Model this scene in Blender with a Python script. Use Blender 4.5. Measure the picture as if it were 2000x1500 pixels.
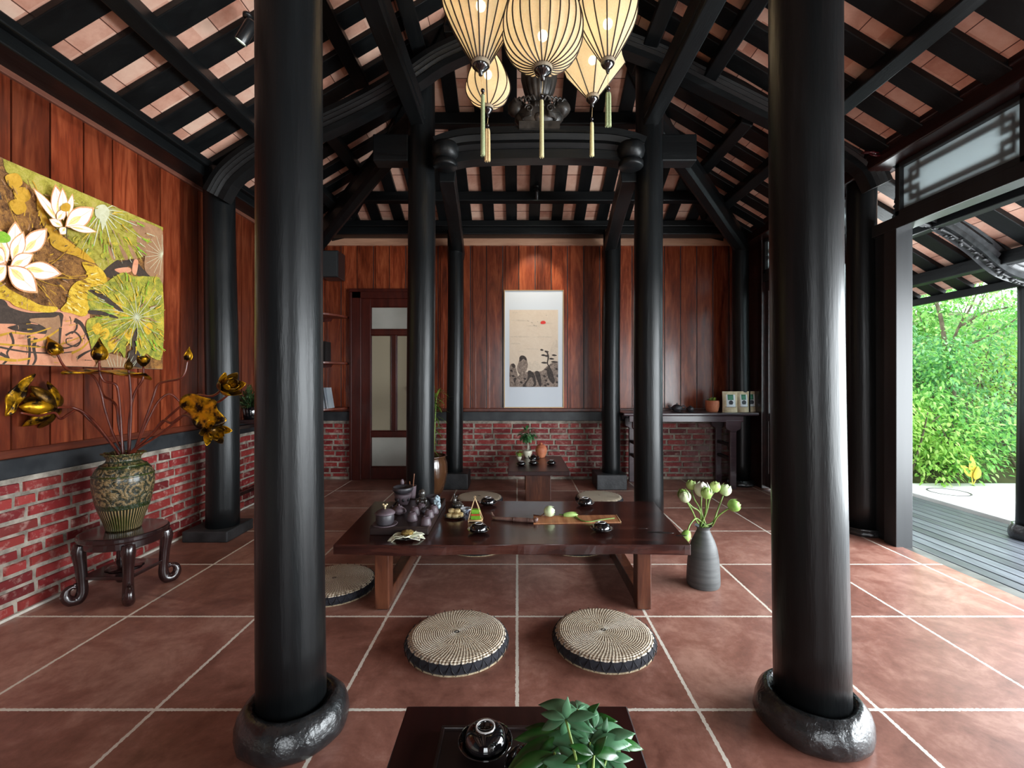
import bpy, math, random
from math import sin, cos, pi, sqrt, atan2, floor
from mathutils import Vector, Matrix, noise as mnoise

sc = bpy.context.scene
for o in list(bpy.data.objects):
    bpy.data.objects.remove(o)
COL = sc.collection

# ------------------------------------------------------------------ camera
CZ = 1.093          # eye height
F = 897.0           # focal length in pixels of the 2000 px wide frame
cam_d = bpy.data.cameras.new('camera')
cam = bpy.data.objects.new('camera', cam_d)
COL.objects.link(cam)
cam.location = (0, 0, CZ)
cam.rotation_euler = (pi / 2, 0, 0)
cam_d.sensor_width = 36
cam_d.lens = 36 * F / 2000
cam_d.shift_x = -0.005
cam_d.shift_y = -0.004
cam_d.clip_start = 0.05
cam_d.clip_end = 200
sc.camera = cam

# ------------------------------------------------------------------ view, sky and large lights
sc.view_settings.view_transform = 'Standard'
sc.view_settings.look = 'None'
sc.view_settings.gamma = 1
sc.view_settings.use_curve_mapping = False
sc.view_settings.exposure = 0.8

w = bpy.data.worlds.new('overcast_sky')
sc.world = w
w.use_nodes = True
bg = w.node_tree.nodes['Background']
bg.inputs[0].default_value = (0.86, 0.94, 1.0, 1)
bg.inputs[1].default_value = 2.7


def area(name, loc, rot, sx, sy, energy, color=(1, 1, 1)):
    d = bpy.data.lights.new(name, 'AREA')
    d.shape = 'RECTANGLE'
    d.size, d.size_y = sx, sy
    d.energy = energy
    d.color = color
    o = bpy.data.objects.new(name, d)
    COL.objects.link(o)
    o.location = loc
    o.rotation_euler = rot
    return o


# daylight over the open garden side
area('daylight_garden_side', (3.95, 0.35, 1.0), (0, pi / 2 + 0.24, 0), 1.8, 5.3, 330, (0.90, 0.96, 1.0))
# daylight on the veranda outside the frosted folding doors
area('daylight_behind_folding_doors', (2.95, 4.02, 1.25), (0, pi / 2, 0), 1.7, 1.1, 70, (0.90, 0.97, 1.0))
# daylight through the open doorway behind the viewer
area('daylight_doorway', (0.3, -2.9, 1.15), (pi / 2 + 0.25, 0, 0), 1.3, 2.0, 22, (0.94, 0.97, 1.0))


def spot(name, loc, target, energy, angle, blend=0.5, color=(1, 0.9, 0.72), size=0.02):
    d = bpy.data.lights.new(name, 'SPOT')
    d.energy = energy
    d.spot_size = angle
    d.spot_blend = blend
    d.color = color
    d.shadow_soft_size = size
    o = bpy.data.objects.new(name, d)
    COL.objects.link(o)
    o.location = loc
    o.rotation_euler = (Vector(target) - Vector(loc)).to_track_quat('-Z', 'Y').to_euler()
    return o


def bulb_light(name, loc, energy, color, size=0.025):
    d = bpy.data.lights.new(name, 'POINT')
    d.energy = energy
    d.color = color
    d.shadow_soft_size = size
    o = bpy.data.objects.new(name, d)
    COL.objects.link(o)
    o.location = loc
    return o


# ------------------------------------------------------------------ helpers
def P(px, py, D):
    """a point of the place at depth D on the ray of pixel px, py"""
    return Vector(((px - 1010) / F * D, D, CZ - (py - 742) / F * D))


def G(px, py, z=0.0):
    """where the ray of pixel px, py meets the level z"""
    D = (CZ - z) * F / (py - 742)
    return Vector(((px - 1010) / F * D, D, z))


def lin(r, g, b):
    def f(c):
        c /= 255
        return c / 12.92 if c <= 0.04045 else ((c + 0.055) / 1.055) ** 2.4
    return (f(r), f(g), f(b), 1)


class MB:
    def __init__(self):
        self.v, self.f, self.m, self.s = [], [], [], []

    def add(self, vs, fs, mi=0, smooth=False):
        n = len(self.v)
        self.v += [Vector(p) for p in vs]
        for f in fs:
            self.f.append([i + n for i in f])
            self.m.append(mi)
            self.s.append(smooth)
        return self

    def box(self, x0, x1, y0, y1, z0, z1, mi=0):
        vs = [(x, y, z) for x in (x0, x1) for y in (y0, y1) for z in (z0, z1)]
        return self.add(vs, [(0, 1, 3, 2), (4, 6, 7, 5), (0, 4, 5, 1), (2, 3, 7, 6), (0, 2, 6, 4), (1, 5, 7, 3)], mi)

    def bar(self, a, b, wd, h, up=(0, 0, 1), mi=0, w2=None, h2=None):
        """rectangular bar from a to b, wd wide, h high"""
        a, b = Vector(a), Vector(b)
        t = (b - a).normalized()
        side = t.cross(Vector(up)).normalized()
        u = side.cross(t).normalized()
        vs = []
        for p, ww, hh in ((a, wd, h), (b, w2 or wd, h2 or h)):
            for i, j in ((-1, -1), (1, -1), (1, 1), (-1, 1)):
                vs.append(p + side * (i * ww / 2) + u * (j * hh / 2))
        return self.add(vs, [(3, 2, 1, 0), (4, 5, 6, 7), (0, 1, 5, 4), (1, 2, 6, 5), (2, 3, 7, 6), (3, 0, 4, 7)], mi)

    def lathe(self, prof, c=(0, 0, 0), n=32, mi=0, smooth=True, M=None, lobes=0, lobe_amp=0.0, sx=1, sy=1, jit=0, cap=True):
        """prof = [(r, z), ...]"""
        c = Vector(c)
        vs, fs = [], []
        for k, (r, z) in enumerate(prof):
            for i in range(n):
                a = 2 * pi * i / n
                rr = r * (1 + (lobe_amp * abs(cos(lobes * a / 2)) if lobes else 0))
                if jit:
                    rr *= 1 + jit * mnoise.noise(Vector((cos(a) * 3, sin(a) * 3, z * 14)))
                p = Vector((cos(a) * rr * sx, sin(a) * rr * sy, z))
                if M:
                    p = M @ p
                vs.append(c + p)
        for k in range(len(prof) - 1):
            for i in range(n):
                j = (i + 1) % n
                fs.append((k * n + i, k * n + j, (k + 1) * n + j, (k + 1) * n + i))
        if cap:
            if prof[0][0] > 1e-6:
                fs.append(tuple(range(n))[::-1])
            if prof[-1][0] > 1e-6:
                fs.append(tuple(range((len(prof) - 1) * n, len(prof) * n)))
        return self.add(vs, fs, mi, smooth)

    def tube(self, pts, r, n=8, mi=0, smooth=True, closed=False, res=1):
        pts = [Vector(p) for p in pts]
        rs = list(r) if isinstance(r, (list, tuple)) else [r] * len(pts)
        if res > 1:
            q, rq = spline(pts, res), []
            for i in range(len(q)):
                t = i / (len(q) - 1) * (len(rs) - 1)
                a = min(int(t), len(rs) - 2)
                rq.append(rs[a] + (rs[a + 1] - rs[a]) * (t - a))
            pts, rs = q, rq
        m = len(pts)
        up = None
        vs, fs = [], []
        for i, p in enumerate(pts):
            if closed:
                t = pts[(i + 1) % m] - pts[i - 1]
            else:
                t = pts[min(i + 1, m - 1)] - pts[max(i - 1, 0)]
            if t.length < 1e-9:
                t = Vector((0, 0, 1))
            t.normalize()
            if up is None:
                up = t.orthogonal().normalized()
            up = up - t * up.dot(t)
            up = up.normalized() if up.length > 1e-6 else t.orthogonal().normalized()
            sd = t.cross(up)
            for k in range(n):
                a = 2 * pi * k / n
                vs.append(p + (up * cos(a) + sd * sin(a)) * rs[i])
        for i in range(m if closed else m - 1):
            for k in range(n):
                j = (k + 1) % n
                i2 = (i + 1) % m
                fs.append((i * n + k, i * n + j, i2 * n + j, i2 * n + k))
        if not closed:
            fs.append(tuple(range(n))[::-1])
            fs.append(tuple(range((m - 1) * n, m * n)))
        return self.add(vs, fs, mi, smooth)

    def sweep(self, pts, prof, side=(0, 1, 0), mi=0, smooth=False, scale=None):
        """closed profile [(s, u)...] swept along pts; s runs along side, u across"""
        pts = [Vector(p) for p in pts]
        side = Vector(side).normalized()
        n = len(prof)
        vs, fs = [], []
        for i, p in enumerate(pts):
            t = (pts[min(i + 1, len(pts) - 1)] - pts[max(i - 1, 0)]).normalized()
            u = t.cross(side).normalized()
            if u.z < 0 or (abs(u.z) < 1e-4 and u.x < 0):
                u = -u
            k = scale[i] if scale else 1
            for s_, u_ in prof:
                vs.append(p + side * s_ + u * u_ * k)
        for i in range(len(pts) - 1):
            for a in range(n):
                b = (a + 1) % n
                fs.append((i * n + a, i * n + b, (i + 1) * n + b, (i + 1) * n + a))
        fs.append(tuple(range(n))[::-1])
        fs.append(tuple(range((len(pts) - 1) * n, len(pts) * n)))
        return self.add(vs, fs, mi, smooth)

    def prism(self, poly, d, mi=0, smooth=False):
        """3-D polygon extruded by the vector d"""
        d = Vector(d)
        n = len(poly)
        vs = [Vector(p) for p in poly] + [Vector(p) + d for p in poly]
        fs = [tuple(range(n))[::-1], tuple(range(n, 2 * n))]
        for i in range(n):
            j = (i + 1) % n
            fs.append((i, j, n + j, n + i))
        return self.add(vs, fs, mi, smooth)

    def poly(self, pts, mi=0):
        return self.add(pts, [tuple(range(len(pts)))], mi)

    def ell(self, c, rx, ry, rz, n=16, m=10, mi=0, M=None, jit=0, seed=0):
        prof = [(sin(pi * i / m), -cos(pi * i / m)) for i in range(m + 1)]
        c = Vector(c)
        vs, fs = [], []
        for r, z in prof:
            for i in range(n):
                a = 2 * pi * i / n
                q = Vector((cos(a) * r, sin(a) * r, z))
                if jit:
                    q *= 1 + jit * mnoise.noise(q * 2.2 + Vector((seed, 0, 0)))
                q = Vector((q.x * rx, q.y * ry, q.z * rz))
                if M:
                    q = M @ q
                vs.append(c + q)
        for k in range(m):
            for i in range(n):
                j = (i + 1) % n
                fs.append((k * n + i, k * n + j, (k + 1) * n + j, (k + 1) * n + i))
        return self.add(vs, fs, mi, True)

    def leaf(self, base, d, up, L, W, fold=0.25, droop=0.3, mi=0, seg=5, wf=None):
        """a blade with a midrib fold, pointed at the tip"""
        base, d = Vector(base), Vector(d).normalized()
        up = Vector(up)
        s = d.cross(up)
        s = s.normalized() if s.length > 1e-5 else d.orthogonal().normalized()
        u = s.cross(d).normalized()
        vs, fs = [], []
        for i in range(seg + 1):
            t = i / seg
            wd = W * (wf(t) if wf else sin(pi * min(1, t ** 0.8)) ** 0.85) / 2
            if i == seg:
                wd = 0
            c = base + d * (L * t) - u * (droop * L * t * t)
            vs += [c - s * wd + u * (fold * wd), c, c + s * wd + u * (fold * wd)]
        for i in range(seg):
            a = i * 3
            fs += [(a, a + 1, a + 4, a + 3), (a + 1, a + 2, a + 5, a + 4)]
        return self.add(vs, fs, mi, True)

    def build(self, name, mats, parent=None, at=None, bevel=0, solid=0, sub=0):
        o_ = Vector(at) if at is not None else (Vector(parent['_at']) if parent and '_at' in parent else Vector((0, 0, 0)))
        me = bpy.data.meshes.new(name)
        me.from_pydata([tuple(p - o_) for p in self.v], [], self.f)
        if not isinstance(mats, (list, tuple)):
            mats = [mats]
        for m in mats:
            me.materials.append(m)
        me.polygons.foreach_set('material_index', self.m)
        me.polygons.foreach_set('use_smooth', self.s)
        me.update()
        ob = bpy.data.objects.new(name, me)
        COL.objects.link(ob)
        if solid:
            md = ob.modifiers.new('solid', 'SOLIDIFY')
            md.thickness = solid
        if bevel:
            md = ob.modifiers.new('bevel', 'BEVEL')
            md.width = bevel
            md.segments = 2
            md.limit_method = 'ANGLE'
            md.angle_limit = 0.6
        if sub:
            md = ob.modifiers.new('sub', 'SUBSURF')
            md.levels = md.render_levels = sub
        if parent is not None:
            ob.parent = parent
            if at is not None and '_at' in parent:
                ob.location = o_ - Vector(parent['_at'])
                ob['_at'] = tuple(o_)
            else:
                ob['_at'] = tuple(o_)
        else:
            ob.location = o_
            ob['_at'] = tuple(o_)
        return ob


def spline(pts, res=6, closed=False):
    pts = [Vector(p) for p in pts]
    n = len(pts)
    out = []
    rng = n if closed else n - 1
    for i in range(rng):
        if closed:
            p0, p1, p2, p3 = pts[i - 1], pts[i], pts[(i + 1) % n], pts[(i + 2) % n]
        else:
            p0, p1, p2, p3 = pts[max(i - 1, 0)], pts[i], pts[i + 1], pts[min(i + 2, n - 1)]
        for k in range(res):
            t = k / res
            out.append(0.5 * ((2 * p1) + (p2 - p0) * t + (2 * p0 - 5 * p1 + 4 * p2 - p3) * t * t + (3 * p1 - p0 - 3 * p2 + p3) * t ** 3))
    if not closed:
        out.append(pts[-1])
    return out


def tag(o, label, cat, group=None, kind=None):
    if label:
        o['label'] = label
    if cat:
        o['category'] = cat
    if group:
        o['group'] = group
    if kind or cat:
        o['kind'] = kind or 'thing'
    return o


def thing(name, label, cat, at, group=None):
    o = bpy.data.objects.new(name, None)
    COL.objects.link(o)
    o.location = at
    o.empty_display_size = 0.1
    o['_at'] = tuple(at)
    return tag(o, label, cat, group)


def dup(root, loc, rz=0.0, label=None, scale=None, group=None):
    """a copy of a thing with copies of its parts and sub-parts"""
    def cp(o, par):
        c = o.copy()
        COL.objects.link(c)
        if par:
            c.parent = par
        for ch in kids.get(o, []):
            cp(ch, c)
        return c
    kids = {}
    for o in list(COL.objects):
        if o.parent:
            kids.setdefault(o.parent, []).append(o)
    r = cp(root, None)
    r.location = loc
    r.rotation_euler = (0, 0, rz)
    if scale:
        r.scale = (scale,) * 3
    if label:
        r['label'] = label
    if group:
        r['group'] = group
    return r


def struct(o):
    o['kind'] = 'structure'
    return o


# ------------------------------------------------------------------ materials
class NT:
    def __init__(self, name):
        self.mat = bpy.data.materials.new(name)
        self.mat.use_nodes = True
        self.t = self.mat.node_tree
        self.t.nodes.clear()
        self.out = self.t.nodes.new('ShaderNodeOutputMaterial')

    def n(self, typ, **kw):
        nd = self.t.nodes.new('ShaderNode' + typ)
        for k, v in kw.items():
            setattr(nd, k, v)
        return nd

    def l(self, a, b):
        self.t.links.new(a, b)

    def setv(self, sock, v):
        if hasattr(v, 'is_output') or isinstance(v, bpy.types.NodeSocket):
            self.l(v, sock)
        else:
            sock.default_value = v

    def math(self, op, a, b=None, c=None):
        nd = self.n('Math', operation=op)
        for i, v in enumerate((a, b, c)):
            if v is not None:
                self.setv(nd.inputs[i], v)
        return nd.outputs[0]

    def coord(self, scale=(1, 1, 1), kind='Object', rot=(0, 0, 0)):
        tc = self.n('TexCoord')
        mp = self.n('Mapping')
        mp.inputs['Scale'].default_value = scale
        mp.inputs['Rotation'].default_value = rot
        self.l(tc.outputs[kind], mp.inputs[0])
        return mp.outputs[0]

    def pos(self, scale=(1, 1, 1)):
        g = self.n('NewGeometry')
        mp = self.n('Mapping')
        mp.inputs['Scale'].default_value = scale
        self.l(g.outputs['Position'], mp.inputs[0])
        return mp.outputs[0]

    def noise(self, vec, scale=5, detail=4, rough=0.55, dist=0.0):
        nd = self.n('TexNoise')
        self.l(vec, nd.inputs['Vector'])
        nd.inputs['Scale'].default_value = scale
        nd.inputs['Detail'].default_value = detail
        nd.inputs['Roughness'].default_value = rough
        nd.inputs['Distortion'].default_value = dist
        return nd.outputs[0]

    def ramp(self, fac, stops, interp='LINEAR'):
        nd = self.n('ValToRGB')
        nd.color_ramp.interpolation = interp
        e = nd.color_ramp.elements
        while len(e) < len(stops):
            e.new(0.5)
        for i, (p, c) in enumerate(stops):
            e[i].position = p
            e[i].color = c if len(c) == 4 else tuple(c) + (1,)
        self.l(fac, nd.inputs[0])
        return nd.outputs[0]

    def mix(self, fac, a, b, blend='MIX'):
        nd = self.n('Mix', data_type='RGBA', blend_type=blend)
        self.setv(nd.inputs[0], fac)
        self.setv(nd.inputs[6], a)
        self.setv(nd.inputs[7], b)
        return nd.outputs[2]

    def bump(self, h, strength=0.3, dist=0.002, prev=None):
        nd = self.n('Bump')
        nd.inputs['Strength'].default_value = strength
        nd.inputs['Distance'].default_value = dist
        self.l(h, nd.inputs['Height'])
        if prev:
            self.l(prev, nd.inputs['Normal'])
        return nd.outputs[0]

    def bsdf(self, color, rough=0.5, metal=0.0, spec=0.5, coat=0.0, normal=None, trans=0, alpha=None, sheen=0, coat_rough=0.1, emis=None, estr=0):
        b = self.n('BsdfPrincipled')
        self.setv(b.inputs['Base Color'], color)
        self.setv(b.inputs['Roughness'], rough)
        self.setv(b.inputs['Metallic'], metal)
        b.inputs['Specular IOR Level'].default_value = spec
        b.inputs['Coat Weight'].default_value = coat
        b.inputs['Coat Roughness'].default_value = coat_rough
        b.inputs['Transmission Weight'].default_value = trans
        b.inputs['Sheen Weight'].default_value = sheen
        if emis:
            b.inputs['Emission Color'].default_value = emis
            b.inputs['Emission Strength'].default_value = estr
        if normal:
            self.l(normal, b.inputs['Normal'])
        return b.outputs[0]

    def done(self, sh):
        self.l(sh, self.out.inputs[0])
        return self.mat


def simple(name, c, rough=0.5, c2=None, sc_=8, stretch=(1, 1, 1), bump=0.0, bdist=0.002, bsc=None, metal=0, coat=0, spec=0.5, lo=0.35, hi=0.65, detail=4, sheen=0, world=False, rvar=0.0, coat_rough=0.1):
    t = NT(name)
    vec = t.pos(stretch) if world else t.coord(stretch)
    col = c
    nz = None
    if c2 or bump or rvar:
        nz = t.noise(vec, sc_, detail)
    if c2:
        col = t.ramp(nz, [(lo, c), (hi, c2)])
    nrm = None
    if bump:
        b = t.noise(vec, bsc, 3) if bsc else nz
        nrm = t.bump(b, bump, bdist)
    r = rough
    if rvar:
        r = t.math('ADD', rough - rvar / 2, t.math('MULTIPLY', nz, rvar))
    return t.done(t.bsdf(col, r, metal, spec, coat, nrm, sheen=sheen, coat_rough=coat_rough))


def wood(name, dark, mid, light, rough=0.3, coat=0.0, axis='z', plank=None, scale=1.0, world=True, grain=1.0, spec=0.5):
    """wood with grain along an axis; plank=(axis index, width, offset) tints each board by itself"""
    t = NT(name)
    st = {'x': (0.12, 1, 1), 'y': (1, 0.12, 1), 'z': (1, 1, 0.12)}[axis]
    st = tuple(v * scale for v in st)
    vec = t.pos(st) if world else t.coord(st)
    offv = None
    if plank:
        ax, wd, of = plank
        g = t.n('NewGeometry')
        sx = t.n('SeparateXYZ')
        t.l(g.outputs['Position'], sx.inputs[0])
        idx = t.math('FLOOR', t.math('DIVIDE', t.math('SUBTRACT', sx.outputs[ax], of), wd))
        wn = t.n('TexWhiteNoise', noise_dimensions='1D')
        t.l(idx, wn.inputs['W'])
        cx = t.n('CombineXYZ')
        t.l(t.math('MULTIPLY', wn.outputs[0], 30.0), cx.inputs[0])
        t.l(t.math('MULTIPLY', wn.outputs[0], 17.0), cx.inputs[2])
        va = t.n('VectorMath', operation='ADD')
        t.l(vec, va.inputs[0])
        t.l(cx.outputs[0], va.inputs[1])
        vec = va.outputs[0]
        offv = wn.outputs[0]
    n1 = t.noise(vec, 9, 5, 0.6, 1.6)
    n2 = t.noise(vec, 60, 4, 0.6, 0.4)
    fac = t.math('ADD', t.math('MULTIPLY', n1, 0.7), t.math('MULTIPLY', n2, 0.3 * grain))
    col = t.ramp(fac, [(0.28, dark), (0.48, mid), (0.72, light)])
    if plank:
        v = t.math('ADD', 0.62, t.math('MULTIPLY', offv, 0.7))
        cm = t.n('CombineXYZ')
        for i in range(3):
            t.l(v, cm.inputs[i])
        col = t.mix(1.0, col, cm.outputs[0], 'MULTIPLY')
    nb = t.bump(n2, 0.12, 0.002)
    return t.done(t.bsdf(col, rough, 0, spec, coat, nb))


M = {}
M['black'] = None


def black_wood(name, axis, rough=0.33, world=True):
    t = NT(name)
    st = {'x': (0.1, 1, 1), 'y': (1, 0.1, 1), 'z': (1, 1, 0.1), '': (1, 1, 1)}[axis]
    vec = t.pos(st)
    n1 = t.noise(vec, 14, 5, 0.6, 0.5)
    n2 = t.noise(t.pos(), 3.0, 3)
    n3 = t.noise(vec, 110, 3)
    col = t.ramp(n1, [(0.3, (0.003, 0.0035, 0.004)), (0.62, (0.006, 0.007, 0.0075)), (0.8, (0.014, 0.015, 0.016))])
    r = t.math('ADD', rough - 0.1, t.math('MULTIPLY', n2, 0.2))
    h = t.math('ADD', t.math('MULTIPLY', n1, 0.7), t.math('MULTIPLY', n3, 0.25))
    return t.done(t.bsdf(col, r, 0, 0.26, 0.03, t.bump(h, 0.55, 0.005), coat_rough=0.25))


M['blackz'] = black_wood('black_lacquered_timber', 'z', 0.33)
M['blackx'] = black_wood('black_beam_timber', 'x', 0.42)
M['blacky'] = black_wood('black_purlin_timber', 'y', 0.42)
M['blackbase'] = simple('black_painted_stone', (0.009, 0.010, 0.011, 1), 0.27, (0.02, 0.021, 0.022, 1), 25, bump=0.9, bdist=0.006, bsc=42, coat=0.3, coat_rough=0.2)
M['blackblock'] = simple('black_block', (0.012, 0.013, 0.014, 1), 0.5, (0.03, 0.03, 0.032, 1), 12, bump=0.5, bdist=0.004, bsc=30)
M['ledge'] = simple('dark_slate_ledge', (0.012, 0.014, 0.017, 1), 0.45, (0.034, 0.037, 0.04, 1), 9, bump=0.4, bdist=0.003, world=True)
RED_D, RED_M, RED_L = lin(52, 19, 10), lin(122, 52, 28), lin(174, 92, 56)
M['panel_y'] = wood('red_wood_boards_left_dimmed', lin(44, 15, 8), lin(104, 42, 22), lin(150, 76, 46), 0.30, 0.1, 'z', (1, 0.175, 0.0))  # same wood as the back boards, colour darkened to offset strong garden light
M['panel_x'] = wood('red_wood_boards_back', RED_D, RED_M, RED_L, 0.26, 0.15, 'z', (0, 0.178, 0.02))
M['rail'] = wood('brown_rail', lin(45, 18, 12), lin(84, 36, 22), lin(110, 56, 36), 0.35, 0.05, 'y')
M['pale_trim'] = wood('pale_pinkish_trim', lin(150, 105, 82), lin(188, 140, 112), lin(205, 160, 130), 0.45, 0, 'x')
M['left_trim'] = wood('dusky_trim', lin(70, 38, 30), lin(110, 66, 52), lin(130, 84, 66), 0.45, 0, 'y')
M['doorwood'] = wood('dark_red_door_wood', lin(34, 10, 8), lin(62, 20, 14), lin(84, 32, 22), 0.3, 0.1, 'z')
M['jamb'] = simple('dark_jamb_paint', (0.012, 0.012, 0.013, 1), 0.42, (0.024, 0.026, 0.028, 1), 7, (1, 1, 0.1), world=True)
M['darkred'] = wood('blackish_red_lacquer', (0.010, 0.004, 0.004, 1), (0.022, 0.008, 0.007, 1), (0.045, 0.014, 0.011, 1), 0.28, 0.2, 'y')


def m_brick():
    t = NT('red_bricks')
    g = t.n('NewGeometry')
    ri = g.outputs['Random Per Island']
    base = t.ramp(ri, [(0.0, lin(92, 22, 24)), (0.35, lin(126, 32, 34)), (0.7, lin(144, 48, 44)), (1.0, lin(106, 36, 32))])
    n = t.noise(t.pos(), 22, 5, 0.65)
    wh = t.ramp(n, [(0.52, (0, 0, 0, 1)), (0.74, (1, 1, 1, 1))])
    c = t.mix(t.math('MULTIPLY', wh, 0.55), base, lin(196, 170, 158))
    sx = t.n('SeparateXYZ')
    t.l(t.pos(), sx.inputs[0])
    # lime-washed stretch near the garden corner of the back wall
    m1 = t.n('MapRange')
    m1.inputs['From Min'].default_value = 1.75
    m1.inputs['From Max'].default_value = 2.15
    t.l(sx.outputs[0], m1.inputs['Value'])
    n2 = t.noise(t.pos(), 9, 4)
    ww = t.math('MULTIPLY', m1.outputs[0], t.ramp(n2, [(0.35, (0, 0, 0, 1)), (0.6, (1, 1, 1, 1))]))
    c = t.mix(t.math('MULTIPLY', ww, 0.7), c, lin(160, 148, 148))
    return t.done(t.bsdf(c, 0.62, 0, 0.4, 0, t.bump(t.noise(t.pos(), 70, 4), 0.6, 0.003)))


M['brick'] = m_brick()
M['mortar'] = simple('grey_mortar', lin(112, 104, 94), 0.9, lin(172, 162, 148), 14, bump=0.9, bdist=0.006, bsc=55, world=True)


def m_floor():
    t = NT('terracotta_floor_tiles')
    g = t.n('NewGeometry')
    sx = t.n('SeparateXYZ')
    t.l(g.outputs['Position'], sx.inputs[0])
    wob = t.noise(t.pos((1, 1, 0)), 95, 2)
    wobm = t.math('MULTIPLY', t.math('SUBTRACT', wob, 0.5), 0.010)
    ds, ids = [], []
    for ax, of in ((0, 0.0), (1, 0.322)):
        u = t.math('DIVIDE', t.math('SUBTRACT', sx.outputs[ax], of), 0.6)
        fr = t.math('FRACT', t.math('ADD', u, 20.5))
        ds.append(t.math('MULTIPLY', t.math('ABSOLUTE', t.math('SUBTRACT', fr, 0.5)), 0.6))
        ids.append(t.math('FLOOR', t.math('ADD', u, 20.0)))
    d = t.math('ADD', t.math('MINIMUM', ds[0], ds[1]), wobm)
    line = t.math('LESS_THAN', d, 0.0062)
    cx = t.n('CombineXYZ')
    t.l(ids[0], cx.inputs[0])
    t.l(ids[1], cx.inputs[1])
    wn = t.n('TexWhiteNoise', noise_dimensions='3D')
    t.l(cx.outputs[0], wn.inputs['Vector'])
    n = t.noise(t.pos(), 4.5, 6, 0.68, 0.6)
    n2 = t.noise(t.pos(), 26, 5, 0.7)
    f = t.math('ADD', t.math('MULTIPLY', n, 0.6), t.math('ADD', t.math('MULTIPLY', n2, 0.28), t.math('MULTIPLY', wn.outputs[0], 0.12)))
    c = t.ramp(f, [(0.36, lin(116, 74, 62)), (0.5, lin(150, 101, 87)), (0.64, lin(182, 136, 120))])
    c = t.mix(line, c, lin(228, 220, 206))
    r = t.math('ADD', t.math('MULTIPLY', line, 0.4), t.math('ADD', 0.27, t.math('MULTIPLY', n2, 0.2)))
    h = t.math('SUBTRACT', t.math('MULTIPLY', n2, 0.12), t.math('MULTIPLY', line, 0.5))
    return t.done(t.bsdf(c, r, 0, 0.5, 0, t.bump(h, 0.35, 0.0025)))


M['floor'] = m_floor()


def m_tiles():
    t = NT('roof_tile_undersides')
    tc = t.n('UVMap') if False else None
    g = t.n('NewGeometry')
    sx = t.n('SeparateXYZ')
    t.l(g.outputs['Position'], sx.inputs[0])
    # rows of tiles: steps of height down the slope
    fr = t.math('FRACT', t.math('DIVIDE', sx.outputs[2], 0.098))
    line = t.math('LESS_THAN', fr, 0.028)
    row = t.math('FLOOR', t.math('DIVIDE', sx.outputs[2], 0.098))
    wn = t.n('TexWhiteNoise', noise_dimensions='3D')
    cx = t.n('CombineXYZ')
    t.l(row, cx.inputs[0])
    t.l(t.math('FLOOR', t.math('DIVIDE', sx.outputs[1], 0.242)), cx.inputs[1])
    t.l(t.math('FLOOR', t.math('DIVIDE', sx.outputs[0], 0.237)), cx.inputs[2])
    t.l(cx.outputs[0], wn.inputs['Vector'])
    n = t.noise(t.pos(), 11, 5, 0.65)
    f = t.math('ADD', t.math('MULTIPLY', n, 0.6), t.math('MULTIPLY', wn.outputs[0], 0.4))
    c = t.ramp(f, [(0.25, lin(192, 134, 112)), (0.5, lin(222, 172, 150)), (0.75, lin(236, 198, 176))])
    c = t.mix(line, c, lin(96, 56, 44))
    return t.done(t.bsdf(c, 0.7, 0, 0.3, 0, t.bump(n, 0.4, 0.004)))


M['tile'] = m_tiles()


def m_frosted():
    t = NT('frosted_glass')
    tr = t.n('BsdfTranslucent')
    tr.inputs[0].default_value = (0.50, 0.55, 0.56, 1)
    df = t.n('BsdfDiffuse')
    df.inputs[0].default_value = (0.40, 0.44, 0.45, 1)
    tp = t.n('BsdfTransparent')
    gl = t.n('BsdfGlossy')
    gl.inputs['Roughness'].default_value = 0.2
    m1, m2, m3 = t.n('MixShader'), t.n('MixShader'), t.n('MixShader')
    m1.inputs[0].default_value = 0.35
    t.l(tr.outputs[0], m1.inputs[1])
    t.l(df.outputs[0], m1.inputs[2])
    m2.inputs[0].default_value = 0.07
    t.l(m1.outputs[0], m2.inputs[1])
    t.l(tp.outputs[0], m2.inputs[2])
    m3.inputs[0].default_value = 0.05
    t.l(m2.outputs[0], m3.inputs[1])
    t.l(gl.outputs[0], m3.inputs[2])
    return t.done(m3.outputs[0])


M['frost'] = m_frosted()
M['doorglass'] = simple('white_door_glass', lin(150, 150, 140), 0.35, lin(170, 168, 160), 2)
M['doorglass2'] = simple('beige_door_glass', lin(150, 140, 118), 0.4)
# ================================================================== the setting
XC = 0.115            # middle of the house
XL, XR, YB = -2.32, 2.5, 5.06
HK = 0.489            # pitch of the hipped end
HY = 2.485            # where the ridge ends


def rz(a):
    return 3.92 - 0.6 * a


# floor
mb = MB()
mb.box(XL - 0.1, XR + 0.02, -3.0, YB + 0.1, -0.08, 0)
floor_ob = struct(mb.build('floor', M['floor']))

# deck, threshold, concrete and earth
M['deck'] = wood('grey_deck_boards', lin(54, 56, 62), lin(84, 88, 96), lin(112, 116, 122), 0.42, 0, 'y', (0, 0.097, 2.62))
M['concrete'] = simple('pale_concrete', lin(206, 206, 200), 0.8, lin(226, 226, 220), 3, bump=0.3, bdist=0.003, bsc=40, world=True)
M['earth'] = simple('garden_earth', lin(58, 62, 36), 0.95, lin(92, 92, 52), 5, bump=0.8, bdist=0.03, world=True)
M['thresh'] = simple('grey_threshold', lin(70, 70, 68), 0.5, lin(100, 100, 96), 8, world=True)
mb = MB()
mb.box(XR + 0.02, 2.61, -3.0, 5.2, -0.08, -0.004)
th = struct(mb.build('trim_1', M['thresh'], bevel=0.004))
mb = MB()
x = 2.62
while x < 3.87:
    mb.box(x, x + 0.087, -3.0, 5.4, -0.075, -0.045)
    x += 0.097
deck = struct(mb.build('deck', M['deck'], bevel=0.003))
mb = MB()
mb.box(3.905, 9.5, -3.0, 4.95, -0.12, -0.02)
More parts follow.
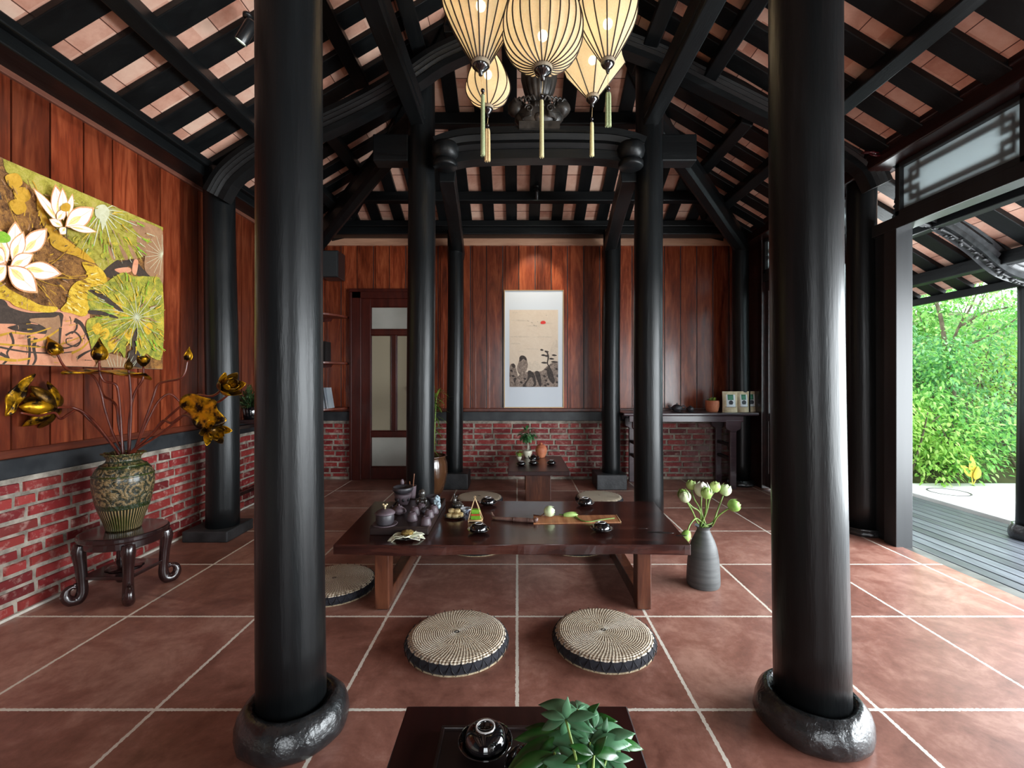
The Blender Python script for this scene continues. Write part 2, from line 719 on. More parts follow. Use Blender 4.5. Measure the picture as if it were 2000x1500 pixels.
struct(mb.build('path', M['concrete'], bevel=0.005))
mb = MB()
mb.box(2.61, 3.905, -3.0, 5.6, -0.2, -0.09)
struct(mb.build('deck_joists', M['blacky']))
mb = MB()
vs, fs = [], []
NX, NY = 40, 40
for j in range(NY + 1):
    for i in range(NX + 1):
        x = 2.6 + 11 * i / NX
        y = 4.9 + 7 * j / NY
        b1 = max(0, (y - 5.1)) * 0.42
        z = -0.04 + b1 + 0.12 * mnoise.noise(Vector((x, y, 0)) * 1.1) * min(1, max(0, y - 4.9) * 2)
        vs.append((x, y, z))
for j in range(NY):
    for i in range(NX):
        a = j * (NX + 1) + i
        fs.append((a, a + 1, a + NX + 2, a + NX + 1))
mb.add(vs, fs, 0, True)
struct(mb.build('garden_ground', M['earth']))
mb = MB()
mb.box(-30, 40, -30, 40, -0.3, -0.2)
struct(mb.build('ground', M['earth']))


# walls: brick dado, slate ledge, wooden rail and boards
def brick_run(mb, axis, a0, a1, depth0, sgn, z1=0.645, seed=1):
    """bricks along an axis; depth0 is the mortar face; bricks stand out by sgn"""
    rnd = random.Random(seed)
    ch = 0.0615
    row = 0
    z = 0.012
    while z < z1 - 0.02:
        h = min(ch, z1 - z) - 0.013
        x = a0 - rnd.random() * 0.12 - (0.1 if row % 2 else 0)
        while x < a1:
            L = rnd.choice((0.2, 0.2, 0.19, 0.185, 0.1)) + rnd.uniform(-0.008, 0.008)
            b0, b1 = max(x, a0), min(x + L, a1)
            if b1 - b0 > 0.02:
                dz = rnd.uniform(-0.003, 0.003)
                pr = rnd.uniform(0.005, 0.013)
                c = 0.006
                zz0, zz1 = z + dz, z + h + dz
                # tapered block with uneven corners
                vs = []
                for (u, v) in ((b0, zz0), (b1, zz0), (b1, zz1), (b0, zz1)):
                    vs.append((u + rnd.uniform(-.002, .002), depth0 - sgn * 0.01, v + rnd.uniform(-.002, .002)))
                for (u, v) in ((b0 + c, zz0 + c * .6), (b1 - c, zz0 + c * .6), (b1 - c, zz1 - c * .6), (b0 + c, zz1 - c * .6)):
                    vs.append((u + rnd.uniform(-.003, .003), depth0 + sgn * (pr + rnd.uniform(-.002, .002)), v + rnd.uniform(-.003, .003)))
                if axis == 'y':
                    vs = [(q[1], q[0], q[2]) for q in vs]
                mb.add(vs, [(4, 5, 6, 7), (0, 1, 5, 4), (1, 2, 6, 5), (2, 3, 7, 6), (3, 0, 4, 7)])
            x += L + 0.013
        z += ch
        row += 1


def boards(mb, axis, a0, a1, face, sgn, z0, z1, wd, off, batten=None):
    k0 = int(floor((a0 - off) / wd))
    k = k0
    while off + k * wd < a1:
        b0, b1 = max(off + k * wd + 0.0045, a0), min(off + (k + 1) * wd - 0.0045, a1)
        if b1 - b0 > 0.01:
            lo, hi = sorted((face - sgn * 0.012, face))
            if axis == 'y':
                mb.box(lo, hi, b0, b1, z0, z1)
            else:
                mb.box(b0, b1, lo, hi, z0, z1)
        k += 1


# left wall
mb = MB()
mb.box(XL - 0.12, XL - 0.008, -3.0, YB + 0.1, 0, 2.6)
wl = struct(mb.build('wall_left', M['mortar']))
mb = MB()
brick_run(mb, 'y', 0.2, YB, XL - 0.008, 1, seed=4)
mb.build('brick_facing', M['brick'], wl)
mb = MB()
mb.box(XL - 0.01, XL + 0.035, 0.0, YB, 0.645, 0.735)
mb.build('slate_ledge', M['ledge'], wl, bevel=0.006)
mb = MB()
mb.box(XL - 0.01, XL + 0.022, 0.0, YB, 0.735, 0.775)
mb.build('wood_rail', M['rail'], wl, bevel=0.005)
mb = MB()
boards(mb, 'y', 0.0, YB, XL + 0.012, 1, 0.775, 2.47, 0.175, -0.005)
mb.build('board_cladding', M['panel_y'], wl)
mb = MB()
mb.box(XL - 0.009, XL - 0.001, -3, YB, 0.765, 2.5)
mb.build('dark_backing', M['ledge'], wl)
mb = MB()
mb.box(XL - 0.01, XL + 0.028, -0.5, YB, 2.465, 2.51)
mb.build('top_trim', M['left_trim'], wl, bevel=0.004)
M['grout'] = simple('white_grout', lin(196, 190, 178), 0.85, lin(214, 208, 198), 30, bump=0.5, world=True)
mb = MB()
mb.box(XL - 0.008, XL + 0.014, 0, YB, 0, 0.014)
struct(mb.build('baseboard_left', M['grout'], bevel=0.004))

# back wall
mb = MB()
mb.box(XL - 0.1, XR + 0.1, YB + 0.008, YB + 0.13, 0, 2.72)
wb = struct(mb.build('wall_back', M['mortar']))
mb = MB()
brick_run(mb, 'x', XL, -1.80, YB + 0.008, -1, seed=7)
brick_run(mb, 'x', -0.98, XR, YB + 0.008, -1, seed=9)
mb.build('brick_facing', M['brick'], wb)
mb = MB()
for a, b in ((XL, -1.80), (-0.98, XR)):
    mb.box(a, b, YB - 0.035, YB + 0.01, 0.645, 0.745)
mb.build('slate_ledge', M['ledge'], wb, bevel=0.006)
mb = MB()
for a, b in ((XL, -1.80), (-0.98, XR)):
    mb.box(a, b, YB - 0.022, YB + 0.01, 0.745, 0.782)
mb.build('wood_rail', M['rail'], wb, bevel=0.005)
mb = MB()
boards(mb, 'x', XL, -1.80, YB - 0.004, -1, 0.782, 2.57, 0.178, 0.02)
boards(mb, 'x', -1.80, -0.98, YB - 0.004, -1, 2.02, 2.57, 0.178, 0.02)
boards(mb, 'x', -0.98, XR, YB - 0.004, -1, 0.782, 2.57, 0.178, 0.02)
# narrow cover strips on the left two thirds
k = -13
while 0.02 + k * 0.178 < 0.95:
    xx = 0.02 + k * 0.178 + (0.045 if k % 2 else 0.02)
    if not (-1.80 < xx < -0.98):
        mb.box(xx - 0.016, xx + 0.016, YB - 0.014, YB - 0.002, 0.782, 2.57)
    else:
        mb.box(xx - 0.016, xx + 0.016, YB - 0.014, YB - 0.002, 2.02, 2.57)
    k += 1
mb.build('board_cladding', M['panel_x'], wb, bevel=0.0015)
mb = MB()
mb.box(XL, XR, YB + 0.0015, YB + 0.0079, 0.782, 2.57)
mb.build('dark_backing', M['ledge'], wb)
mb = MB()
mb.box(XL, XR, YB - 0.03, YB + 0.01, 2.568, 2.645)
mb.build('top_trim', M['pale_trim'], wb, bevel=0.003)
mb = MB()
mb.box(XL, -1.80, YB - 0.012, YB + 0.01, 0, 0.03)
mb.box(-0.98, XR, YB - 0.012, YB + 0.01, 0, 0.03)
struct(mb.build('baseboard_back', M['mortar'], bevel=0.004))

# closed front wall behind the viewer
mb = MB()
mb.box(XL - 0.12, -0.4, -3.12, -3.0, 0, 3.9)
mb.box(1.0, XR + 0.1, -3.12, -3.0, 0, 3.9)
mb.box(-0.4, 1.0, -3.12, -3.0, 2.2, 3.9)
struct(mb.build('wall_front', M['doorwood']))

# door in the back wall
d1 = thing('door_1', None, None, (-1.39, YB, 0))
struct(d1)
mb = MB()
for a, b in ((-1.80, -1.70), (-1.08, -0.98)):
    mb.box(a, b, YB - 0.06, YB + 0.02, 0, 2.06)
mb.box(-1.80, -0.98, YB - 0.06, YB + 0.02, 1.98, 2.06)
mb.box(-1.825, -1.797, YB - 0.075, YB, 0, 2.049)
mb.box(-0.983, -0.955, YB - 0.075, YB, 0, 2.049)
mb.box(-1.825, -0.955, YB - 0.075, YB, 2.05, 2.085)
mb.build('door_frame', M['doorwood'], d1, bevel=0.006)
mb = MB()
zt, z1a, z1b, z2a, z2b, zbm = 1.975, 1.895, 1.64, 1.585, 0.52, 0.0
xa, xb = -1.70, -1.08
xs = -1.60, -1.18
mb.box(xa, xs[0], YB - 0.045, YB - 0.005, 0.01, 1.98)
mb.box(xs[1], xb, YB - 0.045, YB - 0.005, 0.01, 1.98)
for z0_, z1_ in ((1.895, 1.98), (1.585, 1.64), (0.475, 0.53), (0.01, 0.14)):
    mb.box(xs[0], xs[1], YB - 0.045, YB - 0.005, z0_, z1_)
mb.box(-1.37, -1.32, YB - 0.045, YB - 0.005, 0.53, 1.585)
for z0_, z1_, x0_, x1_ in ((1.64, 1.895, xs[0], xs[1]), (0.53, 1.585, xs[0], -1.37), (0.53, 1.585, -1.32, xs[1]), (0.14, 0.475, xs[0], xs[1])):
    for e in range(2):
        mb.box(x0_, x1_, YB - 0.04, YB - 0.03, z0_ + (0 if e else z1_ - z0_ - 0.012), z0_ + (0.012 if e else z1_ - z0_))
        mb.box(x0_ + (0 if e else x1_ - x0_ - 0.012), x0_ + (0.012 if e else x1_ - x0_), YB - 0.04, YB - 0.03, z0_, z1_)
mb.build('door_leaf', M['doorwood'], d1, bevel=0.004)
for (a, b, c, d, mt) in ((xs[0], xs[1], 1.64, 1.895, 'doorglass'), (xs[0], -1.37, 0.53, 1.585, 'doorglass2'), (-1.32, xs[1], 0.53, 1.585, 'doorglass2'), (xs[0], xs[1], 0.14, 0.475, 'doorglass')):
    mb = MB()
    mb.box(a, b, YB - 0.028, YB - 0.020, c, d)
    mb.build('pane', M[mt], d1)
mb = MB()
mb.lathe([(0.0, 0), (0.014, 0.002), (0.014, 0.03), (0.024, 0.04), (0.024, 0.055), (0.0, 0.06)], (-1.14, YB - 0.045, 1.0), 16, M=Matrix.Rotation(pi / 2, 3, 'X'))
M['brass'] = simple('old_brass', lin(150, 110, 50), 0.35, metal=1)
mb.build('door_knob', M['brass'], d1)

# roof: tiles, rafters and purlins
cl = MB()


def slab(pts, t_=0.03):
    lo = [Vector(p) for p in pts]
    hi = [p + Vector((0, 0, t_)) for p in lo]
    n = len(lo)
    cl.add(lo + hi, [tuple(range(n)), tuple(range(n, 2 * n))[::-1]] + [(i, (i + 1) % n, n + (i + 1) % n, n + i) for i in range(n)])


T = 0.038
aL, aR = 2.33, 3.51
hipY = lambda a: HY + a * 0.6 / HK
YM = HY + (3.92 - 0) * 0 + 3.05            # far edge of the hipped slope
slab([(XC, -3.2, 3.92 + T), (XC - aL, -3.2, rz(aL) + T), (XC - aL, hipY(aL), rz(aL) + T), (XC, HY, 3.92 + T)])
slab([(XC, -3.2, 3.92 + T), (XC, HY, 3.92 + T), (XC + aR, hipY(aR), rz(aR) + T), (XC + aR, -3.2, rz(aR) + T)])
slab([(XC, HY, 3.92 + T), (XC - aL, hipY(aL), rz(aL) + T), (XC + aR, hipY(aR), rz(aR) + T)])
ceil = struct(cl.build('ceiling', M['tile']))

SLP = sqrt(1 + 0.36)
nrm_off = 0.0
k = -21
while True:
    yc = 2.25 + 0.242 * k
    k += 1
    if yc > hipY(aR) - 0.2:
        break
    if yc < -3.1:
        continue
    amin = max(0.0, (yc + 0.0 - HY) * HK / 0.6)
    for sgn, am in ((-1, aL), (1, aR)):
        if amin > am - 0.15:
            continue
        # a curved lower edge shows the board's hand-cut line
        mb = MB()
        pts = [Vector((XC + sgn * a, yc, rz(a) + T / 2)) for a in (amin, am)]
        mb.bar(pts[0], pts[1], 0.123, T - 0.002, up=(0, 0, 1))
        mb.build('rafter', M['blackx'], ceil, bevel=0.004)
k = -12
while True:
    xc = 0.0614 + 0.1185 + 0.237 * k
    k += 1
    if xc > XC + aR - 0.2:
        break
    if xc < XC - aL + 0.2:
        continue
    a = abs(xc - XC)
    y0, y1 = hipY(a), 5.55
    if xc > 2.5:
        y1 = 7.0
    if y1 - y0 < 0.15:
        continue
    mb = MB()
    mb.bar((xc, y0, 3.92 - HK * (y0 - HY) + T / 2), (xc, y1, 3.92 - HK * (y1 - HY) + T / 2), 0.112, T - 0.002)
    mb.build('rafter', M['blacky'], ceil, bevel=0.004)


def purlin_side(a, y0, y1, w_=0.09, h_=0.10, drop=0.0):
    for sgn in (-1, 1):
        mb = MB()
        x_ = XC + sgn * a
        z_ = rz(a) - h_ / 2 + 0.02 - drop
        mb.bar((x_, y0, z_), (x_, y1, z_), w_, h_, up=(sgn * 0.3, 0, 1))
        mb.build('purlin', M['blacky'], ceil, bevel=0.008)


purlin_side(1.865, -3.1, 4.72)
purlin_side(1.20, -3.1, 3.2)
purlin_side(1.54, 3.28, 4.35)
purlin_side(0.80, -3.1, 3.42, 0.1, 0.12)
purlin_side(0.42, -3.1, 2.95)
mb = MB()
mb.bar((XC, -3.1, 3.86), (XC, HY + 0.05, 3.86), 0.13, 0.13)
mb.build('ridge_beam', M['blacky'], ceil, bevel=0.01)
for yy, hw, hh in ((4.52, 2.2, 0.095), (3.80, 1.12, 0.10), (3.2, 0.62, 0.1)):
    mb = MB()
    zz = 3.92 - HK * (yy - HY) - hh / 2 + 0.01
    mb.bar((XC - hw, yy, zz), (XC + hw, yy, zz), 0.09, hh)
    mb.build('purlin', M['blackx'], ceil, bevel=0.008)
# hip boards in the corners
for sgn, am in ((-1, aL), (1, aR)):
    mb = MB()
    mb.bar((XC, HY, 3.92 - 0.01), (XC + sgn * am, hipY(am), rz(am) - 0.01), 0.11, 0.07)
    mb.build('hip_board', M['blacky'], ceil, bevel=0.006)
# veranda purlin and eave board
for xx, w_, h_ in ((3.36, 0.09, 0.09), (3.61, 0.04, 0.06), (2.92, 0.08, 0.09)):
    mb = MB()
    z_ = rz(xx - XC) - h_ / 2 - 0.0
    mb.bar((xx, -3.1, z_), (xx, 6.6, z_), w_, h_)
    mb.build('purlin', M['blacky'], ceil, bevel=0.006)

# wall plates
mb = MB()
mb.box(XL - 0.05, -2.14, -3.0, 5.05, 2.492, 2.575)
mb.box(XL - 0.05, -2.10, -3.0, 5.05, 2.552, 2.60)
struct(mb.build('trim_2', M['blacky'], bevel=0.008))
mb = MB()
mb.box(-2.2, 2.45, 4.83, 4.97, 2.625, 2.705)
mb.box(-2.2, 2.45, 4.80, 4.97, 2.70, 2.765)
mb.box(-2.2, 2.45, 4.97, 5.2, 2.645, 2.76)
struct(mb.build('trim_3', M['blackx'], bevel=0.008))
mb = MB()
mb.box(2.36, 2.60, -3.0, 5.05, 2.50, 2.61)
mb.box(2.34, 2.60, -3.0, 5.05, 2.585, 2.635)
struct(mb.build('trim_4', M['darkred'], bevel=0.008))
mb = MB()
mb.box(2.47, 2.58, -3.0, 5.05, 2.08, 2.16)
struct(mb.build('trim_5', M['jamb'], bevel=0.004))


# transom windows over the opening
def fret(mb, y0, y1, z0, z1, x, r=0.012):
    def ln(a, b):
        (ya, za), (yb, zb) = a, b
        mb.box(x - 0.008, x + 0.008, min(ya, yb) - r, max(ya, yb) + r, min(za, zb) - r, max(za, zb) + r)
    i = 0.052
    s = 0.055
    Y0, Y1, Z0, Z1 = y0 + i, y1 - i, z0 + i, z1 - i
    ln((Y0 + s, Z0), (Y1 - s, Z0))
    ln((Y0 + s, Z1), (Y1 - s, Z1))
    ln((Y0, Z0 + s), (Y0, Z1 - s))
    ln((Y1, Z0 + s), (Y1, Z1 - s))
    for yy, sy in ((Y0, 1), (Y1, -1)):
        for zz, sz in ((Z0, 1), (Z1, -1)):
            # interlocked square hooks in each corner
            ln((yy - sy * 0.0, zz), (yy, zz + sz * s))
            ln((yy, zz), (yy + sy * 2 * s, zz)) if False else None
            ln((yy + sy * s, zz - sz * i), (yy + sy * s, zz + sz * s))
            ln((yy - sy * i, zz + sz * s), (yy + sy * s, zz + sz * s))
            ln((yy, zz), (yy + sy * s, zz))


def transom(nm, y0, y1):
    t_ = struct(thing(nm, None, None, (2.5, (y0 + y1) / 2, 2.16)))
    mb = MB()
    fw = 0.035
    mb.box(2.475, 2.565, y0, y0 + fw, 2.16, 2.50)
    mb.box(2.475, 2.565, y1 - fw, y1, 2.16, 2.50)
    mb.box(2.475, 2.565, y0, y1, 2.16, 2.16 + fw)
    mb.box(2.475, 2.565, y0, y1, 2.47, 2.50)
    mb.build('window_frame', M['jamb'], t_, bevel=0.004)
    mb = MB()
    mb.box(2.505, 2.511, y0 + fw, y1 - fw, 2.16 + fw, 2.47)
    mb.build('pane', M['frost'], t_)
    mb = MB()
    fret(mb, y0 + fw, y1 - fw, 2.16 + fw, 2.47, 2.522)
    mb.build('fretwork', M['jamb'], t_)


transom('window_1', 2.23, 3.01)
transom('window_2', 1.44, 2.22)
transom('window_3', 3.36, 4.62)

# door jamb post and the closed folding leaves towards the back corner
jb = struct(thing('door_2', None, None, (2.52, 3.1, 0)))
mb = MB()
mb.box(2.475, 2.585, 3.0, 3.10, -0.02, 2.09)
mb.box(2.50, 2.56, 3.10, 3.26, -0.02, 2.09)
mb.build('jamb_post', M['jamb'], jb, bevel=0.004)
wr = thing('door_3', None, None, (2.52, 4.0, 0))
struct(wr)
mb = MB()
yy = 3.36
leafs = []
while yy < 4.6:
    y2 = yy + 0.42
    mb.box(2.50, 2.54, yy, yy + 0.06, 0.02, 2.08)
    mb.box(2.50, 2.54, y2 - 0.06, y2, 0.02, 2.08)
    for a, b in ((0.02, 0.16), (0.68, 0.76), (1.98, 2.08)):
        mb.box(2.50, 2.54, yy + 0.06, y2 - 0.06, a, b)
    mb.box(2.512, 2.528, yy + 0.06, y2 - 0.06, 0.16, 0.68)
    leafs.append((yy + 0.06, y2 - 0.06))
    yy = y2 + 0.005
mb.build('door_leaf', M['darkred'], wr, bevel=0.004)
for a, b in leafs:
    mb = MB()
    mb.box(2.515, 2.521, a, b, 0.76, 1.98)
    mb.build('pane', M['frost'], wr)
mb = MB()
mb.box(2.46, 2.58, 4.62, 5.06, 0, 2.6)
mb.box(2.50, 2.56, 3.28, 3.36, 0, 2.09)
struct(mb.build('wall_right', M['darkred'], bevel=0.004))


# ================================================================== timber columns
def column(x, y, r, ztop, label, base='round', R=0.155, lean=(0, 0), taper=0.93, zh=0.10, bz=0.0, bx=None, grp=None):
    c = thing('timber_column', label, 'column', (x, y, bz), grp)
    mb = MB()
    n = 14
    z0 = bz + 0.03
    pts, rs = [], []
    for i in range(n + 1):
        t_ = i / n
        z = z0 + (ztop - z0) * t_
        wob = 0.006 * sin(t_ * 5 + x * 3)
        pts.append((x + lean[0] * t_ + wob, y + lean[1] * t_, z))
        rs.append(r * (1 + (taper - 1) * t_) * (1 + 0.012 * sin(t_ * 9 + y)))
    mb.tube(pts, rs, 40)
    mb.build('shaft', M['blackz'], c)
    mb = MB()
    if base == 'round':
        prof = [(R * 0.93, 0.0), (R * 1.0, 0.012), (R * 1.03, 0.03), (R * 1.01, 0.055), (R * 0.95, 0.080), (R * 0.86, 0.097), (r + 0.022, 0.106), (r + 0.008, 0.100), (r + 0.002, 0.092)]
        if zh < 0.09:
            prof = [(p, q * zh / 0.10) for p, q in prof]
        prof = [(p, q + bz) for p, q in prof]
        mb.lathe(prof, (x, y, 0), 64, jit=0.035)
        mb.build('stone_base', M['blackbase'], c)
    else:
        x0, x1, y0, y1, h = bx
        mb.box(x0, x1, y0, y1, bz, h)
        mb.build('block_base', M['blackblock'], c, bevel=0.008)
    return c


column(-0.70, 1.44, 0.100, 3.42, 'thick black timber column on a round stone base, front left', R=0.160, lean=(-0.03, 0))
column(0.935, 1.46, 0.106, 3.42, 'thick black timber column on a round stone base, front right beside the cushions', R=0.160, lean=(-0.03, 0))
column(-0.69, 3.30, 0.101, 3.44, 'black round column standing behind the tea tray end of the long table')
column(0.945, 3.30, 0.104, 3.44, 'black round column standing behind the right end of the long table')
column(-0.635, 4.70, 0.086, 2.62, 'slightly crooked black column on a square block, left of the ink painting', 'block', lean=(0.0, 0.02), bx=(-0.76, -0.49, 4.56, 4.84, 0.16))
column(0.965, 4.70, 0.094, 2.62, 'black column on a square block, right of the ink painting', 'block', bx=(0.79, 1.09, 4.55, 4.85, 0.15))
column(-2.07, 3.23, 0.105, 2.56, 'black wall column on a square block beyond the lotus painting', 'block', bx=(-2.25, -1.945, 3.08, 3.39, 0.075), lean=(-0.02, 0))
column(2.47, 3.29, 0.098, 2.58, 'black round column at the garden doorway, beside the jamb', R=0.125, zh=0.05)
column(2.33, 4.78, 0.085, 2.62, 'black corner column behind the console table', R=0.13, zh=0.06)
column(3.66, 3.27, 0.075, 1.86, 'slender black veranda post on a rounded base, out on the deck', R=0.115, bz=-0.045, zh=0.10)
mb = MB()


# ================================================================== carved beams
RPROF = [(-0.045, -0.075), (0.045, -0.075), (0.05, -0.04), (0.038, -0.028), (0.052, -0.01), (0.038, 0.004), (0.052, 0.024), (0.040, 0.036),
         (0.048, 0.05), (0.045, 0.085), (-0.045, 0.085), (-0.048, 0.05), (-0.040, 0.036), (-0.052, 0.024), (-0.038, 0.004), (-0.052, -0.01), (-0.038, -0.028), (-0.05, -0.04)]


def carved(name, px, D, label, mat='blackx', sc_=None, prof=RPROF, cat='beam'):
    pts = spline([P(a, b, D) for a, b in px], 6)
    mb = MB()
    scl = None
    if sc_:
        scl = [sc_[0] + (sc_[1] - sc_[0]) * i / (len(pts) - 1) for i in range(len(pts))]
    mb.sweep(pts, prof, (0, 1, 0), scale=scl)
    o = mb.build(name, M[mat], at=pts[0])
    return tag(o, label, cat)


carved('carved_rafter_beam', [(425, 385), (450, 345), (500, 305), (560, 275), (630, 248), (720, 205), (800, 158), (860, 118), (940, 82)], 3.14,
       'moulded curved black beam rising from the left wall column to the middle')
carved('carved_rafter_beam', [(1712, 365), (1690, 325), (1640, 288), (1580, 258), (1525, 232), (1440, 190), (1350, 145), (1290, 112), (1180, 70)], 3.14,
       'moulded curved black beam rising from the garden column to the middle')
# carved bracket out on the veranda
M['carvegrey'] = simple('weathered_carved_wood', (0.018, 0.020, 0.021, 1), 0.3, (0.05, 0.054, 0.056, 1), 20, (1, 1, 1), bump=0.4, world=True)
VPROF = [(-0.05, -0.085), (-0.035, -0.07), (0.035, -0.07), (0.05, -0.085), (0.052, -0.05), (0.036, -0.035), (0.055, -0.016), (0.036, 0.0), (0.055, 0.02), (0.038, 0.034), (0.05, 0.05), (0.045, 0.08), (-0.045, 0.08), (-0.05, 0.05),
         (-0.038, 0.034), (-0.055, 0.02), (-0.036, 0.0), (-0.055, -0.016), (-0.036, -0.035), (-0.052, -0.05)]
vb = thing('carved_veranda_bracket', 'ridged curved black bracket under the veranda roof outside the doorway', 'bracket', (2.55, 3.2, 2.3))
mb = MB()
vp = spline([Vector(p) for p in ((2.66, 3.2, 2.30), (2.80, 3.2, 2.28), (3.0, 3.2, 2.21), (3.22, 3.2, 2.06), (3.42, 3.2, 1.90), (3.66, 3.2, 1.83), (3.8, 3.2, 1.78))], 6)
mb.sweep(vp, VPROF, (0, 1, 0))
mb.build('bracket_arm', M['carvegrey'], vb)
mb = MB()
rnd = random.Random(3)
mb.tube([p + Vector((0, 0, -0.09)) for p in vp[int(.16 * len(vp)):int(.82 * len(vp))]], 0.012, 8)
for i in range(46):
    t_ = 0.18 + 0.6 * i / 46
    p = vp[int(t_ * (len(vp) - 1))]
    mb.ell(p + Vector((rnd.uniform(-.02, .02), rnd.choice((-1, 1)) * rnd.uniform(0.0, 0.012), -0.098 + rnd.uniform(-.014, .012))), rnd.uniform(.012, .022), .014, rnd.uniform(.008, .016), 8, 6)
mb.build('carved_leaf_edge', M['blackblock'], vb)

# longitudinal beams over the front columns
for x0, x1, lb in ((-0.75, -0.65, 'plain black beam running towards the viewer over the two left columns'), (0.89, 0.99, 'plain black beam running towards the viewer over the two right columns')):
    mb = MB()
    mb.box(x0, x1, -2.9, 3.32, 2.88, 3.05)
    mb.box(x0 - 0.008, x1 + 0.008, -2.9, 3.32, 2.92, 2.935)
    tag(mb.build('long_beam', M['blacky'], at=(x0, 0, 2.88), bevel=0.01), lb, 'beam')
# sloping beams down to the back columns
for pa, pb, lb in (((-0.50, 3.28, 2.58), (-0.62, 4.90, 2.44), 'sloping black beam from the arched tie beam down to the crooked column'),
                   ((0.80, 3.28, 2.58), (0.97, 4.90, 2.44), 'sloping black beam running down to the column right of the ink painting')):
    pts = spline([Vector(pa), Vector(pa).lerp(Vector(pb), .5) + Vector((0, 0, .03)), Vector(pb)], 6)
    mb = MB()
    mb.sweep(pts, [(-0.055, -0.075), (0.055, -0.075), (0.062, 0.0), (0.05, 0.075), (-0.05, 0.075), (-0.062, 0.0)], (1, 0, 0))
    tag(mb.build('sloping_beam', M['blacky'], at=pa, bevel=0.006), lb, 'beam')
# hip beams from the middle columns to the corners
for pa, pb, lb in (((-0.66, 3.34, 3.06), (-2.16, 4.86, 2.50), 'diagonal hip beam running down to the back left corner'),
                   ((0.93, 3.34, 3.06), (2.36, 4.80, 2.49), 'diagonal hip beam running down to the corner above the console table')):
    pa, pb = Vector(pa), Vector(pb)
    dd = (pb - pa).normalized()
    sd = dd.cross(Vector((0, 0, 1))).normalized()
    pts = spline([pa, pa.lerp(pb, .35) + Vector((0, 0, .03)), pa.lerp(pb, .8) + Vector((0, 0, .01)), pb], 6)
    mb = MB()
    mb.sweep(pts, [(-0.06, -0.08), (-0.03, -0.095), (0.03, -0.095), (0.06, -0.08), (0.068, 0.0), (0.055, 0.075), (0.02, 0.1), (-0.02, 0.1), (-0.055, 0.075), (-0.068, 0.0)], sd, smooth=False)
    tag(mb.build('hip_beam', M['blacky'], at=pa, bevel=0.006), lb, 'beam')
# tie stubs outside the middle columns
for x0, x1, lb in ((-1.02, -0.77, 'short squared beam end left of the column behind the tea tray'), (1.02, 1.27, 'short squared beam end right of the column behind the table')):
    mb = MB()
    mb.box(x0, x1, 3.24, 3.36, 2.64, 2.83)
    tag(mb.build('beam_end', M['blackx'], at=(x0, 3.3, 2.64), bevel=0.008), lb, 'beam end')

# arched tie beam with bowl ends
tb = thing('arched_tie_beam', 'arched moulded tie beam between the two middle columns under the lanterns', 'beam', (0.13, 3.2, 2.6))
mb = MB()
TPROF = [(-0.055, -0.10), (0.055, -0.10), (0.06, -0.05), (0.045, -0.04), (0.066, -0.015), (0.05, 0.01), (0.066, 0.04), (0.045, 0.055), (0.05, 0.09), (-0.05, 0.09), (-0.045, 0.055), (-0.066, 0.04), (-0.05, 0.01), (-0.066, -0.015), (-0.045, -0.04), (-0.06, -0.05)]
tp = spline([P(a, b, 3.22) for a, b in ((858, 300), (880, 292), (910, 286), (960, 283), (1053, 281), (1150, 282), (1195, 285), (1228, 292), (1250, 300))], 6)
mb.sweep(tp, [(a, b * 1.18 - 0.006) for a, b in TPROF], (0, 1, 0))
mb.build('arched_beam', M['blackx'], tb)
for cx in (870, 1232):
    c = P(cx, 300, 3.16)
    mb = MB()
    mb.lathe([(0.0, -0.055), (0.062, -0.05), (0.086, -0.02), (0.094, 0.015), (0.09, 0.045), (0.08, 0.062), (0.066, 0.056), (0.05, 0.03), (0.0, 0.02)], c, 32, jit=0.05)
    mb.lathe([(0.0, -0.098), (0.078, -0.098), (0.084, -0.09), (0.084, -0.062), (0.074, -0.052), (0.0, -0.05)], c, 32)
    mb.build('bowl_bracket', M['blackx'], tb)
    mb = MB()
    rnd = random.Random(cx)
    for i in range(5):
        a0 = rnd.uniform(0, 6)
        mb.tube([c + Vector((0.06 * cos(a0 + q * 0.5), 0.05 * sin(a0 + q * 0.5), 0.055 + 0.012 * sin(q * 2 + i))) for q in range(6)], 0.0035, 6, res=3)
    mb.build('loose_cable', M['jamb'], tb)

# carved mask block and fluted strut above it
M['carvebrown'] = simple('carved_dark_wood', (0.016, 0.014, 0.012, 1), 0.45, (0.06, 0.05, 0.042, 1), 14, bump=0.5, bsc=60, world=True, coat=0.1)
cb = thing('carved_strut_block', 'carved scroll-eyed wooden block carrying a fluted strut, on the arched tie beam', 'carving', (0.155, 3.2, 2.84))
mk = P(1053, 220, 3.2)
mb = MB()
mb.ell(mk + Vector((0, 0.02, -0.02)), 0.17, 0.08, 0.10, 24, 14, jit=0.12)
mb.ell(mk + Vector((-0.155, 0.02, 0.04)), 0.065, 0.06, 0.06, 16, 10, jit=0.2)
mb.ell(mk + Vector((0.155, 0.02, 0.04)), 0.065, 0.06, 0.06, 16, 10, jit=0.2, seed=2)
mb.ell(mk + Vector((0, -0.03, -0.055)), 0.045, 0.045, 0.035, 14, 8)
mb.box(mk.x - 0.14, mk.x + 0.14, mk.y - 0.05, mk.y + 0.05, 2.82, 2.87)
mb.build('block_body', M['carvebrown'], cb)
mb = MB()
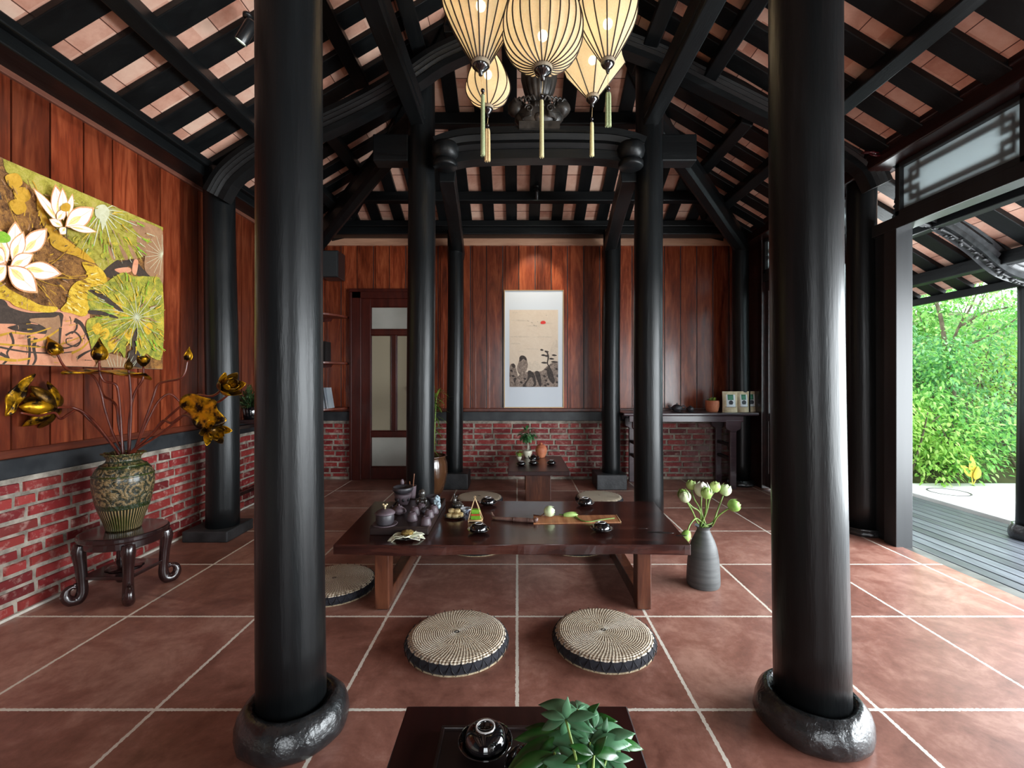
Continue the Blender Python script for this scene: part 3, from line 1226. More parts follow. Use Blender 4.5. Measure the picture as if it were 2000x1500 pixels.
for sx_ in (-1, 1):
    c = mk + Vector((sx_ * 0.072, -0.055, -0.005))
    mb.tube([c + Vector((cos(q * .45) * (0.030 - q * 0.0012) * sx_, -0.006, sin(q * .45) * (0.030 - q * 0.0012))) for q in range(20)], 0.006, 6)
    for q in range(5):
        mb.tube([mk + Vector((sx_ * (0.03 + 0.03 * q), -0.06 + 0.008 * q, 0.05 + 0.008 * (q % 2))), mk + Vector((sx_ * (0.05 + 0.03 * q), -0.075 + 0.01 * q, 0.075)), mk + Vector((sx_ * (0.075 + 0.028 * q), -0.05 + 0.012 * q, 0.06)), mk + Vector((sx_ * (0.07 + 0.028 * q), -0.05 + 0.01 * q, 0.035))], 0.008, 6, res=4)
    for q in range(9):
        a = -0.2 - q * 0.16
        mb.tube([mk + Vector((sx_ * 0.055, -0.075, -0.03 - 0.004 * q)), mk + Vector((sx_ * (0.10 + 0.002 * q), -0.06, -0.03 + 0.09 * sin(a) * .5)), mk + Vector((sx_ * (0.145 - 0.006 * q), -0.02, -0.005 + 0.10 * sin(a) * .7))], 0.003, 5, res=3)
for q in range(7):
    mb.tube([mk + Vector((-0.03 + q * 0.01, -0.074, 0.0)), mk + Vector((-0.03 + q * 0.01, -0.078, 0.03))], 0.003, 5)
mb.build('carved_relief', M['carvebrown'], cb)
mb = MB()
mb.lathe([(0.05, 0.0), (0.075, 0.02), (0.10, 0.08), (0.118, 0.16), (0.118, 0.22), (0.10, 0.26), (0.07, 0.28), (0.06, 0.36), (0.085, 0.40), (0.085, 0.62)], mk + Vector((0, 0.02, 0.075)), 96, lobes=16, lobe_amp=0.07)
mb.build('fluted_strut', M['carvebrown'], cb)

# cable coil and scrap on top of the doorway column
M['redcoil'] = simple('dark_red_gloss', (0.06, 0.006, 0.010, 1), 0.18, (0.12, 0.012, 0.018, 1), 20, coat=0.6)
mb = MB()
cc = P(1712, 298, 3.0)
for q in range(7):
    tl = q * 0.5
    ring = []
    for a in range(14):
        th_ = a / 14 * 2 * pi
        v = Vector((cos(th_) * 0.036, sin(th_) * 0.036 * cos(tl), sin(th_) * 0.026 * sin(tl + .6)))
        ring.append(cc + v + Vector((-0.05 + q * 0.02, 0, 0.006 * sin(q * 2))))
    mb.tube(ring, 0.006, 6, closed=True)
tag(mb.build('cable_coil', M['redcoil'], at=cc), 'small coil of glossy dark red cable tucked above the doorway column', 'cable')
# ================================================================== materials of the furnishings
M['tabletop'] = wood('dark_polished_slab_wood', lin(20, 8, 7), lin(48, 22, 18), lin(88, 48, 38), 0.24, 0.3, 'x', world=False)
M['tableleg'] = wood('brown_table_leg_wood', lin(34, 15, 10), lin(76, 40, 26), lin(112, 66, 44), 0.33, 0.1, 'z', world=False)
M['smalltop'] = wood('dark_small_table_wood', lin(26, 9, 9), lin(40, 15, 14), lin(56, 24, 20), 0.3, 0.2, 'y', world=False)
M['console'] = wood('purplish_console_wood', lin(34, 22, 26), lin(58, 40, 46), lin(84, 64, 70), 0.3, 0.2, 'x')
M['stoolwood'] = wood('blackish_stool_wood', (0.006, 0.003, 0.003, 1), (0.016, 0.006, 0.006, 1), (0.035, 0.012, 0.011, 1), 0.22, 0.5, 'z')


def m_woven():
    t = NT('woven_straw_top')
    tc = t.n('TexCoord')
    sx = t.n('SeparateXYZ')
    t.l(tc.outputs['Object'], sx.inputs[0])
    x, y = sx.outputs[0], sx.outputs[1]
    r = t.math('SQRT', t.math('ADD', t.math('MULTIPLY', x, x), t.math('MULTIPLY', y, y)))
    th = t.math('ARCTAN2', y, x)
    nz = t.noise(t.coord(), 60, 3)
    rr = t.math('ADD', r, t.math('MULTIPLY', nz, 0.002))
    rings = t.math('SINE', t.math('MULTIPLY', rr, 2 * pi / 0.0085))
    swirl = t.math('ADD', th, t.math('MULTIPLY', r, 1.6))
    spokes = t.math('SINE', t.math('MULTIPLY', swirl, 84))
    inner = t.math('SINE', t.math('MULTIPLY', swirl, 42))
    isin = t.math('LESS_THAN', r, 0.085)
    sp = t.math('ADD', t.math('MULTIPLY', inner, isin), t.math('MULTIPLY', spokes, t.math('SUBTRACT', 1.0, isin)))
    h = t.math('ADD', t.math('MULTIPLY', rings, 0.30), t.math('MULTIPLY', sp, 0.26))
    n2 = t.noise(t.coord(), 220, 2)
    n3 = t.noise(t.coord(), 14, 4)
    f = t.math('ADD', t.math('MULTIPLY', h, 0.34), t.math('ADD', t.math('MULTIPLY', n2, 0.75), t.math('MULTIPLY', n3, 0.25)))
    c = t.ramp(f, [(0.16, lin(74, 56, 40)), (0.42, lin(172, 152, 126)), (0.70, lin(232, 220, 198))])
    sh = t.bsdf(c, 0.42, 0, 1.0, 0, t.bump(h, 0.8, 0.004))
    b_ = sh.node
    b_.inputs['Anisotropic'].default_value = 0.85
    tg = t.n('Tangent', direction_type='RADIAL', axis='Z')
    t.l(tg.outputs[0], b_.inputs['Tangent'])
    return t.done(sh)


M['woven'] = m_woven()
M['wovenedge'] = simple('straw_edge', lin(150, 128, 100), 0.7, lin(196, 178, 148), 120, bump=0.5)
M['fabric'] = simple('navy_black_fabric', (0.005, 0.005, 0.010, 1), 0.85, (0.012, 0.012, 0.020, 1), 160, sheen=0.1, bump=0.3, bdist=0.001)
M['cord'] = simple('black_cord', (0.006, 0.006, 0.008, 1), 0.6)


# ------------------------------------------------------------------ cushions
def make_cushion(at, label):
    c = thing('straw_floor_cushion', label, 'cushion', at, 'round straw floor cushions')
    x, y, z = at
    R = 0.2
    mb = MB()
    mb.lathe([(R * 0.97, 0.002), (R * 1.02, 0.012), (R * 1.05, 0.028), (R * 1.02, 0.044), (R * 0.96, 0.05)], at, 64)
    mb.build('fabric_side', M['fabric'], c)
    mb = MB()
    n, m = 96, 20
    vs, fs = [], []
    for j in range(m + 1):
        r = R * j / m
        zz = 0.056 + 0.004 * cos(r / R * pi / 2) - 0.010 * max(0, (r / R - 0.9) / 0.1) ** 2
        for i in range(n):
            a = 2 * pi * i / n
            rr = r * (1 + (0.008 * sin(a * 37) if j == m else 0))
            vs.append(Vector(at) + Vector((cos(a) * rr, sin(a) * rr, zz)))
    for j in range(m):
        for i in range(n):
            k = (i + 1) % n
            fs.append((j * n + i, j * n + k, (j + 1) * n + k, (j + 1) * n + i) if j else (0, n + i, n + k))
    mb.add(vs, fs, 0, True)
    mb.lathe([(R, 0.046), (R * 1.006, 0.042), (R * 0.97, 0.040)], at, 96, cap=False)
    mb.build('woven_top', M['woven'], c)
    mb = MB()
    mb.lathe([(0, 0.0), (R * 0.98, 0.0), (R * 1.01, 0.002), (R * 1.01, 0.006), (R * 0.98, 0.008)], at, 96)
    mb.build('woven_bottom', M['wovenedge'], c)
    mb = MB()
    k = 30
    path = []
    for i in range(2 * k):
        a = pi * i / k
        rr, zz = ((R * 1.01, 0.047) if i % 2 else (R * 1.04, 0.009))
        am = a + pi / k / 2
        path.append(Vector(at) + Vector((cos(a) * rr, sin(a) * rr, zz)))
        path.append(Vector(at) + Vector((cos(am) * R * 1.062, sin(am) * R * 1.062, 0.028)))
    mb.tube(path, 0.0016, 5, closed=True)
    for i in range(k):
        a = pi * (2 * i + 1) / k
        p = Vector(at) + Vector((cos(a) * R * 1.005, sin(a) * R * 1.005, 0.045))
        q = Vector(at) + Vector((cos(a) * R * 0.965, sin(a) * R * 0.965, 0.0565))
        mb.tube([p, p.lerp(q, .5) + Vector((0, 0, .004)), q], 0.0015, 5)
    mb.build('lacing_cord', M['cord'], c)
    return c


cu = make_cushion((-0.246, 1.885, 0), 'round straw cushion in front of the long table, left of the two nearest')
for (x, y, a, lb) in ((0.358, 1.90, 0.8, 'round straw cushion in front of the long table, right of the two nearest'),
                      (-0.955, 2.40, 1.9, 'straw cushion at the left end of the long table, half behind the front column'),
                      (-0.26, 3.03, 2.6, 'straw cushion mostly hidden under the far edge of the long table, left one'),
                      (0.39, 3.03, 3.7, 'straw cushion mostly hidden under the far edge of the long table, right one'),
                      (-0.34, 4.10, 4.4, 'brownish straw cushion on the floor left of the small far table'),
                      (0.735, 4.12, 5.2, 'pale straw cushion on the floor right of the small far table')):
    dup(cu, (x, y, 0), a, lb)

# ------------------------------------------------------------------ long live-edge table
ZT = 0.32
lt = thing('long_tea_table', 'long low dark wooden slab tea table in the middle of the room', 'table', (0, 2.53, 0))
mb = MB()
rnd = random.Random(5)


def edge_y(x, base, amp, ph):
    return base + amp * (sin(x * 3.1 + ph) * 0.5 + sin(x * 7.3 + ph * 2) * 0.3 + sin(x * 15 + ph) * 0.12)


nx = 60
top_f, top_b, bot_f, bot_b = [], [], [], []
for i in range(nx + 1):
    t_ = i / nx
    xf = -0.862 + t_ * (0.815 + 0.862)
    xb = -0.905 + t_ * (0.868 + 0.905)
    yf = edge_y(xf, 2.148, 0.010, 0.4)
    yb = edge_y(xb, 2.925, 0.012, 1.7)
    nib = 0.006 * mnoise.noise(Vector((xf * 9, 0, 0)))
    top_f.append((xf, yf + 0.004, ZT))
    bot_f.append((xf, yf + 0.004 - nib, ZT - 0.048 - 0.003 * sin(xf * 9)))
    top_b.append((xb, yb, ZT))
    bot_b.append((xb, yb, ZT - 0.048))
vs = top_f + top_b + bot_b + bot_f
N1 = nx + 1
fs = []
for i in range(nx):
    fs.append((i, i + 1, N1 + i + 1, N1 + i))
    fs.append((N1 + i, N1 + i + 1, 2 * N1 + i + 1, 2 * N1 + i))
    fs.append((2 * N1 + i, 2 * N1 + i + 1, 3 * N1 + i + 1, 3 * N1 + i))
    fs.append((3 * N1 + i, 3 * N1 + i + 1, i + 1, i))
fs.append((0, N1, 2 * N1, 3 * N1))
fs.append((nx, 3 * N1 + nx, 2 * N1 + nx, N1 + nx))
mb.add(vs, fs)
mb.build('table_top', M['tabletop'], lt, bevel=0.003)
# dark knot hollows in the slab
M['knot'] = simple('dark_knot', (0.003, 0.002, 0.002, 1), 0.4, (0.012, 0.006, 0.005, 1), 60, bump=0.6)
mb = MB()
for (a, b, L_, W_, rot) in ((1290, 1040, .07, .012, -.12), (1255, 1032, .025, .006, -.1), (1330, 1046, .03, .008, 0.1)):
    g = G(a, b, ZT)
    mb.ell((g.x, g.y, ZT + 0.0002), L_, W_, 0.0012, 18, 6, M=Matrix.Rotation(rot, 3, 'Z'), jit=0.5, seed=a)
mb.build('knot_hollow', M['knot'], lt)
for sx_, x0, x1 in ((-1, -0.675, -0.607), (1, 0.568, 0.636)):
    for y0, y1 in ((2.172, 2.25), (2.80, 2.878)):
        mb = MB()
        mb.box(x0, x1, y0, y1, 0.006, ZT - 0.044)
        mb.build('leg', M['tableleg'], lt, bevel=0.005)
    mb = MB()
    mb.box(x0 + 0.004, x1 - 0.004, 2.25, 2.80, 0.008, 0.075)
    mb.build('foot_rail', M['tableleg'], lt, bevel=0.005)
    mb = MB()
    mb.box(x0 + 0.004, x1 - 0.004, 2.25, 2.80, 0.23, ZT - 0.044)
    mb.build('top_rail', M['tableleg'], lt, bevel=0.005)
    for y0 in (2.185, 2.815):
        mb = MB()
        mb.box(x0 + 0.01, x1 - 0.01, y0, y0 + 0.05, 0, 0.008)
        mb.build('foot_pad', M['cord'], lt)


# ------------------------------------------------------------------ small pedestal tables
def make_small(at, y0, y1, x0, x1, label):
    t_ = thing('small_pedestal_table', label, 'table', at, 'small dark pedestal tables')
    mb = MB()
    mb.box(x0, x1, y0, y1, 0.262, 0.30)
    mb.build('table_top', M['smalltop'], t_, bevel=0.004)
    mb = MB()
    xm = (x0 + x1) / 2
    mb.box(xm - 0.115, xm + 0.115, y0 + 0.18, y0 + 0.235, 0, 0.262)
    mb.box(xm - 0.115, xm + 0.115, y1 - 0.235, y1 - 0.18, 0, 0.262)
    mb.box(xm - 0.03, xm + 0.03, y0 + 0.23, y1 - 0.23, 0.11, 0.17)
    mb.build('pedestal', M['tableleg'], t_, bevel=0.004)
    return t_


st1 = make_small((0.19, 4.39, 0), 3.975, 4.80, -0.08, 0.46, 'small low pedestal table with a potted tree and tea things by the brick wall')
st2 = make_small((0.0, 0.69, 0), 0.27, 1.118, -0.268, 0.268, 'dark low table at the very front with a black cup and a leafy plant')

# ------------------------------------------------------------------ console table, back right
ct = thing('console_table', 'dark purplish wooden console table in the back right corner with pots and pouches', 'table', (1.74, 4.72, 0))
mb = MB()
mb.box(1.06, 2.41, 4.57, 4.97, 0.735, 0.765)
mb.build('table_top', M['console'], ct, bevel=0.008)
mb = MB()
for yy in (4.585, 4.93):
    mb.box(1.12, 2.26, yy, yy + 0.022, 0.672, 0.735)
mb.build('apron', M['console'], ct, bevel=0.004)
for xx in (1.20, 2.13):
    for yy in (4.588, 4.918):
        mb = MB()
        mb.box(xx, xx + 0.062, yy, yy + 0.035, 0, 0.735)
        # stepped bracket head with rounded shoulders
        sh = [(xx - 0.045, 0.69), (xx - 0.045, 0.62), (xx - 0.038, 0.60), (xx - 0.02, 0.592), (xx - 0.004, 0.585), (xx, 0.57), (xx + 0.062, 0.57), (xx + 0.066, 0.585), (xx + 0.082, 0.592), (xx + 0.10, 0.60), (xx + 0.107, 0.62), (xx + 0.107, 0.69)]
        mb.prism([(a, yy - 0.004, b) for a, b in sh], (0, 0.043, 0))
        mb.build('leg', M['console'], ct, bevel=0.004)
    mb = MB()
    mb.box(xx + 0.012, xx + 0.05, 4.62, 4.92, 0.28, 0.31)
    mb.box(xx + 0.012, xx + 0.05, 4.62, 4.92, 0.42, 0.45)
    mb.build('side_stretcher', M['cord'], ct, bevel=0.003)

# side table along the left wall behind the wall column
sd = thing('wall_side_table', 'dark side table against the left wall behind the wall column', 'table', (-2.1, 4.0, 0))
mb = MB()
mb.box(-2.28, -1.93, 3.55, 4.45, 0.755, 0.785)
mb.build('table_top', M['stoolwood'], sd, bevel=0.005)
for xx in (-2.27, -1.97):
    for yy in (3.60, 4.36):
        mb = MB()
        mb.box(xx, xx + 0.035, yy, yy + 0.035, 0, 0.755)
        mb.build('leg', M['stoolwood'], sd, bevel=0.003)
mb = MB()
for zz in (0.15, 0.69):
    for xx in (-2.262, -1.962):
        mb = MB()
        mb.box(xx, xx + 0.02, 3.635, 4.36, zz, zz + 0.03)
        mb.build('stretcher', M['stoolwood'], sd, bevel=0.003)

# ------------------------------------------------------------------ plant stand with scroll feet
ps = thing('scroll_foot_stand', 'dark lacquered four-legged stand with curled feet under the carved vase', 'stand', (-2.02, 2.37, 0))
cx, cy = -2.02, 2.365
mb = MB()
poly = []
for i in range(64):
    a = 2 * pi * i / 64
    r = 0.175 * (1 + 0.10 * abs(cos(2 * a + pi / 2)) - 0.03)
    ca, sa = cos(a), sin(a)
    q = (abs(ca) ** 3.2 + abs(sa) ** 3.2) ** (-1 / 3.2)
    rr = 0.172 * q * (1 - 0.05 * cos(4 * a + pi))
    poly.append((cx + ca * rr, cy + sa * rr))
mb.prism([(a, b, 0.298) for a, b in poly], (0, 0, 0.03))
mb.build('stand_top', M['stoolwood'], ps, bevel=0.008)
mb = MB()
mb.prism([(cx + (a - cx) * 0.9, cy + (b - cy) * 0.9, 0.262) for a, b in poly], (0, 0, 0.036))
mb.build('stand_apron', M['stoolwood'], ps, bevel=0.004)
for sx_ in (-1, 1):
    for sy in (-1, 1):
        d = Vector((sx_, sy, 0)).normalized()
        b0 = Vector((cx, cy, 0))
        pth = [b0 + d * r + Vector((0, 0, z)) for r, z in ((0.165, 0.285), (0.172, 0.25), (0.165, 0.18), (0.160, 0.10), (0.160, 0.05), (0.174, 0.022), (0.200, 0.022), (0.218, 0.045), (0.214, 0.075), (0.194, 0.088), (0.180, 0.078))]
        mb = MB()
        mb.tube(pth, [0.026, 0.030, 0.024, 0.022, 0.024, 0.026, 0.025, 0.021, 0.016, 0.011, 0.007], 14, res=5)
        mb.ell(b0 + d * 0.186 + Vector((0, 0, 0.092)), 0.008, 0.008, 0.012)
        mb.build('leg', M['stoolwood'], ps)
mb = MB()
mb.box(cx - 0.12, cx + 0.12, cy - 0.12, cy + 0.12, 0.112, 0.13)
mb.lathe([(0.07, 0.13), (0.075, 0.134), (0.06, 0.138), (0, 0.138)], (cx, cy, 0), 32, lobes=8, lobe_amp=.1)
mb.build('lower_shelf', M['stoolwood'], ps, bevel=0.003)


# ------------------------------------------------------------------ carved vase
def m_vase():
    t = NT('carved_glazed_vase')
    tc = t.n('TexCoord')
    sx = t.n('SeparateXYZ')
    t.l(tc.outputs['Object'], sx.inputs[0])
    th = t.math('ARCTAN2', sx.outputs[1], sx.outputs[0])
    z = sx.outputs[2]
    cx_ = t.n('CombineXYZ')
    t.l(t.math('MULTIPLY', th, 0.13), cx_.inputs[0])
    t.l(z, cx_.inputs[1])
    v = cx_.outputs[0]
    vor = t.n('TexVoronoi', feature='F1')
    t.l(v, vor.inputs['Vector'])
    vor.inputs['Scale'].default_value = 15
    rings = t.math('SINE', t.math('MULTIPLY', vor.outputs['Distance'], 26))
    nz = t.noise(v, 34, 4, 0.6, 3.5)
    f1 = t.math('ADD', t.math('MULTIPLY', rings, 0.10), nz)
    flutes = t.math('ADD', 0.5, t.math('MULTIPLY', t.math('SINE', t.math('MULTIPLY', th, 52)), 0.35))
    low = t.math('LESS_THAN', z, 0.115)
    h = t.math('ADD', t.math('MULTIPLY', flutes, low), t.math('MULTIPLY', f1, t.math('SUBTRACT', 1.0, low)))
    col = t.ramp(h, [(0.40, lin(24, 32, 20)), (0.49, lin(60, 58, 34)), (0.56, lin(124, 102, 66)), (0.8, lin(150, 128, 88))])
    gl = t.noise(t.coord(), 7, 4)
    col = t.mix(t.ramp(gl, [(0.52, (0, 0, 0, 1)), (0.66, (.8, .8, .8, 1))]), col, lin(52, 58, 18))
    # dark green glaze bands
    for c0, c1 in ((0.114, 0.138), (0.318, 0.330), (0.344, 0.352)):
        b = t.math('MULTIPLY', t.math('GREATER_THAN', z, c0), t.math('LESS_THAN', z, c1))
        col = t.mix(b, col, lin(30, 44, 14))
    return t.done(t.bsdf(col, 0.28, 0, 0.5, 0.5, t.bump(h, 0.9, 0.008), coat_rough=0.15))


M['vase'] = m_vase()
vz = 0.329
vc = Vector((-2.03, 2.37, vz))
vase = thing('carved_floral_vase', 'big-bellied vase with carved flowers in brown and green glaze', 'vase', vc)
mb = MB()
vprof = spline([(r, 0, z) for r, z in ((0.068, 0.0), (0.074, 0.006), (0.076, 0.02), (0.088, 0.06), (0.108, 0.12), (0.122, 0.19), (0.128, 0.24), (0.124, 0.28), (0.108, 0.315), (0.086, 0.335), (0.072, 0.348), (0.070, 0.362), (0.078, 0.376), (0.088, 0.385), (0.086, 0.388), (0.072, 0.378), (0.060, 0.36), (0.058, 0.33))], 4)
mb.lathe([(0, 0)] + [(p.x, p.z) for p in vprof] + [(0, 0.33)], vc, 72)
mb.build('vase_body', M['vase'], vase)
mb = MB()
mb.lathe([(0.125, 0.284), (0.1285, 0.281), (0.127, 0.277)], vc, 64, cap=False)
mb.lathe([(0.095, 0.326), (0.099, 0.329), (0.094, 0.332)], vc, 64, cap=False)
rp = []
for i in range(96):
    a = 2 * pi * i / 96
    r = 0.086 + 0.004 * sin(12 * a)
    rp.append(vc + Vector((cos(a) * r, sin(a) * r, 0.386 + 0.002 * sin(12 * a))))
mb.tube(rp, 0.004, 6, closed=True)
M['glazegreen'] = simple('dark_green_glaze', lin(34, 46, 16), 0.15, lin(66, 72, 26), 20, coat=0.6)
mb.build('green_rim', M['glazegreen'], vase)

# ------------------------------------------------------------------ gilded lotus stems
M['gold'] = simple('worn_gold_leaf', lin(206, 150, 22), 0.36, lin(34, 20, 6), 22, metal=0.8, lo=0.42, hi=0.58, bump=0.5, bdist=0.003, bsc=50)
M['golddark'] = simple('dark_gilt', lin(120, 84, 16), 0.34, lin(34, 20, 8), 22, metal=0.75, bump=0.5, bdist=0.003, bsc=50)
M['stemred'] = simple('red_brown_stem', lin(74, 24, 16), 0.35, lin(112, 48, 30), 18, bump=0.3, coat=0.2)


def VP(px, py, dy=0.0):
    return P(px, py, min(2.37 + dy, 2.225 * F / (1010 - px)))


GS = 'gilded lotus stems in the carved vase'


def gstem(pts, label, r=0.0058, d1_=0.0, base=None):
    """stem as seen: pts in order from the head down to the mouth of the vase"""
    n = len(pts)
    q = []
    for i, (a, b) in enumerate(pts):
        f = 1 - i / (n - 1)
        q.append(VP(a, b, d1_ * f))
    bx_ = q[-1]
    q[-1] = Vector((min(max(bx_.x, vc.x - 0.045), vc.x + 0.045), vc.y + max(-0.04, min(0.04, d1_ * .15)), vc.z + 0.386))
    q.append(Vector((vc.x + (q[-1].x - vc.x) * 0.6, vc.y, vc.z + 0.335)))
    t_ = thing('gilt_lotus_flower', label, 'artificial flower', q[-1], GS)
    mb = MB()
    mb.tube(q, [r * 0.8] + [r] * (len(q) - 1), 10, res=5)
    mb.build('stem', M['stemred'], t_)
    return t_, q


def gbud(par, p, d, L, W, mat='gold', name='bud'):
    """closed lotus bud of overlapping petals"""
    d = Vector(d).normalized()
    Mx = d.to_track_quat('Z', 'Y').to_matrix()
    mb = MB()
    W *= 0.74
    prof = spline([(r * W, 0, z * L) for r, z in ((0.10, 0.0), (0.34, 0.05), (0.5, 0.22), (0.47, 0.4), (0.30, 0.62), (0.11, 0.84), (0.0, 1.0))], 3)
    mb.lathe([(max(0, q.x), q.z) for q in prof], p, 40, M=Mx)
    for k in range(5):
        a = 2 * pi * k / 5
        pts = []
        for s in range(7):
            t_ = s / 6
            rr = W * 0.505 * sin(pi * min(1, 0.2 + t_ * 0.8) ** .85) ** 1.1
            pts.append(Vector(p) + Mx @ Vector((cos(a + t_ * .5) * rr, sin(a + t_ * .5) * rr, L * (0.02 + t_ * 0.85))))
        mb.tube(pts, [0.0022, .002, .002, .002, .0015, .001, .0006], 5, res=2)
    mb.build(name, M[mat], par)


def cup_petal(mb, base, d, up, L, W, cup=0.5, curl=0.2, n=7, m=6):
    """cupped petal as a small curved sheet"""
    base, d, up = Vector(base), Vector(d).normalized(), Vector(up).normalized()
    s = d.cross(up).normalized()
    u = s.cross(d).normalized()
    vs, fs = [], []
    for i in range(n + 1):
        t_ = i / n
        wd = W / 2 * (sin(pi * (0.08 + 0.92 * t_)) ** 0.75 if t_ < 1 else 0)
        cc_ = base + d * (L * t_) + u * (curl * L * (t_ ** 2) - cup * 0.25 * L * sin(pi * t_))
        for j in range(m + 1):
            v = j / m * 2 - 1
            vs.append(cc_ + s * (wd * v) + u * (cup * wd * v * v))
    for i in range(n):
        for j in range(m):
            a = i * (m + 1) + j
            fs.append((a, a + 1, a + m + 2, a + m + 1))
    mb.add(vs, fs, 0, True)


def gflower(par, p, d, L, n, spread, mats=('gold', 'golddark'), W=None):
    d = Vector(d).normalized()
    Mx = d.to_track_quat('Z', 'Y').to_matrix()
    W = W or L * 0.5
    for ring in range(2):
        for k in range(n):
            a = 2 * pi * (k + 0.5 * ring) / n
            sp = spread * (1.0 if ring == 0 else 0.55)
            dd = Mx @ Vector((cos(a) * sin(sp), sin(a) * sin(sp), cos(sp)))
            up = Mx @ Vector((-cos(a) * cos(sp), -sin(a) * cos(sp), sin(sp)))
            mb = MB()
            cup_petal(mb, Vector(p) + dd * 0.006, dd, up, L * (1 - 0.12 * ring), W, 0.55, 0.15)
            mb.build('petal', M[mats[(k + ring) % 2]], par, solid=0.002)
    mb = MB()
    mb.lathe([(0.0, 0), (0.012, 0.004), (0.02, 0.03), (0.02, 0.036), (0, 0.036)], p, 16, M=Mx)
    mb.build('seed_head', M['golddark'], par)


def gleaf(par, outline, cpt, mat='gold', thick=0.003, wave=0.012, seed=0, name='leaf'):
    """broad wavy leaf: rings from a centre to an outline"""
    ol = spline(outline, 4, closed=True)
    cpt = Vector(cpt)
    m = 6
    nrm = (ol[0] - cpt).cross(ol[len(ol) // 3] - cpt).normalized()
    mb = MB()
    vs, fs = [cpt], []
    n = len(ol)
    for j in range(1, m + 1):
        for i, q in enumerate(ol):
            t_ = j / m
            vs.append(cpt.lerp(q, t_) + nrm * (wave * t_ * t_ * sin(i * 2 * pi / n * 5 + seed) + wave * 0.6 * t_ * mnoise.noise(q * 20)))
    for i in range(n):
        k = (i + 1) % n
        fs.append((0, 1 + i, 1 + k))
        for j in range(m - 1):
            a, b = 1 + j * n, 1 + (j + 1) * n
            fs.append((a + i, b + i, b + k, a + k))
    mb.add(vs, fs, 0, True)
    mb.build(name, M[mat], par, solid=thick)


t1, q = gstem([(112, 692), (124, 714), (138, 724), (165, 727), (185, 738), (197, 765), (205, 800), (222, 850), (243, 888)], 'gilt bud stem bending far left at the top, bud over the painting', d1_=-0.05)
gbud(t1, q[0], (-0.5, 0, 0.9), 0.10, 0.082)
t1, q = gstem([(194, 704), (195, 730), (205, 745), (226, 751), (232, 775), (236, 820), (244, 888)], 'gilt bud stem with the largest upright bud, left of centre', d1_=-0.09)
gbud(t1, q[0], (0.0, 0, 1), 0.115, 0.088)
t1, q = gstem([(196, 715), (196, 745), (202, 772), (218, 782), (228, 796), (232, 830), (240, 888)], 'gilt stem carrying a flat wavy leaf seen edge-on', d1_=0.05)
gleaf(t1, [VP(a, b, c) for a, b, c in ((118, 726, .02), (150, 727, -.06), (185, 723, -.09), (220, 733, -.10), (248, 726, -.08), (285, 733, -.02), (296, 738, .07), (262, 730, .14), (220, 720, .16), (180, 722, .15), (140, 724, .1))], VP(205, 729, .02), 'gold', wave=.010)
t1, q = gstem([(251, 722), (254, 750), (256, 800), (254, 888)], 'short gilt stem with a small dark pointed bud in the middle', d1_=-0.04)
gbud(t1, q[0], (0, 0, 1), 0.062, 0.046, 'golddark')
t1, q = gstem([(280, 716), (279, 740), (266, 762), (258, 785), (252, 830), (250, 888)], 'gilt stem with a small ruffled seed pod right of the middle', d1_=0.02)
gflower(t1, q[0], (0.15, -0.2, 1), 0.055, 5, 0.6, W=.04)
t1, q = gstem([(366, 704), (361, 728), (350, 740), (325, 745), (308, 752), (298, 780), (284, 820), (262, 888)], 'gilt bud stem bending right with a small bud beside the column', d1_=0.05)
gbud(t1, q[0], (0.15, 0, 1), 0.075, 0.05)
t1, q = gstem([(352, 786), (338, 772), (325, 771), (308, 786), (292, 815), (276, 850), (258, 888)], 'gilt stem bending right behind the broad wavy leaf', d1_=0.10)
gbud(t1, q[0], (1, 0.3, -0.5), 0.05, 0.035, 'golddark')
t1, q = gstem([(434, 759), (422, 770), (408, 774), (385, 772), (355, 792), (325, 818), (295, 850), (266, 888)], 'gilt lotus flower stem reaching furthest right over the wall column', d1_=-0.06)
gflower(t1, q[0], (0.75, -0.35, 0.25), 0.105, 6, 0.75)
t1, q = gstem([(446, 771), (428, 784), (412, 786), (392, 781), (372, 798), (345, 822), (310, 850), (270, 888)], 'gilt stem with a broad wavy golden leaf facing the room on the right', d1_=-0.10)
gleaf(t1, [VP(a, b, c) for a, b, c in ((357, 772, -.10), (378, 769, -.10), (398, 776, -.11), (420, 782, -.12), (428, 800, -.13), (440, 820, -.14), (425, 832, -.15), (405, 836, -.15), (386, 836, -.14), (378, 822, -.13), (366, 806, -.12), (354, 792, -.11))], VP(392, 806, -.125), 'gold', wave=.010, seed=1)
t1, q = gstem([(412, 838), (392, 830), (372, 814), (356, 812), (335, 826), (318, 822), (296, 848), (268, 888)], 'gilt lotus flower stem drooping lowest on the right', d1_=-0.12)
gflower(t1, q[0], (0.75, -0.5, -0.2), 0.085, 6, 1.05)
t1, q = gstem([(112, 796), (128, 795), (142, 796), (165, 806), (190, 830), (215, 862), (236, 888)], 'gilt lotus flower stem reaching left with an open gilded flower', d1_=-0.08)
gflower(t1, q[0], (-0.9, -0.25, 0.15), 0.135, 7, 1.15)
t1, q = gstem([(40, 806), (75, 812), (106, 806), (118, 818), (135, 808), (152, 801), (175, 820), (205, 852), (232, 888)], 'gilt stem with a folded cup-shaped leaf furthest left', d1_=-0.02)
gleaf(t1, [VP(a, b, c) for a, b, c in ((12, 812, .0), (8, 790, -.03), (18, 765, -.05), (38, 745, -.05), (68, 730, -.02), (58, 748, .03), (50, 770, .08), (38, 790, .10), (24, 808, .06))], VP(30, 782, .05), 'gold', wave=.006, seed=2)
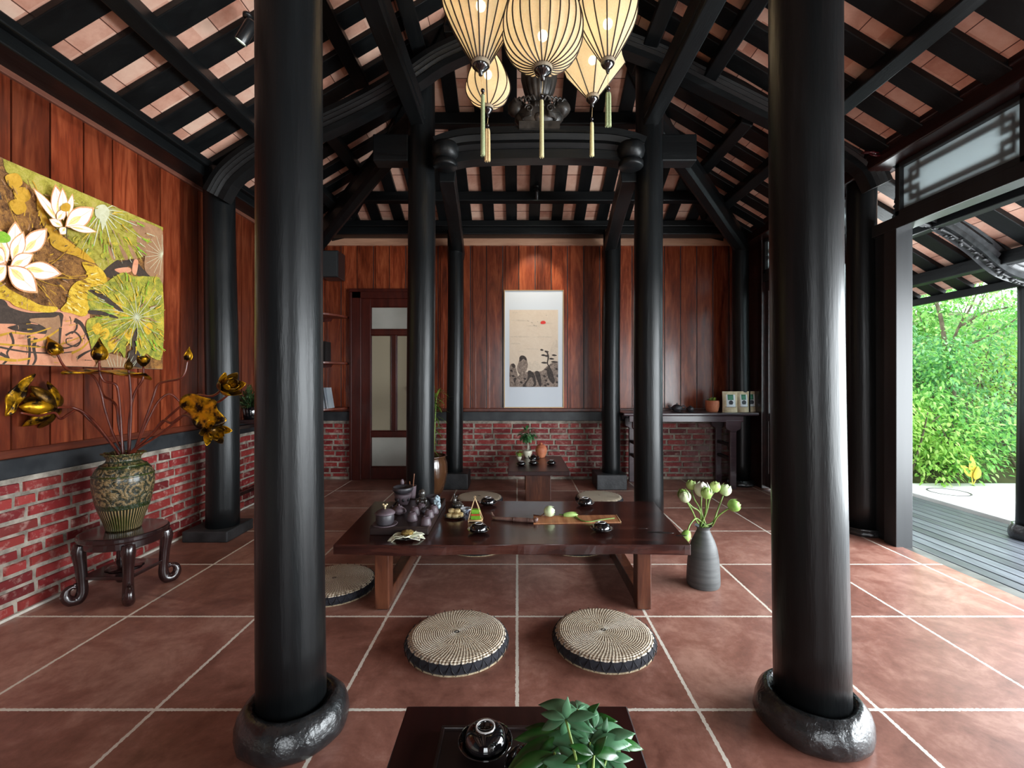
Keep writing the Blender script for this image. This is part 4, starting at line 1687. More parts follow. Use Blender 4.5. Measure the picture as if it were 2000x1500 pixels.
# ================================================================== lotus painting on the left wall
def paint(name, c1, c2, c3=None, s=18, lo=.40, hi=.60, dist=1.0):
    t = NT(name)
    n = t.math('ADD', t.math('MULTIPLY', t.noise(t.pos(), s, 6, 0.7, dist), 0.55), t.math('MULTIPLY', t.noise(t.pos(), s * 4.5, 5, 0.75, 2.0), 0.45))
    st = [(lo, c1), (hi, c2)] if not c3 else [(lo, c1), ((lo + hi) / 2, c2), (hi, c3)]
    return t.done(t.bsdf(t.ramp(n, st), 0.6, 0, 0.3, 0, t.bump(n, 0.15, 0.002)))


PM = [paint('painted_brown', lin(70, 44, 26), lin(128, 88, 52), lin(176, 126, 66), 16),
      paint('painted_olive_leaf', lin(128, 116, 48), lin(168, 160, 62), lin(188, 170, 96), 14),
      paint('painted_ochre', lin(188, 142, 38), lin(214, 166, 62)),
      paint('painted_yellow', lin(176, 134, 46), lin(220, 178, 52), lin(232, 198, 84), 20),
      paint('painted_green_leaf', lin(104, 114, 56), lin(160, 158, 60), lin(214, 190, 76), 17),
      paint('painted_dark', lin(62, 52, 46), lin(84, 70, 62), s=30),
      paint('painted_pink', lin(216, 146, 112), lin(230, 164, 130), s=10),
      paint('painted_white', lin(238, 240, 226), lin(250, 246, 230), s=20),
      paint('painted_orange_edge', lin(206, 118, 72), lin(232, 190, 140), s=40),
      paint('painted_bright_green', lin(110, 170, 40), lin(160, 200, 70), s=70),
      paint('painted_pale_lines', lin(196, 196, 160), lin(214, 214, 190), s=30),
      paint('painted_mauve', lin(150, 112, 84), lin(180, 138, 104), s=12),
      paint('painted_warm_yellow_tint', lin(238, 214, 120), lin(246, 232, 180), s=30)]
PX = XL + 0.045


def W2(px, py, lay=0.0):
    x = PX + 0.0006 * lay
    D = x * F / (px - 1010)
    D = max(1.66, min(2.948, D))
    z = CZ - (py - 742) / F * (x * F / (px - 1010))
    return Vector((x, D, max(1.163, min(2.072, z))))


pt = thing('lotus_painting', 'large unframed painting of white lotus flowers and golden leaves on the left wall', 'painting', (PX, 2.3, 1.166))
mb = MB()
mb.box(XL + 0.013, PX, 1.66, 2.95, 1.161, 2.074)
mb.build('canvas_block', M['doorglass2'], pt, bevel=0.002)
mb = MB()
L_ = [1]


def shape(pts, mi, smooth=True, res=5):
    L_[0] += 1
    pp = [Vector((a, b, 0)) for a, b in pts]
    if smooth:
        pp = spline(pp, res, closed=True)
    mb.poly([W2(q.x, q.y, L_[0] * 0.35) for q in pp], mi)


def petal2(b, t_, wd, orange=True, mi=7, tint=True):
    b, t_ = Vector((b[0], b[1], 0)), Vector((t_[0], t_[1], 0))
    d = t_ - b
    s = Vector((-d.y, d.x, 0)).normalized()
    def ol(k, b0=0.0, e=1.0):
        L = []
        for u, w_ in ((0, 0.06), (0.18, 0.62), (0.4, 0.98), (0.62, 0.92), (0.82, 0.55), (0.95, 0.18)):
            L.append((u, w_))
        P1 = [b + d * (b0 + (e - b0) * u) + s * (w_ * wd / 2 * k) for u, w_ in L]
        P2 = [b + d * (b0 + (e - b0) * u) - s * (w_ * wd / 2 * k) for u, w_ in L][::-1]
        return [(q.x, q.y) for q in P1 + [b + d * e] + P2]
    if orange:
        shape(ol(1.0), 8, res=3)
    shape(ol(0.88, 0.04, 0.93), mi, res=3)
    if tint:
        shape(ol(0.3, 0.1, 0.55), 12, res=3)
        q = [b + d * .06 + s * .4, b + d * .88 + s * .4, b + d * .9, b + d * .06 - s * .2]
        shape([(v.x, v.y) for v in q], 8, False)


def line2(pts, wd, mi):
    pp = spline([Vector((a, b, 0)) for a, b in pts], 4)
    n = len(pp)
    up, dn = [], []
    for i, p in enumerate(pp):
        t_ = (pp[min(i + 1, n - 1)] - pp[max(i - 1, 0)]).normalized()
        s = Vector((-t_.y, t_.x, 0))
        w_ = wd * (0.62 if mi == 10 else 1) * (1 - 0.6 * i / n) / 2
        up.append(p + s * w_)
        dn.append(p - s * w_)
    L_[0] += 0.2
    for i in range(n - 1):
        mb.poly([W2(q.x, q.y, L_[0] * 0.35) for q in (up[i], up[i + 1], dn[i + 1], dn[i])], mi)


# ground colour, pond with pink blocks
shape([(-380, 0), (60, 300), (330, 420), (330, 740), (-380, 740)], 0, False)
shape([(-380, 560), (0, 575), (60, 608), (175, 600), (178, 690), (190, 740), (-380, 740)], 6, False)
shape([(-380, 540), (-100, 560), (0, 583), (20, 600), (60, 611), (118, 610), (122, 628), (116, 642), (85, 634), (100, 640), (98, 652), (60, 650), (30, 646), (14, 640), (0, 632), (-380, 640)], 5)
shape([(104, 620), (116, 618), (118, 660), (108, 700), (84, 668), (92, 645), (76, 633), (60, 628), (62, 622)], 11)
for pts, wd, mi in (([(0, 655), (25, 650), (60, 652), (100, 640)], 5, 2), ([(0, 690), (15, 700), (5, 712)], 7, 5), ([(20, 650), (26, 670), (14, 688), (18, 700)], 6, 5), ([(56, 655), (58, 690), (54, 715)], 7, 5),
                    ([(70, 660), (66, 680), (70, 700), (64, 714)], 8, 5), ([(0, 678), (30, 684), (60, 688), (110, 690), (150, 686)], 4, 5), ([(0, 672), (40, 675), (90, 678), (120, 672), (165, 655)], 4, 2), ([(60, 668), (90, 660), (120, 640)], 6, 2),
                    ([(118, 640), (116, 675)], 6, 5), ([(145, 625), (158, 632), (168, 650), (176, 668)], 9, 5), ([(128, 655), (145, 648), (158, 662), (150, 676), (132, 672), (130, 662), (142, 660)], 4, 5), ([(140, 690), (160, 680), (176, 664)], 5, 2),
                    ([(0, 700), (30, 704), (60, 700)], 7, 2), ([(150, 700), (165, 690), (178, 684)], 6, 5), ([(148, 622), (150, 640), (140, 652)], 5, 5), ([(110, 676), (128, 680), (150, 672), (164, 660)], 4, 5)):
    line2(pts, wd, mi)
shape([(-120, 640), (-40, 650), (-20, 715), (-60, 715)], 5)
# big upper leaf
shape([(10, 300), (60, 318), (200, 370), (330, 420), (312, 462), (296, 470), (280, 500), (262, 505), (228, 510), (222, 525), (200, 528), (185, 512), (150, 480), (120, 455), (96, 430), (80, 400), (66, 372), (40, 350), (12, 335)], 1, True, 3)
shape([(258, 428), (312, 446), (306, 460), (285, 466), (262, 448)], 11)
shape([(268, 462), (284, 470), (292, 490), (282, 500), (270, 485)], 11)
for x0 in (208, 232, 250):
    shape([(x0, 480), (x0 + 6, 482), (x0 + 18, 503), (x0 + 12, 507)], 11)
shape([(222, 512), (232, 508), (238, 520), (230, 545), (208, 540), (202, 530)], 5)
shape([(236, 512), (262, 508), (282, 528), (300, 540), (272, 540), (262, 528), (250, 520), (244, 532), (232, 530)], 5)
shape([(224, 526), (250, 522), (256, 530), (238, 534)], 6)
shape([(262, 508), (270, 510), (266, 536), (258, 530)], 6)
shape([(292, 470), (318, 452), (318, 560), (300, 545), (282, 522)], 11)
for k in range(15):
    a = pi * 0.55 + k * 0.105 * pi
    line2([(317, 498), (317 + 34 * cos(a), 498 + 44 * sin(a) * .9)], 1.6, 10)
for k in range(13):
    a = -0.5 + k * 0.23
    line2([(200, 412), (200 + (44 + 30 * (k % 3)) * cos(a), 412 + (44 + 26 * (k % 3)) * sin(a))], 4.5 - 2.6 * (k % 2), 10)
shape([(188, 404), (204, 400), (214, 414), (208, 432), (200, 450), (196, 430), (186, 420)], 10)
for c in ((150, 468), (175, 492), (205, 500), (160, 440), (225, 480)):
    shape([(c[0] - 9, c[1]), (c[0], c[1] - 8), (c[0] + 8, c[1] + 1), (c[0] + 1, c[1] + 8)], 4)
# ochre fold
shape([(62, 352), (72, 372), (72, 405), (84, 440), (96, 456), (100, 478), (122, 492), (148, 500), (166, 508), (186, 514), (170, 496), (150, 482), (128, 466), (108, 446), (92, 425), (80, 395), (70, 362)], 2, True, 3)
for a, b in ((10, 345), (26, 372), (18, 395)):
    shape([(a, b), (a + 24, b - 6), (a + 34, b + 14), (a + 14, b + 24)], 2)
# golden lower-left leaf rim and bright patches
shape([(160, 512), (190, 520), (206, 536), (210, 556), (200, 570), (182, 575), (176, 598), (166, 618), (140, 612), (118, 606), (130, 590), (136, 566), (150, 550), (172, 540)], 3, True, 3)
shape([(-120, 520), (-40, 530), (0, 550), (20, 566), (56, 584), (80, 596), (112, 600), (104, 610), (66, 608), (30, 598), (4, 584), (-120, 570)], 3, True, 3)
# lower right leaf
shape([(172, 566), (200, 556), (224, 540), (242, 532), (262, 540), (290, 540), (318, 556), (318, 690), (300, 700), (285, 690), (276, 706), (262, 684), (248, 668), (244, 700), (234, 686), (212, 690), (196, 700), (182, 690), (174, 660), (168, 638), (174, 622), (200, 618), (176, 606)], 4, True, 3)
for c in ((220, 670), (205, 650), (190, 640), (252, 650), (230, 600), (290, 640)):
    shape([(c[0] - 10, c[1]), (c[0] + 2, c[1] - 10), (c[0] + 9, c[1] + 2), (c[0] - 1, c[1] + 14)], 3)
shape([(172, 566), (190, 568), (215, 584), (240, 606), (236, 610), (210, 592), (185, 576)], 5)
shape([(174, 606), (200, 608), (228, 618), (228, 622), (200, 616), (176, 613)], 5)
for k in range(16):
    a = k * 2 * pi / 16 + 0.2
    r = 48 + 18 * ((k * 7) % 3)
    line2([(267, 620), (267 + r * .5 * cos(a + .1), 620 + r * .55 * sin(a + .1)), (min(316, 267 + r * cos(a)), 620 + r * .95 * sin(a))], 2.2, 10)
shape([(258, 664), (268, 640), (266, 680), (262, 700)], 5)
shape([(250, 690), (268, 684), (282, 716), (262, 714)], 5)
shape([(205, 690), (228, 694), (256, 706), (250, 722), (190, 722), (196, 700)], 11)
for k in range(10):
    line2([(215 + k * 5, 716), (205 + k * 8, 690 + (k % 3) * 5)], 1.5, 10)
# veins in the brown leaf
for e in ((60, 470), (150, 470), (180, 535), (110, 600), (30, 420), (10, 380), (120, 560), (200, 540)):
    line2([(60, 540), ((60 + e[0]) / 2 + 5, (540 + e[1]) / 2 + 4), e], 1.4, 2)
# loose brush strokes over the leaves
rb = random.Random(40)


def inside(pg, x, y):
    c_ = False
    for i in range(len(pg)):
        (xa, ya), (xb, yb) = pg[i], pg[i - 1]
        if (ya > y) != (yb > y) and x < (xb - xa) * (y - ya) / (yb - ya) + xa:
            c_ = not c_
    return c_


for pg, mis, cnt, ln_, cen in (([(80, 380), (200, 400), (300, 450), (270, 500), (200, 522), (150, 478), (100, 440)], (1, 9, 10, 3, 11), 90, 13, (200, 410)),
                               ([(175, 570), (235, 540), (310, 550), (315, 680), (262, 680), (200, 690), (176, 640), (205, 615)], (4, 9, 10, 3, 11, 3), 130, 14, (267, 620)),
                               ([(0, 350), (60, 360), (90, 450), (190, 530), (150, 590), (60, 600), (0, 570)], (0, 5, 2, 0, 11), 130, 12, (60, 520)),
                               ([(165, 515), (206, 540), (200, 570), (160, 612), (122, 604), (140, 560)], (2, 3, 12), 34, 10, (60, 540)),
                               ([(0, 640), (170, 610), (178, 690), (160, 716), (0, 712)], (5, 2, 6, 11), 40, 12, None)):
    k = 0
    while k < cnt:
        x, y = rb.uniform(0, 318), rb.uniform(340, 716)
        if not inside(pg, x, y):
            continue
        k += 1
        a = atan2(y - cen[1], x - cen[0]) + rb.uniform(-.3, .3) if cen else rb.choice((0, pi / 2)) + rb.uniform(-.2, .2)
        L = ln_ * rb.uniform(.5, 1.4)
        line2([(x, y), (x + cos(a) * L * .5 + rb.uniform(-2, 2), y + sin(a) * L * .5), (x + cos(a) * L, y + sin(a) * L)], rb.uniform(1.0, 3.0), rb.choice(mis))
# lotus flowers
for b, t_, w_ in (((12, 515), (-60, 470), 50), ((10, 515), (-70, 560), 44), ((14, 512), (-10, 440), 34), ((45, 495), (92, 446), 38), ((28, 500), (30, 432), 34), ((24, 508), (46, 452), 30), ((10, 512), (-26, 486), 38), ((20, 522), (66, 496), 30), ((44, 523), (121, 535), 36), ((12, 518), (-24, 552), 36), ((16, 520), (74, 572), 44)):
    petal2(b, t_, w_)
shape([(-10, 456), (6, 452), (20, 462), (18, 472), (2, 474), (-12, 468)], 9)
for b, t_, w_ in (((122, 440), (64, 366), 18), ((118, 432), (108, 360), 28), ((124, 430), (122, 366), 20), ((132, 425), (142, 378), 14), ((128, 442), (184, 406), 40), ((134, 442), (190, 453), 14), ((122, 442), (96, 428), 16), ((128, 444), (118, 458), 18), ((112, 430), (128, 408), 18)):
    petal2(b, t_, w_)
shape([(118, 404), (130, 396), (138, 402), (134, 412), (122, 412)], 2)
line2([(131, 443), (130, 460), (132, 468)], 2, 5)
mb.build('painted_surface', PM, pt)

# ================================================================== ink painting on the back wall
M['paper'] = simple('white_mount_paper', lin(206, 212, 220), 0.55)
M['silk'] = paint('misty_ink_wash', lin(206, 186, 166), lin(220, 204, 186), s=7, lo=.3, hi=.7)
M['wash1'] = paint('ink_wash_light', lin(196, 178, 160), lin(214, 198, 180), s=24)
M['wash2'] = paint('ink_wash_mid', lin(84, 72, 66), lin(170, 150, 136), s=42, lo=.42, hi=.6)
M['ink'] = paint('ink_dark', lin(24, 20, 20), lin(84, 72, 66), s=60)
M['sunred'] = simple('red_sun_paint', lin(214, 52, 44), 0.6)
M['goldframe'] = simple('thin_pale_frame', lin(180, 150, 110), 0.35, metal=0.5)
sp_ = thing('ink_landscape_painting', 'tall framed ink landscape with a red sun on the back wall', 'painting', (0.18, YB - 0.02, 0.78))
IY = YB - 0.045
x0, x1 = (986 - 1010) / F * IY, (1099.5 - 1010) / F * IY
z0, z1 = CZ - (795 - 742) / F * IY, CZ - (568 - 742) / F * IY
mb = MB()
mb.box(x0, x1, IY, YB - 0.008, z0, z1)
mb.build('mount', M['paper'], sp_)
mb = MB()
fw = 0.008
for a, b, c, d in ((x0 - fw, x0, z0 - fw, z1 + fw), (x1, x1 + fw, z0 - fw, z1 + fw), (x0, x1, z0 - fw, z0), (x0, x1, z1, z1 + fw)):
    mb.box(a, b, IY - 0.01, YB - 0.006, c, d)
mb.build('thin_frame', M['goldframe'], sp_)
mb = MB()
lay = [0]


def ik(pts, mi, smooth=True, res=3):
    """points in the picture's own zoomed frame"""
    lay[0] += 1
    pp = [Vector((a, b, 0)) for a, b in pts]
    if smooth:
        pp = spline(pp, res, closed=True)
    pp = [Vector((970 + max(145, min(692, q.x)) / 5.767, 550 + max(318, min(1187, q.y)) / 5.767, 0)) for q in pp]
    y = IY - 0.001 - lay[0] * 0.0001
    mb.poly([((q.x - 1010) / F * IY, y, CZ - (q.y - 742) / F * IY) for q in pp], mi)


ik([(145, 318), (692, 318), (692, 1187), (145, 1187)], 0, False)
for a in ((145, 622, 240), (400, 625, 250), (150, 700, 120), (230, 790, 90), (300, 760, 180), (150, 440, 200), (330, 500, 160), (150, 350, 90), (480, 470, 160)):
    ik([(a[0], a[1]), (a[0] + a[2] * .5, a[1] - 12), (a[0] + a[2], a[1] + 2), (a[0] + a[2] * .5, a[1] + 8)], 1)
ik([(600, 790), (630, 700), (662, 660), (690, 690), (692, 960), (590, 900)], 1)
ik([(345, 960), (370, 900), (400, 930), (430, 890), (470, 920), (500, 980), (400, 1000)], 1)
ik([(228, 970), (250, 900), (262, 845), (290, 830), (330, 850), (345, 900), (350, 960), (320, 1030), (270, 1050), (240, 1020)], 2)
ik([(255, 860), (275, 838), (310, 838), (335, 870), (330, 890), (300, 870), (268, 900)], 3)
ik([(148, 960), (180, 925), (210, 950), (225, 1010), (240, 1080), (240, 1185), (148, 1185)], 2)
ik([(165, 935), (190, 922), (212, 948), (200, 975), (178, 960)], 3)
ik([(190, 1100), (215, 1080), (240, 1130), (225, 1165), (200, 1140)], 3)
ik([(240, 1070), (330, 1020), (500, 1010), (560, 960), (692, 900), (692, 1186), (240, 1186)], 2)
ik([(290, 1186), (345, 1100), (350, 1015), (380, 1003), (420, 1040), (440, 1110), (430, 1180)], 3)
ik([(325, 1180), (370, 1090), (400, 1080), (415, 1170)], 2)
ik([(430, 1020), (470, 1010), (495, 1060), (505, 1150), (490, 1185), (460, 1120)], 3)
ik([(565, 980), (600, 965), (625, 1010), (640, 1060), (656, 1110), (640, 1150), (610, 1130), (575, 1070)], 3)
for x_, y_, w_ in ((490, 770, 40), (500, 830, 60), (540, 790, 50), (590, 870, 60), (500, 915, 80), (610, 905, 80), (540, 990, 50), (620, 830, 60), (540, 838, 50)):
    ik([(x_, y_), (x_ + w_ * .4, y_ - 12), (x_ + w_, y_ + 2), (x_ + w_ * .5, y_ + 10)], 3)
ik([(540, 775), (575, 795), (590, 850), (578, 920), (602, 960), (590, 965), (566, 920), (574, 860), (566, 808)], 3)
for x_, y_ in ((150, 1000), (170, 1060), (260, 1130), (300, 1090), (520, 1060), (540, 1110), (560, 1150), (660, 980), (670, 1060), (665, 1130), (530, 1165), (360, 1040)):
    ik([(x_, y_), (x_ + 20, y_ - 8), (x_ + 34, y_ + 12), (x_ + 12, y_ + 16)], 3)
ik([(496, 474), (500, 452), (522, 442), (546, 448), (552, 470), (524, 479)], 4)
for x_, y_ in ((348, 442), (360, 446), (392, 462), (404, 466), (418, 492), (428, 496), (446, 500), (560, 382), (462, 454)):
    ik([(x_ - 8, y_ - 4), (x_, y_), (x_ + 8, y_ - 6), (x_, y_ + 4)], 3, False)
mb.build('ink_picture', [M['silk'], M['wash1'], M['wash2'], M['ink'], M['sunred']], sp_)

# ================================================================== lanterns
def m_silk():
    t = NT('cream_lantern_silk')
    n = t.noise(t.coord((1, 1, 1)), 130, 2)
    c = t.ramp(n, [(0.3, (0.93, 0.80, 0.56, 1)), (0.7, (0.98, 0.88, 0.68, 1))])
    tr = t.n('BsdfTranslucent')
    t.l(c, tr.inputs[0])
    df = t.n('BsdfDiffuse')
    t.l(c, df.inputs[0])
    tp = t.n('BsdfTransparent')
    tp.inputs[0].default_value = (1, 0.93, 0.8, 1)
    a, b = t.n('MixShader'), t.n('MixShader')
    a.inputs[0].default_value = 0.3
    t.l(tr.outputs[0], a.inputs[1])
    t.l(df.outputs[0], a.inputs[2])
    b.inputs[0].default_value = 0.16
    t.l(a.outputs[0], b.inputs[1])
    t.l(tp.outputs[0], b.inputs[2])
    return t.done(b.outputs[0])


def m_emit(name, c, s):
    t = NT(name)
    e = t.n('Emission')
    e.inputs[0].default_value = c
    e.inputs[1].default_value = s
    return t.done(e.outputs[0])


M['lsilk'] = m_silk()
M['bulb'] = m_emit('warm_bulb', (1, 0.78, 0.5, 1), 14)
M['rib'] = simple('dark_bamboo_rib', lin(44, 30, 22), 0.5)
M['capwood'] = simple('black_turned_cap', (0.01, 0.008, 0.008, 1), 0.12, coat=0.8)
M['collar'] = simple('grey_braid_collar', lin(130, 116, 96), 0.7, lin(160, 146, 124), 90)
M['tassel'] = simple('cream_tassel', lin(206, 196, 140), 0.8, lin(226, 216, 166), 200)
M['tasselg'] = simple('pale_green_tassel', lin(150, 162, 120), 0.8, lin(176, 186, 140), 200)
M['tasselp'] = simple('peach_tassel', lin(208, 176, 122), 0.8, lin(226, 198, 150), 200)
LE = 27


def lantern(label, px, D, prof, ribs, bead_y, t0, t1, bulb_y, energy, tass='tassel', px2=None, strands=1, flat=0, tw=4.2):
    """prof = [(radius px, y px)] from the bottom ring upwards"""
    s = D / F
    base = P(px, prof[0][1], D)
    ln_ = thing('silk_lantern', label, 'lantern', base, 'cream silk lanterns hanging over the long table')
    pr = [(r * s, (prof[0][1] - y) * s) for r, y in prof]
    sm = [(q.x, q.z) for q in spline([Vector((r, 0, z)) for r, z in pr], 4)] if not flat else pr
    # shade with slightly hollow panels between the ribs
    n = ribs * 4
    vs, fs = [], []
    for k, (r, z) in enumerate(sm):
        for i in range(n):
            a = 2 * pi * i / n
            u = (i % 4) / 4
            rr = r * (1 - (0.035 if not flat else 0.10) * sin(pi * u) * (1 if 0 < k < len(sm) - 1 else 0.3))
            vs.append(base + Vector((cos(a) * rr, sin(a) * rr, z)))
    for k in range(len(sm) - 1):
        for i in range(n):
            j = (i + 1) % n
            fs.append((k * n + i, k * n + j, (k + 1) * n + j, (k + 1) * n + i))
    mb = MB()
    mb.add(vs, fs, 0, True)
    mb.build('silk_shade', M['lsilk'], ln_)
    mb = MB()
    for i in range(ribs):
        a = 2 * pi * i / ribs
        mb.tube([base + Vector((cos(a) * (r + 0.0012), sin(a) * (r + 0.0012), z)) for r, z in sm], 0.0032, 5)
    mb.build('rib', M['rib'], ln_)
    r0 = sm[0][0]
    mb = MB()
    mb.lathe([(r0 * 1.03, 0.004), (r0 * 1.07, -0.003), (r0 * 1.05, -0.014), (r0 * 0.98, -0.016)], base, 32)
    zt = sm[-1][1]
    rt = sm[-1][0]
    mb.build('collar', M['collar'], ln_)
    mb = MB()
    mb.lathe([(rt * 1.04, zt - 0.004), (rt * 1.06, zt + 0.01), (rt * 0.9, zt + 0.012)], base, 32)
    mb.build('collar', M['collar'], ln_)
    mb = MB()
    mb.lathe([(r0 * 0.98, -0.012), (r0 * 0.99, -0.019), (r0 * 0.75, -0.030), (r0 * 0.42, -0.038), (r0 * 0.30, -0.046), (r0 * 0.22, -0.058), (0.004, -0.062), (0.0, -0.062)], base, 32)
    mb.build('turned_cap', M['capwood'], ln_)
    mb = MB()
    mb.lathe([(rt * 0.95, zt + 0.01), (rt * 0.9, zt + 0.022), (rt * 0.4, zt + 0.032), (0.008, zt + 0.05), (0, zt + 0.05)], base, 32)
    mb.build('turned_cap', M['capwood'], ln_)
    tx = (px2 or px)
    mb = MB()
    mb.tube([base + Vector((0, 0, -0.058)), P(tx, bead_y, D)], 0.0012, 5)
    mb.build('tassel_string', M['tasselp'], ln_)
    mb = MB()
    bc = P(tx, bead_y, D)
    mb.ell(bc, 0.0095, 0.0095, 0.0095, 14, 8)
    mb.lathe([(0.004, -0.012), (0.0075, -0.016), (0.0075, -0.020), (0.004, -0.023)], bc, 12)
    mb.build('bead', M['capwood'], ln_)
    mb = MB()
    tp_, tb = P(tx, t0, D), P(tx, t1, D)
    for k in range(strands):
        off = (k - (strands - 1) / 2) * 0.012
        w_ = tw * s / max(1, strands) ** 0.3
        pts = [tp_ + Vector((off * .6, 0, 0)), tp_ + Vector((off, 0, -0.02)), tp_.lerp(tb, .6) + Vector((off, 0.001, 0)), tb + Vector((off, 0, 0))]
        mb.tube(pts, [w_ * .75, w_ * .9, w_, w_ * 1.1], 10, res=3)
        for q in range(6):
            a = q * 1.05
            e = Vector((cos(a), sin(a), 0)) * w_ * .8
            mb.tube([tb + Vector((off, 0, 0.01)) + e, tb + Vector((off, 0, -0.005)) + e * 1.2], 0.0012, 4)
    mb.build('tassel', M[tass], ln_)
    top = base + Vector((0, 0, zt + 0.05))
    mb = MB()
    zr = 3.80 - 0.6 * abs(top.x - XC) if abs(top.x - XC) > 0.07 else 3.80
    mb.tube([top, Vector((top.x, top.y, zr))], 0.0025, 6)
    mb.build('hanging_cord', M['rib'], ln_)
    bp = P(px, bulb_y, D)
    mb = MB()
    mb.ell(bp, 0.022, 0.022, 0.022)
    mb.build('bulb', M['bulb'], ln_)
    bulb_light('lantern_bulb_light', bp, energy * LE, (1, 0.74, 0.44), 0.022)
    return ln_


lantern('long drop-shaped silk lantern, leftmost of the three upper ones', 939, 2.05, [(17, 122), (30, 100), (46, 72), (60, 45), (72, 15), (77, -15), (76, -40), (62, -66), (38, -84), (22, -92)], 20, 177, 186, 303, 12, 1.0, 'tasselg', px2=943)
lantern('round silk lantern in the middle of the hanging cluster', 1060, 2.02, [(18, 131), (40, 125), (60, 111), (73, 90), (78, 62), (74, 32), (62, 4), (42, -16), (20, -26)], 26, 187, 196, 306, 70, 1.0, 'tassel', px2=1058)
lantern('tapering silk lantern with broad shoulders, right of the round one', 1187, 2.10, [(13, 118), (24, 100), (38, 76), (50, 52), (57, 28), (57, 8), (44, -16), (26, -30), (15, -36)], 14, 172, 181, 246, 47, 0.9, 'tasselg', px2=1188, strands=2)
lantern('small pear-shaped silk lantern hanging lowest on the left', 953, 2.42, [(10, 207), (22, 203), (36, 192), (43, 175), (40, 155), (30, 132), (19, 112), (13, 96), (10, 90)], 12, 245, 252, 314, 146, 0.6, 'tasselp', px2=952, strands=2)
lantern('faceted diamond silk lantern hanging lower right, partly behind another', 1157, 2.50, [(12, 188), (64, 122), (40, 84), (14, 62)], 8, 232, 240, 304, 118, 0.7, 'tassel', px2=1156, flat=1)

# ================================================================== spotlights
M['spotface'] = m_emit('spot_lamp_face', (0.86, 1.0, 0.72, 1), 5)
M['blackmetal'] = simple('black_metal', (0.012, 0.012, 0.013, 1), 0.35, coat=0.2)


def spotlight(at, target, label, L=0.11, r=0.028, energy=20, angle=0.9, color=(1, 0.88, 0.66), up=0.07, blend=0.6):
    at, target = Vector(at), Vector(target)
    d = (target - at).normalized()
    Mx = (-d).to_track_quat('Z', 'Y').to_matrix()
    s_ = thing('track_spotlight', label, 'spotlight', at)
    mb = MB()
    mb.lathe([(r, 0.0), (r, L), (r * .6, L + 0.012), (0, L + 0.012)], at, 32, M=Mx, cap=False)
    mb.lathe([(r * .9, 0.0), (r, 0.0)], at, 32, M=Mx, cap=False)
    mb.build('lamp_housing', M['blackmetal'], s_)
    mb = MB()
    mb.lathe([(0, 0.006), (r * .88, 0.006)], at, 32, M=Mx, cap=False)
    mb.build('lamp_face', M['spotface'], s_)
    mb = MB()
    c = at - d * (L * .6)
    mb.tube([c, c + Vector((0, 0, up))], 0.006, 8)
    mb.lathe([(0.022, up), (0.022, up + 0.015)], c, 20)
    mb.build('bracket', M['blackmetal'], s_)
    spot('spot_beam', at + d * 0.02, target, energy, angle, blend, color, 0.02)
    return s_


spotlight((-1.42, 2.36, 2.83), (-2.3, 2.42, 1.45), 'black cylindrical track spotlight above, aimed at the lotus painting', energy=17, angle=1.35, color=(1, 0.93, 0.74), r=0.03)
spotlight((0.19, 4.44, 2.84), (0.2, 5.06, 2.0), 'small black spotlight under the hipped roof, aimed at the ink painting', energy=26, angle=0.85, r=0.02, L=0.07)
# ================================================================== tableware
M['blackglaze'] = simple('black_speckled_glaze', (0.004, 0.004, 0.005, 1), 0.06, (0.05, 0.045, 0.04, 1), 30, lo=0.60, hi=0.72, coat=1.0, coat_rough=0.03)
M['rawrim'] = simple('unglazed_white_foot', lin(196, 192, 190), 0.6)
M['clay'] = simple('purple_grey_clay', lin(72, 60, 66), 0.48, lin(98, 84, 90), 16, bump=0.3, bsc=60)
M['claydark'] = simple('dark_grey_clay', lin(40, 38, 42), 0.42, lin(66, 62, 66), 16, bump=0.3, bsc=60)
M['traywood'] = simple('black_tray_wood', (0.012, 0.007, 0.007, 1), 0.35, (0.03, 0.016, 0.014, 1), 9, (0.2, 1, 1))
M['orangeclay'] = simple('orange_terracotta', lin(176, 98, 66), 0.6, lin(204, 128, 92), 12, bump=0.3, bsc=50)
M['cream'] = simple('cream_glaze', lin(196, 190, 166), 0.35, lin(222, 216, 196), 8, coat=0.3)


def hand_cup(at, label, group='upside-down black tea bowls on saucers', k=1.0):
    """bowl standing upside down on its saucer"""
    c = thing('tea_bowl', label, 'cup', at, group)
    at = Vector(at)
    mb = MB()
    mb.lathe([(0.0, 0.002), (0.024 * k, 0.002), (0.026 * k, 0.0), (0.030 * k, 0.003), (0.046 * k, 0.010), (0.056 * k, 0.018), (0.0575 * k, 0.0195), (0.055 * k, 0.0195), (0.044 * k, 0.012), (0.03 * k, 0.008), (0, 0.008)], at, 48, jit=0.01)
    mb.build('saucer', M['blackglaze'], c)
    mb = MB()
    z = 0.0125
    mb.lathe([(0.043 * k, z), (0.0445 * k, z), (0.0442 * k, z + 0.008), (0.0425 * k, z + 0.016), (0.038 * k, z + 0.024), (0.031 * k, z + 0.0295), (0.024 * k, z + 0.0320), (0.0205 * k, z + 0.0325), (0.0205 * k, z + 0.0345)], at, 48, cap=False)
    mb.lathe([(0.0175 * k, z + 0.0345), (0.0172 * k, z + 0.030), (0.0, z + 0.029)], at, 32, cap=False)
    mb.build('bowl', M['blackglaze'], c)
    mb = MB()
    mb.lathe([(0.0206 * k, z + 0.034), (0.0202 * k, z + 0.0358), (0.0178 * k, z + 0.0358), (0.0174 * k, z + 0.034)], at, 40, cap=False)
    mb.build('foot_ring', M['rawrim'], c)
    return c


